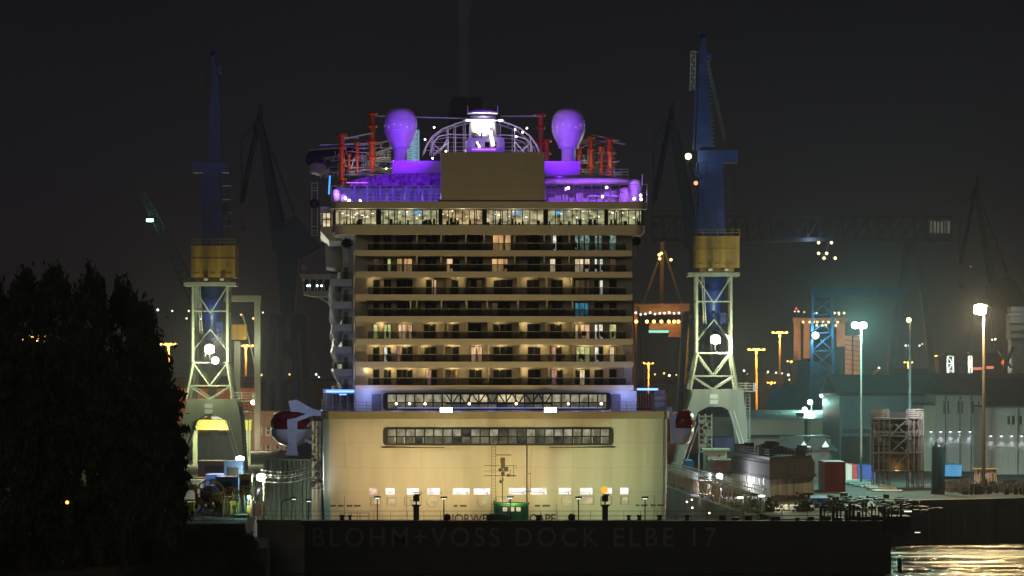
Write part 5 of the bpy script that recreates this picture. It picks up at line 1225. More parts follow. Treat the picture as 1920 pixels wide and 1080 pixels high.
b = MB(o); b.box(P(1577, 0, 740).x, P(1630, 0, 740).x, o.y - .3, o.y - .01, GZ, P(0, 818, 740).z)
for k in range(15): x = P(1582 + 4 * k, 0, 740).x; b.box(x - .12, x + .1, o.y - .1, o.y - .01, P(0, 812, 740).z, P(0, 804, 740).z)
b.build("gate_door", M("door_dark_olive", (.04, .045, .03)), t)
pale2 = M("grey_sheet_wall", (.55, .57, .57), .5, var=.10, scale=1.5, streak=4)
def slits(b, d, o, pxs, py0, py1, w=1.2):
    for px in pxs: b.box(P(px - w, 0, d).x, P(px + w, 0, d).x, o.y - .08, o.y - .01, P(0, py1, d).z, P(0, py0, d).z)
t, o, x0, x1, ze = hall("workshop_hall", "tall grey corrugated hall with slit windows and a row of small wall lamps", 1756, 1846, 720, 741, 738, 30, pale2, dgrey)
b = MB(o)
for k in range(46): x = x0 + (x1 - x0) * (k + .5) / 46; b.box(x - .05, x + .05, o.y - .07, o.y, GZ, ze - .3)
b.build("wall_rib", pale2, t)
b = MB(o); slits(b, 720, o, (1770, 1778, 1797, 1804, 1824, 1835), 752, 776); b.build("slit_window", black, t)
b = MB(o)
for px in (1773, 1800, 1821, 1844): b.bar(P(px, 744, 719.6), Vector((P(px, 0, 719.6).x, o.y - .3, GZ)), .12); b.box(P(px - 1.5, 0, 720).x, P(px + 1.5, 0, 720).x, o.y - .5, o.y - .1, P(0, 747, 720).z, P(0, 743, 720).z)
b.build("downpipe", M("pipe_grey", (.15, .16, .16)), t)
def sconce(parent, o, px, py, d, pw):
    p = P(px, py, d - .5); b = MB(o); b.box(p.x - .2, p.x + .2, p.y, p.y + .48, p.z, p.z + .2); w = b.build("wall_lamp", dgrey, parent)
    b = MB(o); b.box(p.x - .18, p.x + .18, p.y - .02, p.y + .3, p.z - .12, p.z - .001); b.build("lamp_glass", E("sconce_glass", (.9, .92, 1), 3), w)
    light('SPOT', p - o + Vector((0, -.1, -.25)), pw, (.8, .85, 1), w, p - o + Vector((0, .5, -6)), 75, .9, .08)
for px in (1764, 1782, 1799, 1819, 1838): sconce(t, o, px, 809, 720, 170)
b = MB(o); b.box(P(1764, 0, 719).x, x1, o.y - .6, o.y - .2, P(0, 833, 719).z, P(0, 831, 719).z); b.build("cable_ledge", M("ledge_white", (.6, .62, .65)), t)
t, o, x0, x1, ze = hall("lean_to_hall", "narrow pale green lean-to left of the grey hall", 1732, 1756, 722, 760, 757, 20, M("sheet_green_grey", (.48, .55, .48), .5, var=.12, streak=4), dgrey)
sconce(t, o, 1746, 809, 722, 120)
brown = M("brown_sheet_wall", (.5, .44, .40), .5, var=.15, scale=1.5, streak=4)
t, o, x0, x1, ze = hall("brown_hall", "brownish grey hall with wall lamps at the right edge behind the tall warm lamp mast", 1850, 1990, 700, 764, 762, 30, brown, dgrey)
b = MB(o)
for k in range(60): x = x0 + (x1 - x0) * (k + .5) / 60; b.box(x - .05, x + .05, o.y - .08, o.y, GZ, ze - .2)
b.bar(P(1906, 765, 699), Vector((P(1906, 0, 699).x, o.y - .5, GZ)), .22); b.box(x0, x1, o.y - .3, o.y - .09, P(0, 766, 700).z, P(0, 763, 700).z); b.build("wall_rib", brown, t)
b = MB(o); slits(b, 700, o, (1891, 1900, 1914), 780, 796, 2.4); b.build("slit_window", black, t)
for px in (1858, 1878, 1897, 1916): sconce(t, o, px, 817, 700, 150)
b = MB(o); b.box(x0, x1, o.y - .6, o.y - .2, P(0, 839, 699).z, P(0, 837, 699).z); b.build("cable_ledge", MATS["ledge_white"], t)
t, o, x0, x1, ze = hall("far_dark_hall", "wide black hall roof behind the grey halls on the right", 1700, 2000, 900, 712, 702, 50, M("hall_black", (.035, .035, .045)), M("roof_black", (.03, .032, .035)))
b = MB(o); b.box(P(1846, 0, 880).x, P(2000, 0, 880).x, o.y - 8, o.y - .1, GZ, P(0, 742, 890).z); b.build("side_wing", M("wing_violet", (.06, .06, .09)), t)
# bulky dark ship block / covered dock behind the pale hall
t = thing("covered_block", "large dark blue covered hull block rising behind the pale hall's roof", "hull block", P(1500, 0, 900) * 1)
o = Vector((P(1500, 0, 900).x, CY + 905, GZ)); t.location = o
b = MB(o); q = lambda px, py: (P(px, 0, 905).x, P(0, py, 905).z)
b.prism([(q(1436, 0)[0], GZ), (q(1436, 0)[0], q(0, 770)[1]), q(1440, 750), q(1446, 730), q(1474, 727), q(1483, 722), q(1494, 720), q(1496, 679), q(1507, 676), q(1518, 678), (q(1520, 0)[0], q(0, 672)[1]), q(1564, 700), (q(1566, 0)[0], GZ)], o.y, o.y + 22)
b.build("block_hull", M("block_blue", (.045, .10, .15), .7, var=.3, scale=.3), t)
b = MB(o)
for px in range(1484, 1504, 3): b.bar(P(px, 716, 904), P(px, 705, 904), .12)
for k in range(12): b.box(P(1446 + k * 5, 0, 905).x, P(1449 + k * 5, 0, 905).x, o.y + 2, o.y + 5, P(0, 728, 905).z, P(0, 725 - rnd.uniform(0, 6), 905).z)
b.build("block_gear", dgrey, t)
# lamp posts
def mast(px, py, d, label, mat, col, pw, r=.5, pole=.16, lattice=False, group="lamp masts in the shipyard", target=None, heads=1, polem=None, z0=None):
    p = P(px, py, d); base = Vector((p.x, p.y, GZ if z0 is None else z0)); t = thing("lamp_mast", label, "lamp mast", base, group)
    b = MB(base)
    if lattice: b.lattice((p.x - 1, p.y + .5, base.z), (p.x - .3, p.y + .5, p.z - r), 1.6, 1.6, 22, .1, .06)
    else: b.bar((p.x + r * .6, p.y + .45, base.z), (p.x + r * .6, p.y + .45, p.z + .2), pole, 8, pole * .6)
    b.build("pole", polem or grey, t)
    for h in range(heads):
        hx = p.x + (h - (heads - 1) / 2) * r * 2.3
        b = MB(base); b.box(hx - r, hx + r, p.y, p.y + .44, p.z - r * .7, p.z + r * .7); ho = b.build("lamp_head", dgrey, t)
        b = MB(base); b.lathe((hx, p.y - .01, p.z), [(r * .95, 0), (r * .8, -r * .35), (r * .3, -r * .55)], 16, 'Y'); b.build("lens", mat, ho)
    if pw:
        lp = p - base + Vector((0, -r - .8, -.1))
        if target: light('SPOT', lp, pw, col, t, target - base, 150, .5, .4)
        else: light('POINT', lp, pw, col, t, r=.4)
    return t
mast(1838, 580, 592, "tallest lamp mast with a big warm white floodlight at the right edge", E("flood_warm", (1, .80, .52), 18), (1, .76, .42), 30000, .85, .26, polem=M("pole_brown", (.22, .16, .12)))
mast(1611, 610, 640, "lamp mast with a wide greenish white floodlight in front of the dark teal hall", E("flood_green", (.7, 1, .9), 18), (.42, 1, .84), 38000, .55, .2, heads=2, polem=M("pole_green", (.16, .2, .17)))
mast(1704, 600, 660, "lamp mast with a small yellow lamp between the teal hall and the scaffold tower", E("flood_yellow", (1, .85, .35), 10), (1, .85, .4), 500, .38, .3, polem=dgrey)
mast(1349, 893, 575, "low mast with a bluish white lamp over the blue containers right of the ship", L_cool, (.85, .9, 1), 5200, .45, .1, polem=steel)
mast(1519, 754, 790, "short mast with a cyan white lamp on the pale hall's roof edge", L_green, (.4, 1, .85), 2600, .5, .1, z0=P(0, 778, 790).z)
for px, py, lab in ((1509, 768, "left one of two low white roof lamps on the pale hall"), (1551, 769, "right one of two low white roof lamps on the pale hall")): mast(px, py, 792, lab, L_white, WHITE, 500, .5, .08, z0=P(0, 780, 792).z, group="roof lamps of the pale hall")
mast(1565, 755, 800, "small violet white lamp at the right end of the pale hall's roof", E("lamp_violet", (.8, .75, 1), 8), (.7, .6, 1), 300, .35, .1)
mast(1540, 742, 812, "small bluish lamp above the cyan lamp behind the pale hall", L_cool, COOL, 250, .35, .1)
mast(1443, 939, 545, "street lamp with a flat lit head in front of the rusty house", L_green, (.8, 1, .85), 160, .3, .06, polem=steel) if False else None
_lm = bpy.data.objects['lamp_mast']; light('SPOT', P(1838, 580, 589) - _lm.location, 170000, (1, .92, .85), _lm, P(1845, 812, 715) - _lm.location, 62, .6, .5); light('SPOT', P(1611, 610, 638) - bpy.data.objects['lamp_mast.001'].location, 60000, (.6, 1, .95), bpy.data.objects['lamp_mast.001'], P(1700, 790, 735) - bpy.data.objects['lamp_mast.001'].location, 80, .7, .4); light('SPOT', P(1838, 580, 588) - _lm.location, 80000, (1, .70, .32), _lm, P(1800, 1050, 508) - _lm.location, 70, .6, .5)
# sodium high masts
def highmast(px, py, d, label, n=4, s=1.0):
    p = P(px, py, d); base = Vector((p.x, p.y, GZ - .3)); t = thing("high_mast_light", label, "high mast", base, "orange high mast lights")
    b = MB(base); b.bar(base, p, .42 * s, 8, .3 * s); b.bar(p + Vector((-2.0 * s, 0, 0)), p + Vector((2.0 * s, 0, 0)), .2 * s); b.bar(p + Vector((0, 0, -1.2)), p + Vector((0, 0, .4)), .5 * s); b.build("pole", M("pole_sodium", (.5, .4, .25)), t)
    b = MB(base)
    for k in range(n): b.ball(p + Vector((-2.0 * s + 4.0 * s * k / (n - 1), -.6, .1)), .42 * s, n=8, sz=.7)
    b.build("lamp", L_sod, t)
    light('POINT', p - base + Vector((0, -3, -1.5)), 6500, SOD, t)
highmast(1462, 624, 1250, "taller orange high mast light with four lamps right of the dock crane")
highmast(1418, 656, 1150, "shorter orange high mast light close to the right dock crane")
highmast(461, 649, 1250, "orange high mast light right of the left dock crane's truss")
highmast(316, 646, 1150, "orange high mast light at the edge of the black trees")
highmast(1484, 678, 1500, "small orange mast light left of the sodium lit crane legs", 3, .7)
highmast(1747, 668, 1300, "small orange twin lamp above the teal hall's roof", 3, .7)
highmast(1703, 680, 1300, "small yellow orange lamp just above the teal hall", 2, .6)
highmast(1216, 682, 1000, "yellow orange lamp behind the starboard ladder of the ship", 2, .5)
highmast(1446, 718, 1150, "small orange twin lamp low beside the covered hull block", 2, .5)
highmast(70, 632, 1150, "orange high mast light glimmering through the black trees")
# ---- rusty plastered quay house
d = 560; t = thing("quay_house", "old stained plaster house with slit windows and a dark stepped roof on the right quay", "house", P(1450, 0, d)); t.location.z = GZ; o = t.location.copy()
cL, cC, cR = P(1372, 0, 592), P(1443, 0, 556), P(1526, 0, 572)
zw = P(0, 899, 556).z; cB = cL + (cR - cC)
def pl2(s_):    # outline grown by s_
    c = (cL + cR) / 2; return [((p.x - c.x) * s_ + c.x, (p.y - c.y) * s_ + c.y) for p in (cC, cR, cB, cL)]
plaster = M("stained_plaster", (.44, .42, .35), .9, var=.6, scale=.9, streak=1.6, bump=.4)
b = MB(o); b.prism(pl2(1), GZ - .1, zw, 'Z'); b.build("wall", plaster, t)
b = MB(o); b.prism(pl2(1.06), zw + .002, zw + .35, 'Z'); b.prism(pl2(1.02), zw + .352, zw + 2.1, 'Z'); b.prism(pl2(.98), zw + 2.102, zw + 2.45, 'Z'); b.build("roof_parapet", M("parapet_dark", (.045, .043, .042), .9, var=.6, scale=1.2, streak=1.2), t)
pts = pl2(.95); b = MB(o); b.prism(pts, zw + 2.452, zw + 2.9, 'Z'); b.rail([(p[0], p[1], zw + 2.9) for p in (pts[3], pts[0])], 1.0, 1.2, .05, 3); b.rail([(pts[0][0], pts[0][1], zw + 2.9), (pts[1][0], pts[1][1], zw + 2.9)], 1, 1.2, .05, 3)
for k in range(26): 
    f = rnd.random(); g_ = rnd.random(); x = pts[3][0] + (pts[0][0] - pts[3][0]) * f + (pts[1][0] - pts[0][0]) * g_; y = pts[3][1] + (pts[0][1] - pts[3][1]) * f + (pts[1][1] - pts[0][1]) * g_
    b.box(x - .7, x + .7, y - .5, y + .5, zw + 2.9, zw + 2.9 + rnd.uniform(.3, 1.5))
b.build("roof_clutter", black, t)
wd = (cC - cL); wn = Vector((wd.y, -wd.x, 0)).normalized()
for f in (.42, .53, .64, .75, .86):
    p = cL + wd * f; b = MB(o); a_ = p + wn * .06; u_ = wd.normalized()
    z_ = GZ + 2.1; h_ = 1.5; c1, c2 = a_ - u_ * .28, a_ + u_ * .28
    b.add([(c1.x, c1.y, z_), (c2.x, c2.y, z_), (c2.x, c2.y, z_ + h_), (c1.x, c1.y, z_ + h_), (c1.x - wn.x * .3, c1.y - wn.y * .3, z_), (c2.x - wn.x * .3, c2.y - wn.y * .3, z_), (c2.x - wn.x * .3, c2.y - wn.y * .3, z_ + h_), (c1.x - wn.x * .3, c1.y - wn.y * .3, z_ + h_)], [(0, 1, 2, 3), (4, 7, 6, 5), (0, 4, 5, 1), (3, 2, 6, 7), (0, 3, 7, 4), (1, 5, 6, 2)])
    b.build("slit_window", black, t)
wd2 = cR - cC; b = MB(o)
for f, w_, h0, h1 in ((.12, .35, .5, 3.6), (.5, .9, 1.2, 2.6), (.8, .25, .3, 3)):
    p = cC + wd2 * f; n2 = Vector((wd2.y, -wd2.x, 0)).normalized(); p = p + n2 * .05; u_ = wd2.normalized()
    b.bar(p + Vector((0, 0, h0 + 0)), p + Vector((0, 0, h1)), w_ * .5)
b.build("wall_gear", M("rust_dark", (.08, .055, .035), .9, var=.5), t)
for k in range(10):
    p = cC + wd2 * (.08 + .09 * k) + Vector((0, -rnd.uniform(.8, 2.4), 0)); h = rnd.uniform(.35, .95); p.z = GZ; c_ = thing("crate", "rusty dark crate standing at the foot of the stained house", "crate", p, "crates before the stained house"); b = MB(p)
    b.box(p.x - .4, p.x + .4, p.y - .3, p.y + .3, GZ + .08, GZ + h); b.box(p.x - .44, p.x + .44, p.y - .34, p.y + .34, GZ + h + .002, GZ + h + .07); b.build("crate_body", MATS["rust_dark"], c_); b = MB(p)
    for sx in (-.3, .3): b.box(p.x + sx - .06, p.x + sx + .06, p.y - .3, p.y + .3, GZ, GZ + .079)
    b.build("skid", black, c_)
light('SPOT', P(1395, 935, 552) - o + Vector((-3, -9, 2.4)), 1900, (.95, 1, .85), t, Vector((-2, 4, 3)), 120, .6) if False else None
# street lamps in front of the house
for px, py, d, lab in ((1388, 933, 484, "street lamp with a flat glowing head at the left corner of the rusty house"), (1428, 930, 484.5, "street lamp with a bright head before the slit windows of the rusty house")):
    base = P(px + 6, 0, d); base.z = gz; p = P(px, py, d); t = thing("street_lamp", lab, "street lamp", base, "street lamps on the right quay")
    b = MB(base); b.path([base, (base.x, base.y, p.z - .1), (base.x - .2, base.y, p.z + .15), (p.x, p.y, p.z + .12)], .06); b.build("pole", dgrey, t)
    b = MB(base); b.ball(p, .42, sz=.3, n=10); b.build("lamp_head", E("street_glow", (1, .95, .75), 4), t)
    light('POINT', p - base + Vector((0, -.2, -.4)), 60, (1, .95, .75), t)
# dormer roofed dark sheds
d = 655; base = P(1500, 0, d); base.z = GZ; t = thing("dormer_shed", "black roofed shed with two small pale dormers before the pale hall", "shed", base); o = base
x0, x1 = P(1448, 0, d).x, P(1572, 0, d).x
b = MB(o); b.box(x0 + 1, x1 - 1, o.y, o.y + 14, GZ, P(0, 845, d).z); b.build("wall", M("shed_wall", (.05, .055, .05)), t)
b = MB(o); z1 = P(0, 845, d).z; zr = P(0, 820, d).z; b.prism([(x0, z1), (P(1476, 0, d).x, zr), (P(1505, 0, d).x, zr), (P(1514, 0, d).x, zr - 1), (P(1520, 0, d).x, zr), (P(1546, 0, d).x, zr), (x1, z1)], o.y - .4, o.y + 14.4); b.build("roof", M("shed_roof", (.03, .035, .035), .8, var=.3), t)
for px in (1506, 1547):
    b = MB(o); x = P(px, 0, d).x; b.prism([(x - .55, P(0, 837, d).z), (x + .55, P(0, 837, d).z), (x, P(0, 827, d).z)], o.y - 1.2, o.y - .41); b.box(x - .5, x + (1.1 if px < 1520 else .4), o.y - 1.3, o.y - 1.2, P(0, 837, d).z - .1, P(0, 836, d).z); b.build("dormer", white, t)
light('POINT', P(1515, 842, d - 5) - o, 160, (.8, 1, .9), t)
# containers: each one with ribs and end doors
def container(px0, px1, py0, py1, d, col, label, group="shipping containers on the right quay", depth=12, rz=0):
    x0, x1 = P(px0, 0, d).x, P(px1, 0, d).x; z0, z1 = P(0, py1, d).z, P(0, py0, d).z; z0 = max(z0, GZ)
    base = Vector(((x0 + x1) / 2, CY + d, z0)); t = thing("container", label, "container", base, group)
    b = MB(base); m = M("container_" + "_".join(str(int(c * 100)) for c in col), col, .5, var=.25, scale=1, streak=1.5)
    b.box(x0, x1, base.y, base.y + depth, z0, z1); n = max(4, int((x1 - x0) / .35))
    for k in range(n): x = x0 + .12 + (x1 - x0 - .24) * k / (n - 1); b.box(x - .05, x + .05, base.y - .06, base.y, z0 + .18, z1 - .15)
    b.build("container_body", m, t)
    b = MB(base); b.box(x0 - .02, x1 + .02, base.y - .09, base.y - .061, z0, z0 + .17); b.box(x0 - .02, x1 + .02, base.y - .09, base.y - .061, z1 - .14, z1 + .02)
    for x in (x0 + .06, x1 - .06, (x0 + x1) / 2): b.box(x - .07, x + .07, base.y - .12, base.y - .091, z0 + .171, z1 - .141)
    b.build("door_frame", m, t); return t
container(1546, 1585, 866, 932, 600, (.16, .03, .03), "dark red container stack wall beside the black roof of the rusty house")
container(1586, 1597, 871, 902, 650, (.5, .52, .5), "narrow white container between the dark red and the blue ones")
container(1598, 1607, 871, 903, 655, (.4, .06, .05), "narrow bright red container left of the blue one")
container(1608, 1641, 873, 905, 660, (.03, .10, .42), "blue container left of the scaffold tower")
container(1521, 1557, 934, 952, 545, (.02, .04, .16), "low dark blue container in front of the rusty house's right side")
container(1307, 1346, 893, 924, 622, (.03, .12, .45), "bright blue container under the bluish white lamp right of the ship")
container(1287, 1300, 864, 890, 660, (.04, .16, .36), "tall narrow blue container beside the crane's left leg")
container(1338, 1378, 863, 884, 640, (.16, .07, .06), "brown container in front of the small white shed")
container(1772, 1803, 872, 893, 670, (.06, .25, .5), "light blue container at the foot of the grey hall")
container(1287, 1318, 850, 868, 720, (.04, .06, .2), "dark blue box under the crane's portal")
container(1340, 1376, 820, 845, 742, (.02, .05, .2), "navy container seen through the crane's arch")
t, o, x0, x1, ze = hall("white_shed", "small cream shed with a flat roof under the right crane's arch", 1322, 1363, 650, 845, 843, 6, cream, M("shed_roof_pale", (.4, .4, .33)), cat="shed")
b = MB(o); b.box(P(1323, 0, 650).x, P(1327, 0, 650).x, o.y - .05, o.y - .01, P(0, 866, 650).z, P(0, 854, 650).z); b.lathe(P(1349, 854, 649.9), [(.18, -.05), (.18, .05)], 10, 'Y'); b.build("shed_door", dgrey, t)
t, o, x0, x1, ze = hall("portal_hall", "pale green hall end seen through the right crane's arch", 1335, 1396, 800, 782, 779, 20, M("hall_end_green", (.34, .4, .33), .6, var=.15), dgrey)
# stair tower / staging under the crane
d = 690; base = P(1322, 0, d); base.z = GZ; t = thing("staging_tower", "dark staging tower wrapped in sheets under the right crane's arch", "scaffold", base); b = MB(base)
x0, x1 = P(1311, 0, d).x, P(1335, 0, d).x
for x in (x0, x1, (x0 + x1) / 2):
    for yy in (0, 2): b.bar((x, base.y + yy, GZ), (x, base.y + yy, P(0, 776, d).z), .1)
for k in range(7): z = P(0, 780 + k * 11, d).z; b.box(x0, x1, base.y, base.y + 2, z - .1, z); b.bar((x0, base.y, z), (x1, base.y, z - 1), .06)
b.build("scaffold_frame", grey, t)
b = MB(base)
for k in range(8): xa = rnd.uniform(x0, x1 - .8); z = P(0, 785 + rnd.uniform(0, 60), d).z; b.box(xa, xa + rnd.uniform(.5, 1), base.y - .12, base.y - .11 + .03, z - rnd.uniform(.5, 1.3), z)
b.build("sheeting", M("sheet_tan", (.3, .26, .18), .9, var=.4), t)
# yellow forklift under the bluish lamp
d = 600; base = P(1345, 0, d); base.z = GZ; t = thing("forklift", "orange forklift beside the bright blue container", "forklift", base); yo = M("machine_orange", (.6, .22, .02), .4)
b = MB(base); b.box(base.x - .6, base.x + .6, base.y - 1, base.y + 1.2, GZ + .4, GZ + 1.2); b.prism([(base.x - .6, GZ + 1.2), (base.x + .6, GZ + 1.2), (base.x + .5, GZ + 1.5), (base.x - .5, GZ + 1.5)], base.y + .3, base.y + 1.2); b.build("body", yo, t)
b = MB(base)
for sx in (-.5, .5): b.bar((base.x + sx, base.y - 1.2, GZ + .1), (base.x + sx, base.y - 1.2, GZ + 3.4), .08); b.bar((base.x + sx * .6, base.y - 1.2, GZ + .2), (base.x + sx * .6, base.y - 2.3, GZ + .2), .06)
b.bar((base.x - .5, base.y - 1.2, GZ + 3.4), (base.x + .5, base.y - 1.2, GZ + 3.4), .08); b.build("fork_mast", yo, t)
b = MB(base)
for sx in (-.55, .55):
    for sy in (-.8, .8): b.bar((base.x + sx, base.y + sy, GZ + 1.2), (base.x + sx * .9, base.y + sy * .6, GZ + 2.2), .05)
b.box(base.x - .55, base.x + .55, base.y - .6, base.y + .6, GZ + 2.2, GZ + 2.28); b.build("overhead_guard", dgrey, t)
for sx in (-.6, .6):
    for sy in (-.7, .8): b = MB(base); b.lathe((base.x + sx, base.y + sy, GZ + .35), [(.35, -.12), (.35, .12)], 14, 'X'); b.build("wheel", black, t)
# scaffold tower
d = 620; base = P(1685, 0, d); base.z = GZ; t = thing("scaffold_tower", "tall dark scaffold tower with stairs beside the blue silo", "scaffold", base); k_ = d / F
x0, x1 = P(1638, 0, d).x, P(1732, 0, d).x; zt_ = P(0, 768, d).z; y_ = base.y
sc_ = M("scaffold_tube", (.12, .115, .115), .5, metal=.2)
b = MB(base)
xs = [x0, x0 + .8, x0 + 1.6, x0 + 2.4, x1 - 2.2, x1 - 1.4, x1 - .7, x1]
for x in xs:
    for yy in (0, 1.2, 3.5): b.bar((x, y_ + yy, GZ), (x, y_ + yy, zt_ + rnd.uniform(-.5, .3)), .075)
nl = 9
for i in range(nl):
    z = GZ + (zt_ - GZ) * (i + 1) / nl
    for yy in (0, 3.5):
        b.bar((x0, y_ + yy, z), (x0 + 2.4, y_ + yy, z), .05); b.bar((x1 - 2.2, y_ + yy, z), (x1, y_ + yy, z), .05); b.bar((x0, y_ + yy, z - .6), (x0 + 2.4, y_ + yy, z - .6), .035); b.bar((x1 - 2.2, y_ + yy, z - .6), (x1, y_ + yy, z - .6), .035)
        if i % 2: b.bar((x0, y_ + yy, z), (x0 + 2.4, y_ + yy, z - (zt_ - GZ) / nl), .04); b.bar((x1, y_ + yy, z), (x1 - 2.2, y_ + yy, z - (zt_ - GZ) / nl), .04)
        else: b.bar((x1 - 2.2, y_ + yy, z), (x1, y_ + yy, z - (zt_ - GZ) / nl), .04)
    if i in (1, 3, 5, 7): b.box(x0, x1, y_ + .1, y_ + 3.4, z - .12, z)
for i in (3, 5, 7):
    za, zb_ = GZ + (zt_ - GZ) * (i - 1) / nl, GZ + (zt_ - GZ) * (i + 1) / nl
    b.bar((x0 + 2.4, y_ + .2, za), (x1 - 2.2, y_ + .2, zb_), .12); b.bar((x1 - 2.2, y_ + 2, za), (x0 + 2.4, y_ + 2, zb_), .1); b.bar((x0, y_ + .1, zb_ - .9), (x1, y_ + .1, zb_ - .9), .05)
for k in range(12): x = rnd.choice(xs[:4] + xs[4:]); z = rnd.uniform(GZ + 2, zt_); b.box(x - .3, x + .4, y_ + .3, y_ + .35, z - .5, z + .3)
b.build("scaffold_frame", sc_, t)
for k in range(3):
    b = MB(base); za = GZ + 2.2 + k * (zt_ - GZ - 2.4) / 3; b.box(x0 + .1, x1 - .1, y_ + 3.7, y_ + 3.74, za, za + (zt_ - GZ - 2.4) / 3 - .25); b.build("dark_backing", M("backing_dark", (.03, .03, .033), .9, var=.4, scale=1.5), t)  # dark sheets added behind the tubes to give the shaded interior
b = MB(base); b.box(x0, x0 + 2.2, y_ - .05, y_ - .02, zt_ - 1.2, zt_ - 1.15)
for k in range(5): b.bar((x0, y_ - .05, zt_ - .2 - k * .3), (x0 + 2.3, y_ - .05, zt_ - .2 - k * .3), .045); b.bar((x1 - 2.2, y_ - .05, zt_ - k * .3), (x1 - .2, y_ - .05, zt_ - k * .3), .045)
b.build("top_guard", steel, t)
b = MB(base)
for k in range(22): b.ball((x0 + .5 + (x1 - x0 - 1) * k / 21, y_ + 4.2, P(0, 882 + rnd.uniform(0, 1), d).z), .07, n=6)
b.build("light_string", E("string_orange", (1, .5, .15), 3), t)
light('POINT', Vector((0, 3, 3.0)), 130, (1, .5, .15), t); light('POINT', Vector((-3, -6, 6)), 22, (1, .85, .7), t)
# silo
d = 590; base = P(1758, 0, d); base.z = GZ; t = thing("storage_silo", "slim dark blue upright silo standing at the quay edge", "silo", base); r = 11.5 * d / F; zt_ = P(0, 836, d).z
b = MB(base); b.lathe(base, [(r * .97, .5), (r, .9), (r, zt_ - GZ - .3), (r * .8, zt_ - GZ), (.2, zt_ - GZ + .25)], 28); b.build("silo_shell", M("silo_blue", (.035, .10, .17), .3, var=.15), t)
b = MB(base); b.bar((base.x - .2, base.y, zt_), (base.x - .2, base.y, zt_ + .5), .15, 8); b.bar((base.x + .5, base.y, zt_), (base.x + .5, base.y, zt_ + .35), .08)
b.bar((base.x + r + .05, base.y - .3, GZ), (base.x + r + .05, base.y - .3, zt_), .06); b.box(base.x - r, base.x + r, base.y - r, base.y + r, GZ, GZ + .5); b.rail([(base.x - r, base.y - r * .6, zt_ - .1), (base.x + r, base.y - r * .6, zt_ - .1)], .5, .4, .03, 2); b.build("silo_fitting", dgrey, t)
# yellow drums stack, scrap heap, green lit plates, barrels
d = 640; base = P(1848, 0, d); base.z = GZ; t = thing("rail_frame", "yellow topped frame of upright tubes behind the warm lamp mast's foot", "frame", base); b = MB(base)
for k in range(15):
    x = P(1828 + k * 2.9, 0, d).x; b.bar((x, base.y + rnd.uniform(0, 2), GZ), (x + rnd.uniform(-.1, .1), base.y + rnd.uniform(0, 2), P(0, 880, d).z), rnd.uniform(.06, .14))
b.build("tube", M("tube_rust", (.35, .2, .1)), t); b = MB(base); b.box(P(1825, 0, d).x, P(1871, 0, d).x, base.y - .3, base.y + 2.5, P(0, 880, d).z, P(0, 878, d).z); b.build("top_bar", yellow, t)
d = 612; base = P(1800, 0, d); base.z = GZ; b = MB(base)
for k in range(260):
    x = base.x + rnd.uniform(-3, 14); y = base.y + rnd.uniform(-26, 8); h = rnd.uniform(.2, 1.5)
    if rnd.random() < .5: b.box(x, x + rnd.uniform(.2, 1), y, y + .6, GZ, GZ + h)
    else: b.bar((x, y, GZ + rnd.uniform(.1, 1.5)), (x + rnd.uniform(-2, 2), y + rnd.uniform(-1, 1), GZ + rnd.uniform(.1, 1.2)), rnd.uniform(.04, .1))
t = b.build("scrap_heap", M("scrap_brown", (.11, .09, .08), .6, var=.6, scale=2), kind="stuff"); t.location = base; tag(t, "dark heap of scrap and stacked steel between the silo and the yellow frame", "scrap")
d = 640; base = P(1615, 0, d); base.z = GZ; t = thing("plate_stack", "stack of steel plates shining green under the green floodlight", "plates", base); b = MB(base)
for k in range(14): x = P(1586 + rnd.uniform(0, 15), 0, d).x; y = base.y - 40 + k * 4; b.box(x, x + rnd.uniform(3, 4.6), y, y + 3.5, GZ + .02, GZ + rnd.uniform(.15, .5))
b.build("plate", M("plate_grey", (.5, .52, .48), .45, var=.4), t)
d = 545; base = P(1590, 0, d); base.z = GZ; b = MB(base)
for k in range(220):
    x = base.x + rnd.uniform(-5, 9); y = base.y + rnd.uniform(-30, 30); h = rnd.uniform(.1, .8) * rnd.random(); b.box(x, x + rnd.uniform(.3, 1.2), y, y + .7, GZ, GZ + h)
b.mi = 1
for k in range(10): x = base.x + rnd.uniform(-4, 4); y = base.y + rnd.uniform(-18, -8); b.box(x, x + rnd.uniform(.3, 1.0), y, y + .3, GZ + 1.2, GZ + 1.32)
t = b.build("deck_scrap", [black, steel], kind="stuff"); t.location = base; tag(t, "low dark scattered gear with pale glints in front of the containers", "scrap")
# planting and people-sized clutter by the quay house
d = 520; base = P(1470, 0, d); base.z = GZ; t = thing("quay_scrub", "tangle of small shrubs and posts before the rusty house", "shrub", base); b = MB(base)
for k in range(420):
    c_ = rnd.choice([(-4, .8), (-2, .9), (2.6, .9), (6, .8)]); x = base.x + c_[0] + rnd.gauss(0, .7); y = base.y + rnd.gauss(0, 1.2); z = GZ + abs(rnd.gauss(0, .75)); s_ = rnd.uniform(.07, .2); a = rnd.uniform(0, 6.3)
    u_ = Vector((math.cos(a), .3 * math.sin(a), math.sin(a))) * s_; v_ = Vector((-math.sin(a), .4, math.cos(a))) * s_; c0 = Vector((x, y, z)); b.quad(c0 - u_ - v_, c0 + u_ - v_, c0 + u_ + v_, c0 - u_ + v_)
b.build("leaves", M("scrub_leaf", (.10, .12, .04), .8, var=.6, scale=2), t)
b = MB(base)
for k in range(22): x = base.x + rnd.uniform(-6, 7); y = base.y + rnd.uniform(-1, 1); b.bar((x, y, GZ), (x + rnd.uniform(-.2, .2), y, GZ + rnd.uniform(.8, 2.0)), .04)
b.build("stem", M("stem_pale", (.4, .36, .28)), t)
light('POINT', Vector((1.0, 22, 2.3)), 2600, (1, .85, .5), t)  # added fill light for the house's right wall, no lamp stands here
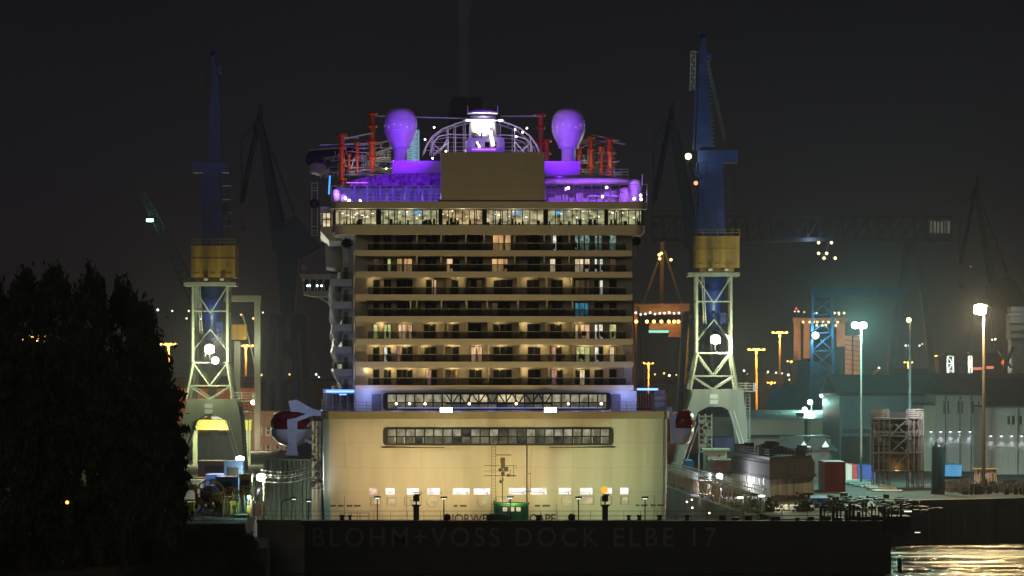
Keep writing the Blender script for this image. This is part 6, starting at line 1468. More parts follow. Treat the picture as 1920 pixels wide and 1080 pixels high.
# railings and pipe rack along the starboard dock wall
t = thing("dock_walkway", "long steel walkway with railings running along the starboard dock wall", "walkway", (dk(31.6, 500), 0, GZ)); o = t.location; b = MB(o)
pa, pb = Vector((dk(31.5, 503), 3, GZ + .36)), Vector((dk(31.5, 640), 140, GZ + .36))
b.lattice(pa + Vector((0, 0, 1.0)), pb + Vector((0, 0, 1.0)), 1.6, 1.9, 60, .07, .045); b.build("walkway_truss", M("walk_brown", (.30, .22, .15), .6), t)
b = MB(o); b.rail([pa + Vector((-.9, 0, 1.9)), pb + Vector((-.9, 0, 1.9))], 1.1, 2, .05, 3); b.rail([pa + Vector((.9, 0, 1.9)), pb + Vector((.9, 0, 1.9))], 1.1, 2, .05, 2); b.build("walkway_rail", steel, t)
b = MB(o)
for k in range(9): p = pa + (pb - pa) * (k / 9); b.bar(p + Vector((-2.2, 0, -4)), p + Vector((-1.2, 0, .5)), .12); b.ball(p + Vector((-1.6, 0, .4)), .14, n=6) 
b.build("hanger", dgrey, t)
for px, py, d in ((1288, 941, 530), (1298, 952, 515), (1330, 962, 505), (1297, 937, 560)):
    p = P(px, py, d); b = MB(o); b.ball(p, .09, n=8); b.build("walkway_lamp", L_warm, t); light('POINT', p - o + Vector((0, -.6, 0)), 22, (1, .85, .5), t)
light('POINT', Vector((1, 6, 3.5)), 70, (.5, 1, .7), t)
# railing along the quay edge in green light
t = thing("quay_railing", "thin railing catching green light at the foot of the rusty house", "railing", P(1420, 0, 512)); t.location.z = GZ; o = t.location; b = MB(o); b.rail([(P(1345, 0, 508).x, CY + 508, GZ + .36), (P(1440, 0, 512).x, CY + 512, GZ + .36), (P(1500, 0, 515).x, CY + 515, GZ + .36)], 1.2, .8, .035, 3); b.build("rails", M("rail_green", (.2, .4, .3)), t)
# ================================================================ left yard
# brick building
d = 900; base = P(512, 0, d); base.z = GZ; t = thing("brick_building", "brown brick building with white framed windows left of the lifeboat", "building", base); o = base
def brickm():
    m = bpy.data.materials.new("brown_brick"); m.use_nodes = True; nt_ = m.node_tree; b_ = nt_.nodes["Principled BSDF"]; b_.inputs['Roughness'].default_value = .85
    c = nt_.nodes.new("ShaderNodeTexCoord"); mp = nt_.nodes.new("ShaderNodeMapping"); mp.inputs['Rotation'].default_value = (math.pi / 2, 0, 0); br = nt_.nodes.new("ShaderNodeTexBrick"); br.inputs['Scale'].default_value = 1.3
    br.inputs['Color1'].default_value = (.33, .19, .11, 1); br.inputs['Color2'].default_value = (.24, .14, .09, 1); br.inputs['Mortar'].default_value = (.25, .21, .17, 1)
    nt_.links.new(c.outputs['Object'], mp.inputs[0]); nt_.links.new(mp.outputs[0], br.inputs['Vector']); nt_.links.new(br.outputs[0], b_.inputs['Base Color']); return m
bm_ = brickm(); q = lambda px, py: P(px, py, d)
b = MB(o); b.box(q(430, 0).x, q(552, 0).x, o.y, o.y + 14, GZ, q(0, 774).z); b.box(q(476, 0).x, q(496, 0).x, o.y - .25, o.y, GZ, q(0, 770).z); b.box(q(428, 0).x, q(554, 0).x, o.y - .35, o.y + .1, q(0, 774).z, q(0, 771).z + .0); b.build("wall", bm_, t)
b = MB(o); b.box(q(429, 0).x, q(553, 0).x, o.y - .1, o.y + 14.2, q(0, 771).z + .003, q(0, 769.5).z); b.build("roof", dgrey, t)
for px in (434, 453, 486, 503, 520, 537):
    for py in (806, 841):
        yf = o.y - (.25 if 476 < px < 496 else 0); b = MB(o); x = q(px, 0).x; b.box(x - .42, x + .42, yf - .05, yf - .01, q(0, py + 9).z, q(0, py - 6).z); w = b.build("window", black, t)
        b = MB(o); z0, z1 = q(0, py + 9).z, q(0, py - 6).z
        for s_ in (-1, 1): b.box(x + s_ * .46 - .06, x + s_ * .46 + .06, yf - .08, yf - .01, z0, z1)
        b.box(x - .4, x + .4, yf - .07, yf - .051, (z0 + z1) / 2, (z0 + z1) / 2 + .1); b.box(x - .52, x + .52, yf - .12, yf - .01, z0 - .16, z0 - .001); b.build("frame", white, w)
light('POINT', q(500, 820) - o + Vector((-2, -10, 0)), 2600, (1, .8, .5), t)
# shed at the yard's end and orange storage roof
d = 1000; base = P(400, 0, d); base.z = GZ; t = thing("orange_warehouse", "long low warehouse glowing orange behind the left dock crane", "warehouse", base); o = base
b = MB(o); b.box(P(325, 0, d).x, P(482, 0, d).x, o.y, o.y + 18, GZ, P(0, 728, d).z); b.build("wall", M("ware_rust", (.42, .2, .12), .7, var=.3, streak=1.5), t); b = MB(o); b.prism([(o.y - .5, P(0, 728, d).z), (o.y + 9, P(0, 706, d).z), (o.y + 18.5, P(0, 728, d).z)], P(324, 0, d).x, P(483, 0, d).x, 'X'); b.build("roof", M("ware_roof", (.35, .17, .1), .7, var=.25), t)
light('POINT', P(345, 735, d - 9) - o, 1500, SOD, t); light('POINT', P(450, 740, d - 9) - o, 1100, SOD, t)
# yellow overhead girder bridge across the yard
d = 770; base = P(420, 0, d); base.z = GZ; t = thing("girder_bridge", "yellow overhead girder with a lit control room seen through the left crane's arch", "gantry", base); o = base; q = lambda px, py, yy=0: P(px, py, d + yy)
b = MB(o); b.box(q(364, 0).x, q(472, 0).x, o.y - .6, o.y + .6, q(0, 806).z, q(0, 789).z); b.box(q(362, 0).x, q(474, 0).x, o.y - .8, o.y + .8, q(0, 789).z, q(0, 787).z)
b.build("main_girder", M("girder_yellow", (.5, .45, .12), .5, var=.3, streak=1.2), t)
b = MB(o)
for px in (366, 466): b.box(q(px - 4, 0).x, q(px + 4, 0).x, o.y - .5, o.y + .5, GZ, q(0, 806.1).z)
b.bar(q(380, 786), q(398, 771), .18); b.bar(q(380, 786), q(384, 772), .12); b.bar(q(425, 772), q(432, 786), .12); b.bar(q(370, 772), q(470, 772), .1); b.build("girder_leg", M("leg_pale_green", (.36, .4, .28), .6, var=.2), t)
b = MB(o)
for k_ in range(3): b.box(q(400 + k_ * 10, 0).x, q(408 + k_ * 10, 0).x, o.y - .84, o.y - .6, q(0, 784.5).z, q(0, 776).z)
b.build("room_window", E("control_room", (1, .95, .7), .9, .5, (1.2, 1.2, 1.2)), t)
b = MB(o); b.box(q(397, 0).x, q(432, 0).x, o.y - .59, o.y + 2, q(0, 786.8).z, q(0, 774).z); b.build("control_room_wall", grey, t)
light('POINT', q(415, 800) - o + Vector((0, -6, -2)), 6000, (.96, 1, .55), t)
# tall curtain door below it
d = 830; base = P(410, 0, d); base.z = GZ; t = thing("curtain_hall", "hall end with vertical tan strip curtains and a dark blue frame under the yellow girder", "hall", base); o = base
b = MB(o); b.box(P(372, 0, d).x, P(462, 0, d).x, o.y, o.y + 10, GZ, P(0, 812, d).z); b.build("wall", M("strip_tan", (.38, .32, .16), .8, var=.55, scale=1.2, streak=3.0), t)
b = MB(o); b.box(P(374, 0, d).x, P(382, 0, d).x, o.y - .4, o.y - .01, GZ, P(0, 828, d).z); b.box(P(416, 0, d).x, P(424, 0, d).x, o.y - .4, o.y - .01, GZ, P(0, 828, d).z); b.box(P(382.1, 0, d).x, P(415.9, 0, d).x, o.y - .4, o.y - .01, P(0, 842, d).z, P(0, 826, d).z); b.build("door_frame", M("frame_blue", (.03, .05, .3)), t)
b = MB(o)
for px in (390, 395, 400): b.bar(P(px, 845, d - .3), Vector((P(px + 2, 0, d - .3).x, o.y - .3, GZ)), .18)
b.build("strip", M("strip_bright", (.5, .4, .15)), t)
# grey protective screen hung beside the ship
d = 575; base = P(545, 0, d); base.z = 0; t = thing("screen_curtain", "tall grey green hanging screen between the yard and the ship's port side", "screen", base); o = base; b = MB(o)
x0, x1 = P(497, 0, d).x, P(590, 0, d).x; n = 46; zt_ = P(0, 862, d).z
pts = [(x0 + (x1 - x0) * i / n, o.y + .25 * math.sin(i * 1.3) + .12 * math.sin(i * 3.1)) for i in range(n + 1)]
b.prism(pts + [(x, y + .12) for x, y in reversed(pts)], 0.5, zt_, 'Z'); b.build("curtain", M("curtain_grey_green", (.30, .36, .32), .8, var=.35, scale=.6, streak=2.5), t)
b = MB(o); b.bar((x0, o.y, zt_), (x1, o.y, zt_), .12); b.bar((x0, o.y + .5, -2), (x0, o.y + .5, zt_ + .5), .16); b.bar((x1 - .2, o.y + .5, -2), (x1 - .2, o.y + .5, zt_ + .5), .16); b.build("curtain_frame", grey, t)
# narrow white access tower clamped to the ship's port quarter
d = 503; base = P(592, 0, d); base.z = -2; t = thing("access_tower", "slim white access tower with pipes at the port edge of the ship's stern", "scaffold", base); o = base; b = MB(o); q = lambda px, py, yy=0: P(px, py, d + yy)
for px, w_, yy in ((587, .16, 0), (596, .2, .4), (601, .14, .2), (593, .09, -.3)): b.bar(Vector((q(px, 0).x, o.y + yy, -2)), q(px if px != 601 else 600, 790, yy), w_, 6)
b.box(q(585, 0).x, q(594, 0).x, o.y + .5, o.y + .7, 0, q(0, 850).z)
for k in range(18): z = q(0, 965 - k * 9.5).z; b.bar((q(586, 0).x, o.y, z), (q(600, 0).x, o.y + .3, z), .05)
b.build("tower_frame", white, t)
b = MB(o)
for k in range(7): b.box(q(584, 0).x, q(600, 0).x, o.y - .5, o.y + .1, q(0, 915 - k * 17).z - .06, q(0, 915 - k * 17).z); b.bar(q(585, 915 - k * 17, -.4), q(597, 900 - k * 17, -.4), .05)
for k in range(10): b.ball(q(rnd.uniform(585, 600), rnd.uniform(845, 920), -.5), rnd.uniform(.15, .35), n=6)
b.build("platform", dgrey, t)
light('SPOT', q(560, 960) - o + Vector((0, -9, 0)), 900, (1, .9, .75), t, q(594, 860) - o, 60, .7)
# mooring ropes
for i, (ya, yb) in enumerate(((881, 874), (888, 880), (893, 884), (901, 894))):
    a_, c_ = P(488, ya, 560), P(586, yb, 520); t = tag(MB().build("mooring_rope", white), ["topmost pale mooring rope crossing the grey screen", "second pale mooring rope from the top before the grey screen", "third pale mooring rope from the top before the grey screen", "lowest pale mooring rope before the grey screen"][i], "rope", "mooring ropes at the port quarter")
    bpy.data.objects.remove(t)
    b = MB(); pts = [a_ + (c_ - a_) * (k / 10) - Vector((0, 0, .5 * math.sin(math.pi * k / 10))) for k in range(11)]; b.path(pts, .05, 4); t = b.build("mooring_rope", white)
    tag(t, ["topmost pale mooring rope crossing the grey screen", "second pale mooring rope from the top before the grey screen", "third pale mooring rope from the top before the grey screen", "lowest pale mooring rope before the grey screen"][i], "rope", "mooring ropes at the port quarter")
# yard lamps
mast(450, 862, 600, "yard lamp with a star bright bluish head above the reels left of the ship", L_cool, (.8, .92, 1), 9000, .6, .1, group="yard lamps left of the ship", polem=yellow)
mast(440, 878, 590, "smaller bluish yard lamp left of the brightest one", L_cool, (.7, .88, 1), 1800, .4, .1, group="yard lamps left of the ship")
mast(489, 895, 560, "warm green yard lamp at the left end of the mooring ropes", E("lamp_lime", (1, 1, .7), 12), (.95, 1, .7), 6500, .55, .1, group="yard lamps left of the ship")
mast(424, 903, 545, "low white lamp over the blue cabin in the left yard", L_white, WHITE, 2600, .3, .08, group="yard lamps left of the ship")
mast(475, 754, 930, "white lamp on a pole above the brick building", L_white, WHITE, 1500, .6, .2, group="yard lamps left of the ship")
mast(467, 932, 500, "small green lamp before the coloured clutter in the left yard", L_green, GREEN, 500, .22, .07, group="yard lamps left of the ship")
# big cable reel on a trailer
def reel(px, py, d, r, label, cm):
    base = P(px, 0, d); base.z = GZ; t = thing("cable_reel", label, "cable reel", base, "cable reels in the left yard"); c = Vector((base.x, base.y, GZ + r + .5))
    for yy in (-.9, .9):
        b = MB(base)
        for k in range(24):
            a0, a1 = 2 * math.pi * k / 24, 2 * math.pi * (k + 1) / 24
            b.bar(c + Vector((r * math.cos(a0), yy, r * math.sin(a0))), c + Vector((r * math.cos(a1), yy, r * math.sin(a1))), .09)
        for k in range(6): a0 = math.pi * k / 6; b.bar(c + Vector((r * math.cos(a0), yy, r * math.sin(a0))), c - Vector((r * math.cos(a0), -yy, r * math.sin(a0))) if False else Vector((c.x - r * math.cos(a0), c.y + yy, c.z - r * math.sin(a0))), .06)
        b.build("reel_wheel", yellow, t)
    b = MB(base); b.lathe(c, [(r * .62, -.85), (r * .62, .85)], 20, 'Y'); b.build("cable", cm, t)
    b = MB(base)
    for sx in (-1, 1):
        for yy in (-1.1, 1.1): b.bar((c.x + sx * r * .8, c.y + yy, GZ), (c.x, c.y + yy, c.z), .08)
    b.bar(c + Vector((0, -1.2, 0)), c + Vector((0, 1.2, 0)), .12)
    b.build("stand", dgrey, t)
reel(394, 945, 515, 1.75, "big yellow rimmed cable reel in the left yard", M("cable_blue", (.03, .10, .3), .5, var=.4, scale=3))
reel(432, 945, 522, 1.2, "smaller cable reel with black hose right of the big one", black)
reel(412, 950, 507, 1.1, "low cable reel with red hose in front of the big one", M("cable_red", (.4, .06, .05), .5, var=.3))
def cab(px, d, w, h, dep, col, label, name="site_cabin", cat="cabin"):
    base = P(px, 0, d); base.z = GZ; t = thing(name, label, cat, base); b = MB(base); b.box(base.x - w / 2, base.x + w / 2, base.y, base.y + dep, GZ + .2, GZ + h); b.box(base.x - w / 2 - .1, base.x + w / 2 + .1, base.y - .1, base.y + dep + .1, GZ + h + .002, GZ + h + .15); b.build("wall", M("cabin_" + "_".join(str(int(c * 100)) for c in col), col, .5, var=.2), t)
    b = MB(base); b.box(base.x - w * .3, base.x + w * .3, base.y - .04, base.y - .01, GZ + h * .55, GZ + h * .85); b.build("window", black, t)
    b = MB(base); b.box(base.x - w / 2 + .1, base.x + w / 2 - .1, base.y + .1, base.y + dep - .1, GZ, GZ + .199); b.build("skid", dgrey, t); return t
cab(423, 540, 2.6, 3.6, 5, (.04, .16, .45), "blue site cabin with a pale roof in the left yard")
cab(425, 508, 1.6, 2.0, 2, (.42, .07, .06), "small red tool box cabin among the reels")
cab(437, 560, 2.4, 5.2, 5, (.05, .09, .2), "dark blue container cabin behind the reels")
cab(460, 545, 1.6, 3.8, 3, (.5, .4, .05), "yellow electrical cabinet right of the reels", "electric_cabinet", "cabinet")
cab(380, 620, 2.2, 1.4, 4, (.6, .25, .03), "low orange yard machine parked by the left crane's foot", "yard_machine", "machine")
cab(345, 500, 2.2, 1.6, 3, (.55, .33, .03), "low yellow box cart at the edge of the black trees", "yard_cart", "cart")
cab(306, 500, 1.0, 2.2, 1.2, (.6, .42, .05), "upright yellow bin seen between the tree trunks", "yard_bin", "bin")
cab(358, 560, 2.6, 2.6, 6, (.45, .46, .42), "pale van shaped cabin on the bright yard ground left of the reels")
cab(448, 575, 2.2, 3.0, 3, (.5, .08, .05), "bright red cabin under the brightest yard lamp")
cab(408, 590, 3.2, 2.6, 6, (.05, .12, .35), "blue container cabin behind the pale roofed one")
cab(470, 570, 1.4, 2.8, 2, (.1, .3, .15), "green cabinet between the lime yard lamp and the yellow cabinet", "electric_cabinet", "cabinet")
cab(440, 502, 1.1, 1.6, 1.2, (.6, .45, .06), "small yellow pump box right of the low red hose reel", "pump_box", "box")
cab(402, 640, 5.0, 3.4, 8, (.28, .07, .05), "long dull red storage cabin under the yellow girder")
# a tracked loader with a lattice arm near the reels
base = P(380, 0, 530); base.z = GZ; t = thing("tracked_loader", "yellow tracked loader with a raised arm left of the big reel", "loader", base); b = MB(base)
b.box(base.x - .8, base.x + .8, base.y - 1, base.y + 1, GZ + .6, GZ + 1.5); b.box(base.x - .3, base.x + .6, base.y - .7, base.y + .6, GZ + 1.501, GZ + 2.6); b.build("body", yellow, t)
for sx in (-.85, .85): b = MB(base); b.prism([(base.y - 1.4, GZ + .3), (base.y - 1.1, GZ), (base.y + 1.1, GZ), (base.y + 1.4, GZ + .3), (base.y + 1.1, GZ + .62), (base.y - 1.1, GZ + .62)], base.x + sx - .2, base.x + sx + .2, 'X'); b.build("track", black, t)
b = MB(base); b.bar((base.x - .5, base.y - .6, GZ + 1.5), (base.x - 1.6, base.y - 1.4, GZ + 3.6), .14); b.bar((base.x - 1.6, base.y - 1.4, GZ + 3.6), (base.x - 2.1, base.y - 1.6, GZ + 1.6), .1); b.build("arm", yellow, t)
# clutter rack
d = 505; base = P(483, 0, d); base.z = GZ; t = thing("hose_rack", "rack hung with coloured hoses and pipes at the edge of the left yard", "rack", base); b = MB(base)
cols = [M("hose_a", (.4, .3, .2)), M("hose_b", (.35, .08, .06)), M("hose_c", (.10, .25, .14)), M("hose_d", (.45, .42, .3)), steel]
for k in range(90):
    b.mi = k % 5; x = base.x + rnd.uniform(-1.7, .8); y = base.y + rnd.uniform(-1, 6); z = GZ + rnd.uniform(.3, 3.4); b.bar((x, y, z), (x + rnd.uniform(-.25, .25), y, max(GZ, z - rnd.uniform(.5, 2.4))), rnd.uniform(.03, .10))
b.build("hose", cols, t); b = MB(base)
for x in (-1.8, -.4, .9): b.bar((base.x + x, base.y, GZ), (base.x + x, base.y, GZ + 3.6), .07)
for z in (1.2, 2.4, 3.5): b.bar((base.x - 1.8, base.y, GZ + z), (base.x + .9, base.y, GZ + z), .05)
b.build("rack_frame", yellow, t)
d = 498; base = P(455, 0, d); base.z = GZ; t = thing("machinery_row", "crowded pipes and yellow fittings beside the cable reels", "machinery", base); b = MB(base); cc = [dgrey, steel, yellow, M("fit_red", (.4, .1, .08)), black]
for k in range(110):
    b.mi = k % 5; x = base.x + rnd.uniform(-2.9, 1.2); y = base.y + rnd.uniform(0, 14); z = GZ + rnd.uniform(0, 2.2)
    if rnd.random() < .5: b.box(x, x + rnd.uniform(.1, .6), y, y + .5, GZ, z)
    else: b.bar((x, y, GZ), (x + rnd.uniform(-.3, .3), y, z + .8), rnd.uniform(.03, .08))
b.build("fitting", cc, t)
t = thing("yard_fence", "wire fence with thin posts along the front edge of the left yard", "fence", P(400, 0, 481)); t.location.z = GZ; o = t.location; b = MB(o); b.rail([(P(285, 0, 480).x, CY + 480, GZ), (P(478, 0, 480).x, CY + 480, GZ)], 1.2, 1.1, .03, 4); b.build("fence_wire", M("fence_olive", (.2, .2, .13)), t)
t = thing("crane_rail", "pair of pale rails leading to the left crane's foot", "rails", P(365, 0, 560)); t.location.z = GZ; o = t.location; b = MB(o)
for u in (-45.6, -44.2): b.bar((dk(u, 485), -15, GZ + .08), (dk(u, 900), 400, GZ + .08), .09)
b.build("rail", steel, t)
# ================================================================ trees and shrubs of the near bank
leafm = M("night_leaf", (.065, .08, .032), .75, var=.5, scale=.7, spec=.2)
bark = M("bark", (.05, .04, .03), .9, var=.4)
def leaf_mesh(name, parent, clumps, per, size, seed, up=.8):
    import numpy as np
    g = np.random.default_rng(seed); V = []; 
    for (cx, cy, cz, rx, rz) in clumps:
        n = per; p = g.normal(0, .5, (n, 3)) * np.array([rx, rx, rz]) + np.array([cx, cy, cz])
        s = g.uniform(.5, 1.2, n) * size
        a = g.uniform(0, 2 * np.pi, n); tilt = g.uniform(-.6, .6, n)
        u = np.stack([np.cos(a), np.sin(a), tilt * .5], 1); u /= np.linalg.norm(u, axis=1)[:, None]
        w = np.stack([g.normal(0, .4, n), g.normal(0, .4, n), np.full(n, up) + g.normal(0, .35, n)], 1); w /= np.linalg.norm(w, axis=1)[:, None]
        V.append(np.stack([p - w * s[:, None], p + u * s[:, None] * .42, p + w * s[:, None], p - u * s[:, None] * .42], 1))
    V = np.concatenate(V).reshape(-1, 3); nq = len(V) // 4
    me = bpy.data.meshes.new(name); me.from_pydata(V.tolist(), [], np.arange(nq * 4).reshape(nq, 4).tolist()); me.materials.append(leafm); me.update()
    o = bpy.data.objects.new(name, me); COL.objects.link(o); o.parent = parent; return o
trees = [(-12, 503, 50, 440, "black tree cut by the left picture edge"), (45, 492, 42, 425, "black tree with the spiky top second from the left edge"), (104, 488, 42, 447, "black tree with a pointed top left of the tallest one"),
         (168, 497, 46, 430, "broad tall black tree in the middle of the bank"), (232, 512, 38, 441, "black tree with a narrow top right of the broad one"), (268, 556, 38, 424, "black tree sloping down towards the left crane"),
         (286, 640, 42, 416, "lower black tree with ragged twigs beside the left crane"), (150, 610, 85, 398, "wide dark tree in front of the tall ones"), (45, 640, 90, 394, "wide dark tree in the lower left corner"), (232, 700, 80, 396, "wide dark tree in front of the sloping one"), (298, 775, 30, 428, "slim drooping tree at the right end of the row")]
for i, (px, py, hw, d, lab) in enumerate(trees):
    top = P(px, py, d); base = Vector((top.x, top.y, 4.0)); t = thing("tree", lab, "tree", base, "black trees on the near river bank"); H = top.z - base.z; W_ = hw * d / F; R = random.Random(100 + i)
    b = MB(base); b.bar(base, base + Vector((R.uniform(-.4, .4), 0, H * .55)), .38, 8, .2)
    tops = []; cl = []
    for k in range(9):
        x = R.uniform(-.75, .75) * W_; z = H * R.uniform(.45, .9); b.bar(base + Vector((x * .05, 0, H * R.uniform(.15, .5))), base + Vector((x * .8, R.uniform(-1.5, 1.5), z)), .12, 5, .04)
    b.build("trunk", bark, t)
    for k in range(int(70 + 20 * W_)):
        f = R.random() ** .8; z = H * (.08 + .86 * f); prof = min(1.0, 2.1 * (1 - f) ** .55) if f > .6 else 1.0
        w = W_ * min(1, prof * 1.0) * (1.15 if f < .4 else 1.0); x = R.uniform(-1, 1) * w; cl.append((x, R.uniform(-1, 1) * min(w, 3), z, R.uniform(.5, 1.0), R.uniform(.8, 1.7)))
    for k in range(9):     # spires at the top
        x = R.uniform(-.6, .6) * W_; z = H * (1 - .10 * abs(x / W_)) * R.uniform(.90, .985); 
        for j in range(3): cl.append((x + R.uniform(-.1, .1), R.uniform(-1, 1), z - j * .9, .26 + .14 * j, .9))
    if px > 255:
        for k in range(26):
            a = R.random(); cl.append((W_ * R.uniform(.85, 1.5), R.uniform(-1, 1), H * R.uniform(.2, .78), .55, .32)); cl.append((W_ * R.uniform(.7, 1.1), 0, H * R.uniform(.15, .8), .7, .8))
    leaf_mesh("crown", t, cl, 50, .42, 50 + i)
labs = ["low black bush at the lower left corner", "low black bush under the wide dark tree", "black bush left of the tree trunks", "black bush below the drooping tree", "rounded black bush at the foot of the left yard", "black bush below the cable reels", "black bush left of the gate's pier", "last black bush touching the gate's pier", "lowest black bush by the water's edge"]
for i, (px, py, hw, d) in enumerate([(20, 960, 90, 405), (130, 965, 80, 410), (215, 962, 70, 415), (290, 985, 60, 425), (350, 990, 55, 432), (405, 985, 45, 440), (440, 995, 35, 446), (462, 1012, 26, 450), (455, 1045, 30, 440)]):
    top = P(px, py, d); base = Vector((top.x, top.y, 3.6 if i < 7 else 1.0)); t = thing("bush", labs[i], "bush", base, "black bushes on the near river bank"); H = max(1.2, top.z - base.z); W_ = hw * d / F; R = random.Random(300 + i)
    cl = []
    for k in range(int(26 + 16 * W_)):
        a = R.uniform(0, math.pi); r_ = R.random() ** .5; cl.append((math.cos(a) * r_ * W_, R.uniform(-2, 2), max(.2, math.sin(a) * r_ * H * .9), .6, .55))
    leaf_mesh("leaves", t, cl, 60, .36, 400 + i, .5)
    b = MB(base)
    for k in range(6): b.bar(base + Vector((R.uniform(-.3, .3), 0, 0)), base + Vector((R.uniform(-.6, .6) * W_, R.uniform(-1, 1), H * R.uniform(.5, .8))), .05)
    b.build("stem", bark, t)
# small orange lamp low among the trees
mast(126, 942, 380, "small orange lamp glowing low among the black bushes", E("amber_small", (1, .35, .05), 4), (1, .4, .08), 10, .17, .03, group=None, z0=4.2, polem=black)
# ================================================================ far lights of the harbour
far = [(1395, 695, 0), (1440, 697, 1), (1438, 701, 2), (1455, 699, 1), (1466, 700, 1), (1402, 702, 2), (1478, 703, 0), (1480, 712, 2), (1500, 700, 2), (1421, 735, 2), (1434, 742, 2), (1648, 690, 1), (1656, 697, 1), (1663, 704, 1), (1676, 688, 1), (1690, 697, 1), (1700, 702, 2), (1672, 626, 3), (1682, 632, 3), (1698, 648, 3), (1704, 648, 3), (1724, 648, 1), (1729, 645, 1), (1736, 645, 1), (1742, 648, 1), (1820, 500, 4), (1860, 637, 1), (1866, 636, 1), (1493, 579, 4), (1490, 584, 1), (1497, 584, 1), (1531, 587, 3), (1573, 590, 3), (1508, 585, 2),
       (323, 583, 3), (350, 597, 3), (377, 598, 3), (354, 583, 1), (413, 585, 2), (452, 590, 2), (475, 597, 2), (493, 586, 1), (526, 597, 2), (543, 702, 2), (593, 702, 0), (598, 707, 3), (490, 703, 2), (296, 581, 3), (1205, 680, 2), (1228, 702, 2), (1245, 700, 2), (1255, 704, 1), (1268, 703, 2), (1240, 722, 2), (1235, 724, 2), (1815, 663, 1), (1909, 578, 1), (838, 90, 4)]
fm = [E("far_white", (1, .95, .8), 3), E("far_cream", (1, .85, .6), 2.5), E("far_amber", (1, .6, .2), 2.5), E("far_cyan", (.6, 1, .95), 3), E("far_red", (1, .1, .08), 1.5)]
fn = ["white", "cream", "amber", "cyan", "red"]
for (px, py, c) in far:
    if py < 200: continue
    d = 1500 + rnd.uniform(-250, 400); p = P(px, py, d); base = Vector((p.x, p.y, GZ - .3)); b = MB(base); b.bar(base, p, .12); b.mi = 1; b.ball(p + Vector((0, -.3, 0)), rnd.uniform(.28, .42), n=6)
    o = b.build("harbour_lamp", [dgrey, fm[c]]); o.location = base; tag(o, f"tiny distant {fn[c]} harbour lamp on a thin pole near the skyline", "lamp", "distant harbour lamps")
for (px, py, c) in ((45, 637, 2), (86, 640, 1), (52, 690, 1), (34, 702, 1), (100, 700, 1), (240, 592, 1), (255, 588, 3), (176, 742, 1), (190, 750, 1), (200, 752, 1), (78, 810, 1), (22, 822, 1), (40, 800, 1), (262, 738, 1), (26, 892, 1), (33, 888, 1), (208, 850, 1), (272, 895, 1), (280, 910, 1), (296, 700, 2), (305, 760, 1), (288, 640, 1), (222, 955, 1), (178, 975, 1)):
    d = 640 + rnd.uniform(-60, 120) if py < 850 else 560; p = P(px, py, d); base = Vector((p.x, p.y, GZ)); b = MB(base); b.bar(base, p, .06); b.mi = 1; b.ball(p + Vector((0, -.3, 0)), rnd.uniform(.22, .36), n=6)
    o = b.build("shore_lamp", [dgrey, fm[c]]); o.location = base; tag(o, f"small {fn[c]} yard lamp glimmering through gaps in the black trees", "lamp", "yard lamps behind the black trees")
# far low silhouettes: sheds and cranes on the skyline, lit ramps
skyl = [(1395, 1470, 742, 700), (1640, 1760, 700, 690), (1760, 1900, 690, 660), (300, 420, 720, 700), (540, 640, 735, 712), (1200, 1300, 735, 718)]
sl = ["low dark shed behind the right dock crane", "low dark shed above the teal hall", "dark shed on the skyline under the warm mast lamp", "low shed behind the left dock crane", "dark shed left of the promenade deck", "low rusty shed right of the promenade deck"]
for i, (a, c, py, pt) in enumerate(skyl):
    d = 1180 + i * 37; x0, x1 = P(a, 0, d).x, P(c, 0, d).x; base = Vector(((x0 + x1) / 2, CY + d, GZ - .3)); z1 = max(GZ + 3, P(0, pt + 14, d).z); t = thing("far_shed", sl[i], "shed", base, "dark sheds along the skyline")
    b = MB(base); b.box(x0, x1, base.y, base.y + 14, GZ - .3, z1); b.build("wall", M("far_shed_wall", (.12, .09, .075), .8, var=.4), t); b = MB(base); b.prism([(x0 - .3, z1), (x0 + 2, z1 + 2), (x1 - 2, z1 + 2), (x1 + .3, z1)], base.y - .3, base.y + 14.3); b.build("roof", dgrey, t)
for (px0, px1, py0, py1, col, lab, d) in ((1776, 1787, 668, 700, (.8, 1, .95), "short lattice tower lit white on the right skyline", 1020), (1816, 1822, 668, 696, (1, 1, .85), "leaning white lit pole on the right skyline", 1030)):
    base = P((px0 + px1) / 2, 0, d); base.z = GZ - .3; t = thing("lit_tower", lab, "tower", base); b = MB(base); b.lattice(base, P((px0 + px1) / 2, py0, d), (px1 - px0) * d / F, 1, 12, .2, .14); b.build("tower_frame", white, t); light('POINT', P((px0 + px1) / 2, (py0 + py1) / 2, d - 4) - base, 1500, col, t)
for (px0, px1, py, lab) in ((1824, 1841, 691, "left one of two orange red lit boards on the right skyline"), (1849, 1863, 689, "right paler one of two lit boards on the right skyline")):
    d = 1100; base = P((px0 + px1) / 2, 0, d); base.z = GZ - .3; t = thing("lit_board", lab, "lit board", base, "lit boards on the right skyline"); b = MB(base); b.box(P(px0, 0, d).x, P(px1, 0, d).x, base.y - .2, base.y, P(0, py + 2.5, d).z, P(0, py - 2.5, d).z); b.build("board", E("board_red", (1, .28, .14), .9), t); b = MB(base); b.bar(base, P((px0 + px1) / 2, py + 2.5, d), .4); b.build("post", dgrey, t)
for px in (1883, 1914):
    d = 1100; base = P(px, 0, d); base.z = GZ - .3; t = thing("lit_dome", "orange lit half dome beside the right skyline's edge" if px < 1900 else "orange lit half dome cut close to the right picture edge", "dome", base, "orange half domes"); b = MB(base); r = 6 * d / F; b.ball(P(px, 680, d), r, n=16, sz=1.1); b.build("dome_shell", M("dome_orange", (.7, .25, .06)), t); b = MB(base); b.bar(base, P(px, 684, d), .5); b.build("stem", dgrey, t); light('POINT', P(px - 6, 674, d - 3) - base, 700, (1, .35, .05), t)
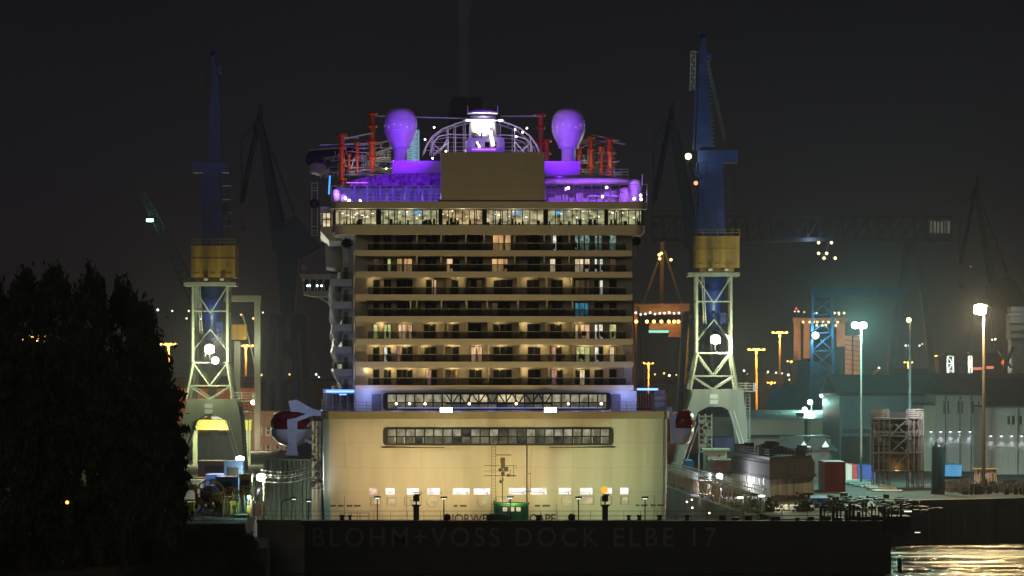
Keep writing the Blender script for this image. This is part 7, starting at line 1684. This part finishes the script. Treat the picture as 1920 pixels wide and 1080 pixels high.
# pale ship superstructure cut by the right edge
d = 1000; base = P(1915, 0, d); base.z = GZ; t = thing("ship_tower", "pale ship superstructure cut by the right picture edge", "ship", base); b = MB(base); q = lambda px, py: P(px, py, d)
for (a, c, y0_, y1_) in ((1898, 1960, 640, 700), (1894, 1960, 588, 636), (1896, 1960, 575, 584)): b.box(q(a, 0).x, q(c, 0).x, base.y, base.y + 8, q(0, y1_).z, q(0, y0_).z)
for k in range(4): b.box(q(1890, 0).x, q(1960, 0).x, base.y - .8, base.y, q(0, 592 + 14 * k).z, q(0, 589 + 14 * k).z)
b.box(q(1897, 0).x, q(1960, 0).x, base.y + 1, base.y + 8, GZ, q(0, 575).z); b.build("superstructure", M("ship_pale", (.34, .36, .34), .5, var=.2), t)
b = MB(base); b.bar(q(1880, 700), q(1900, 650), .5); b.bar(q(1872, 655), q(1896, 690), .4); b.bar(q(1886, 640), q(1884, 700), .4); b.build("derrick", dgrey, t); light('POINT', q(1903, 582) - base + Vector((-2, -6, 0)), 500, (1, .95, .85), t)
# ================================================================ smoke from the funnel and the night haze
def vol(name, col, dens, aniso=0.0, fade=None):
    m = bpy.data.materials.new(name); m.use_nodes = True; t = m.node_tree; t.nodes.clear(); o = t.nodes.new("ShaderNodeOutputMaterial"); v = t.nodes.new("ShaderNodeVolumePrincipled")
    v.inputs['Color'].default_value = tuple(col) + (1,); v.inputs['Density'].default_value = dens; v.inputs['Anisotropy'].default_value = aniso; t.links.new(v.outputs[0], o.inputs['Volume']); return m
b = MB(); yf = 126; c0 = Vector((ship.location.x + U(870, yf) - .045 * yf, yf, Z(183, yf)))
b.lathe(c0, [(.8, 0), (.9, 8), (1.3, 18), (2.2, 30)], 16)
sm = b.build("smoke", vol("smoke_air", (.62, .7, 1), 0.032), kind='stuff')
def mist_mat(dens):
    m = vol("mist_air", (.9, .95, 1), dens); t = m.node_tree; v = [n for n in t.nodes if n.type == 'PRINCIPLED_VOLUME'][0]; v.inputs['Anisotropy'].default_value = .3
    c = t.nodes.new("ShaderNodeTexCoord"); ln = t.nodes.new("ShaderNodeVectorMath"); ln.operation = 'LENGTH'; r = t.nodes.new("ShaderNodeMapRange")
    r.inputs[1].default_value = 0; r.inputs[2].default_value = 1; r.inputs[3].default_value = dens; r.inputs[4].default_value = 0; r.interpolation_type = 'SMOOTHSTEP'
    t.links.new(c.outputs['Object'], ln.inputs[0]); t.links.new(ln.outputs['Value'], r.inputs[0]); t.links.new(r.outputs[0], v.inputs['Density']); return m
MATS_MIST = mist_mat(0.0008)
b = MB(); b.ball((0, 0, 0), 1.0, n=24); mi = b.build("mist", MATS_MIST, kind='stuff'); mi.location = (60, 195, 22); mi.scale = (68, 135, 34)
b = MB(); b.ball((0, 0, 0), 1.0, n=24); mi = b.build("mist", MATS_MIST, kind='stuff'); mi.location = (-49, 180, 22); mi.scale = (26, 90, 34)
HAZE = 0.00012
if HAZE:
    b = MB(); b.box(-1500, 1500, -530, 5200, -4, 105); h = b.build("haze", vol("haze_air", (.78, .86, 1), HAZE, .5), kind='stuff')
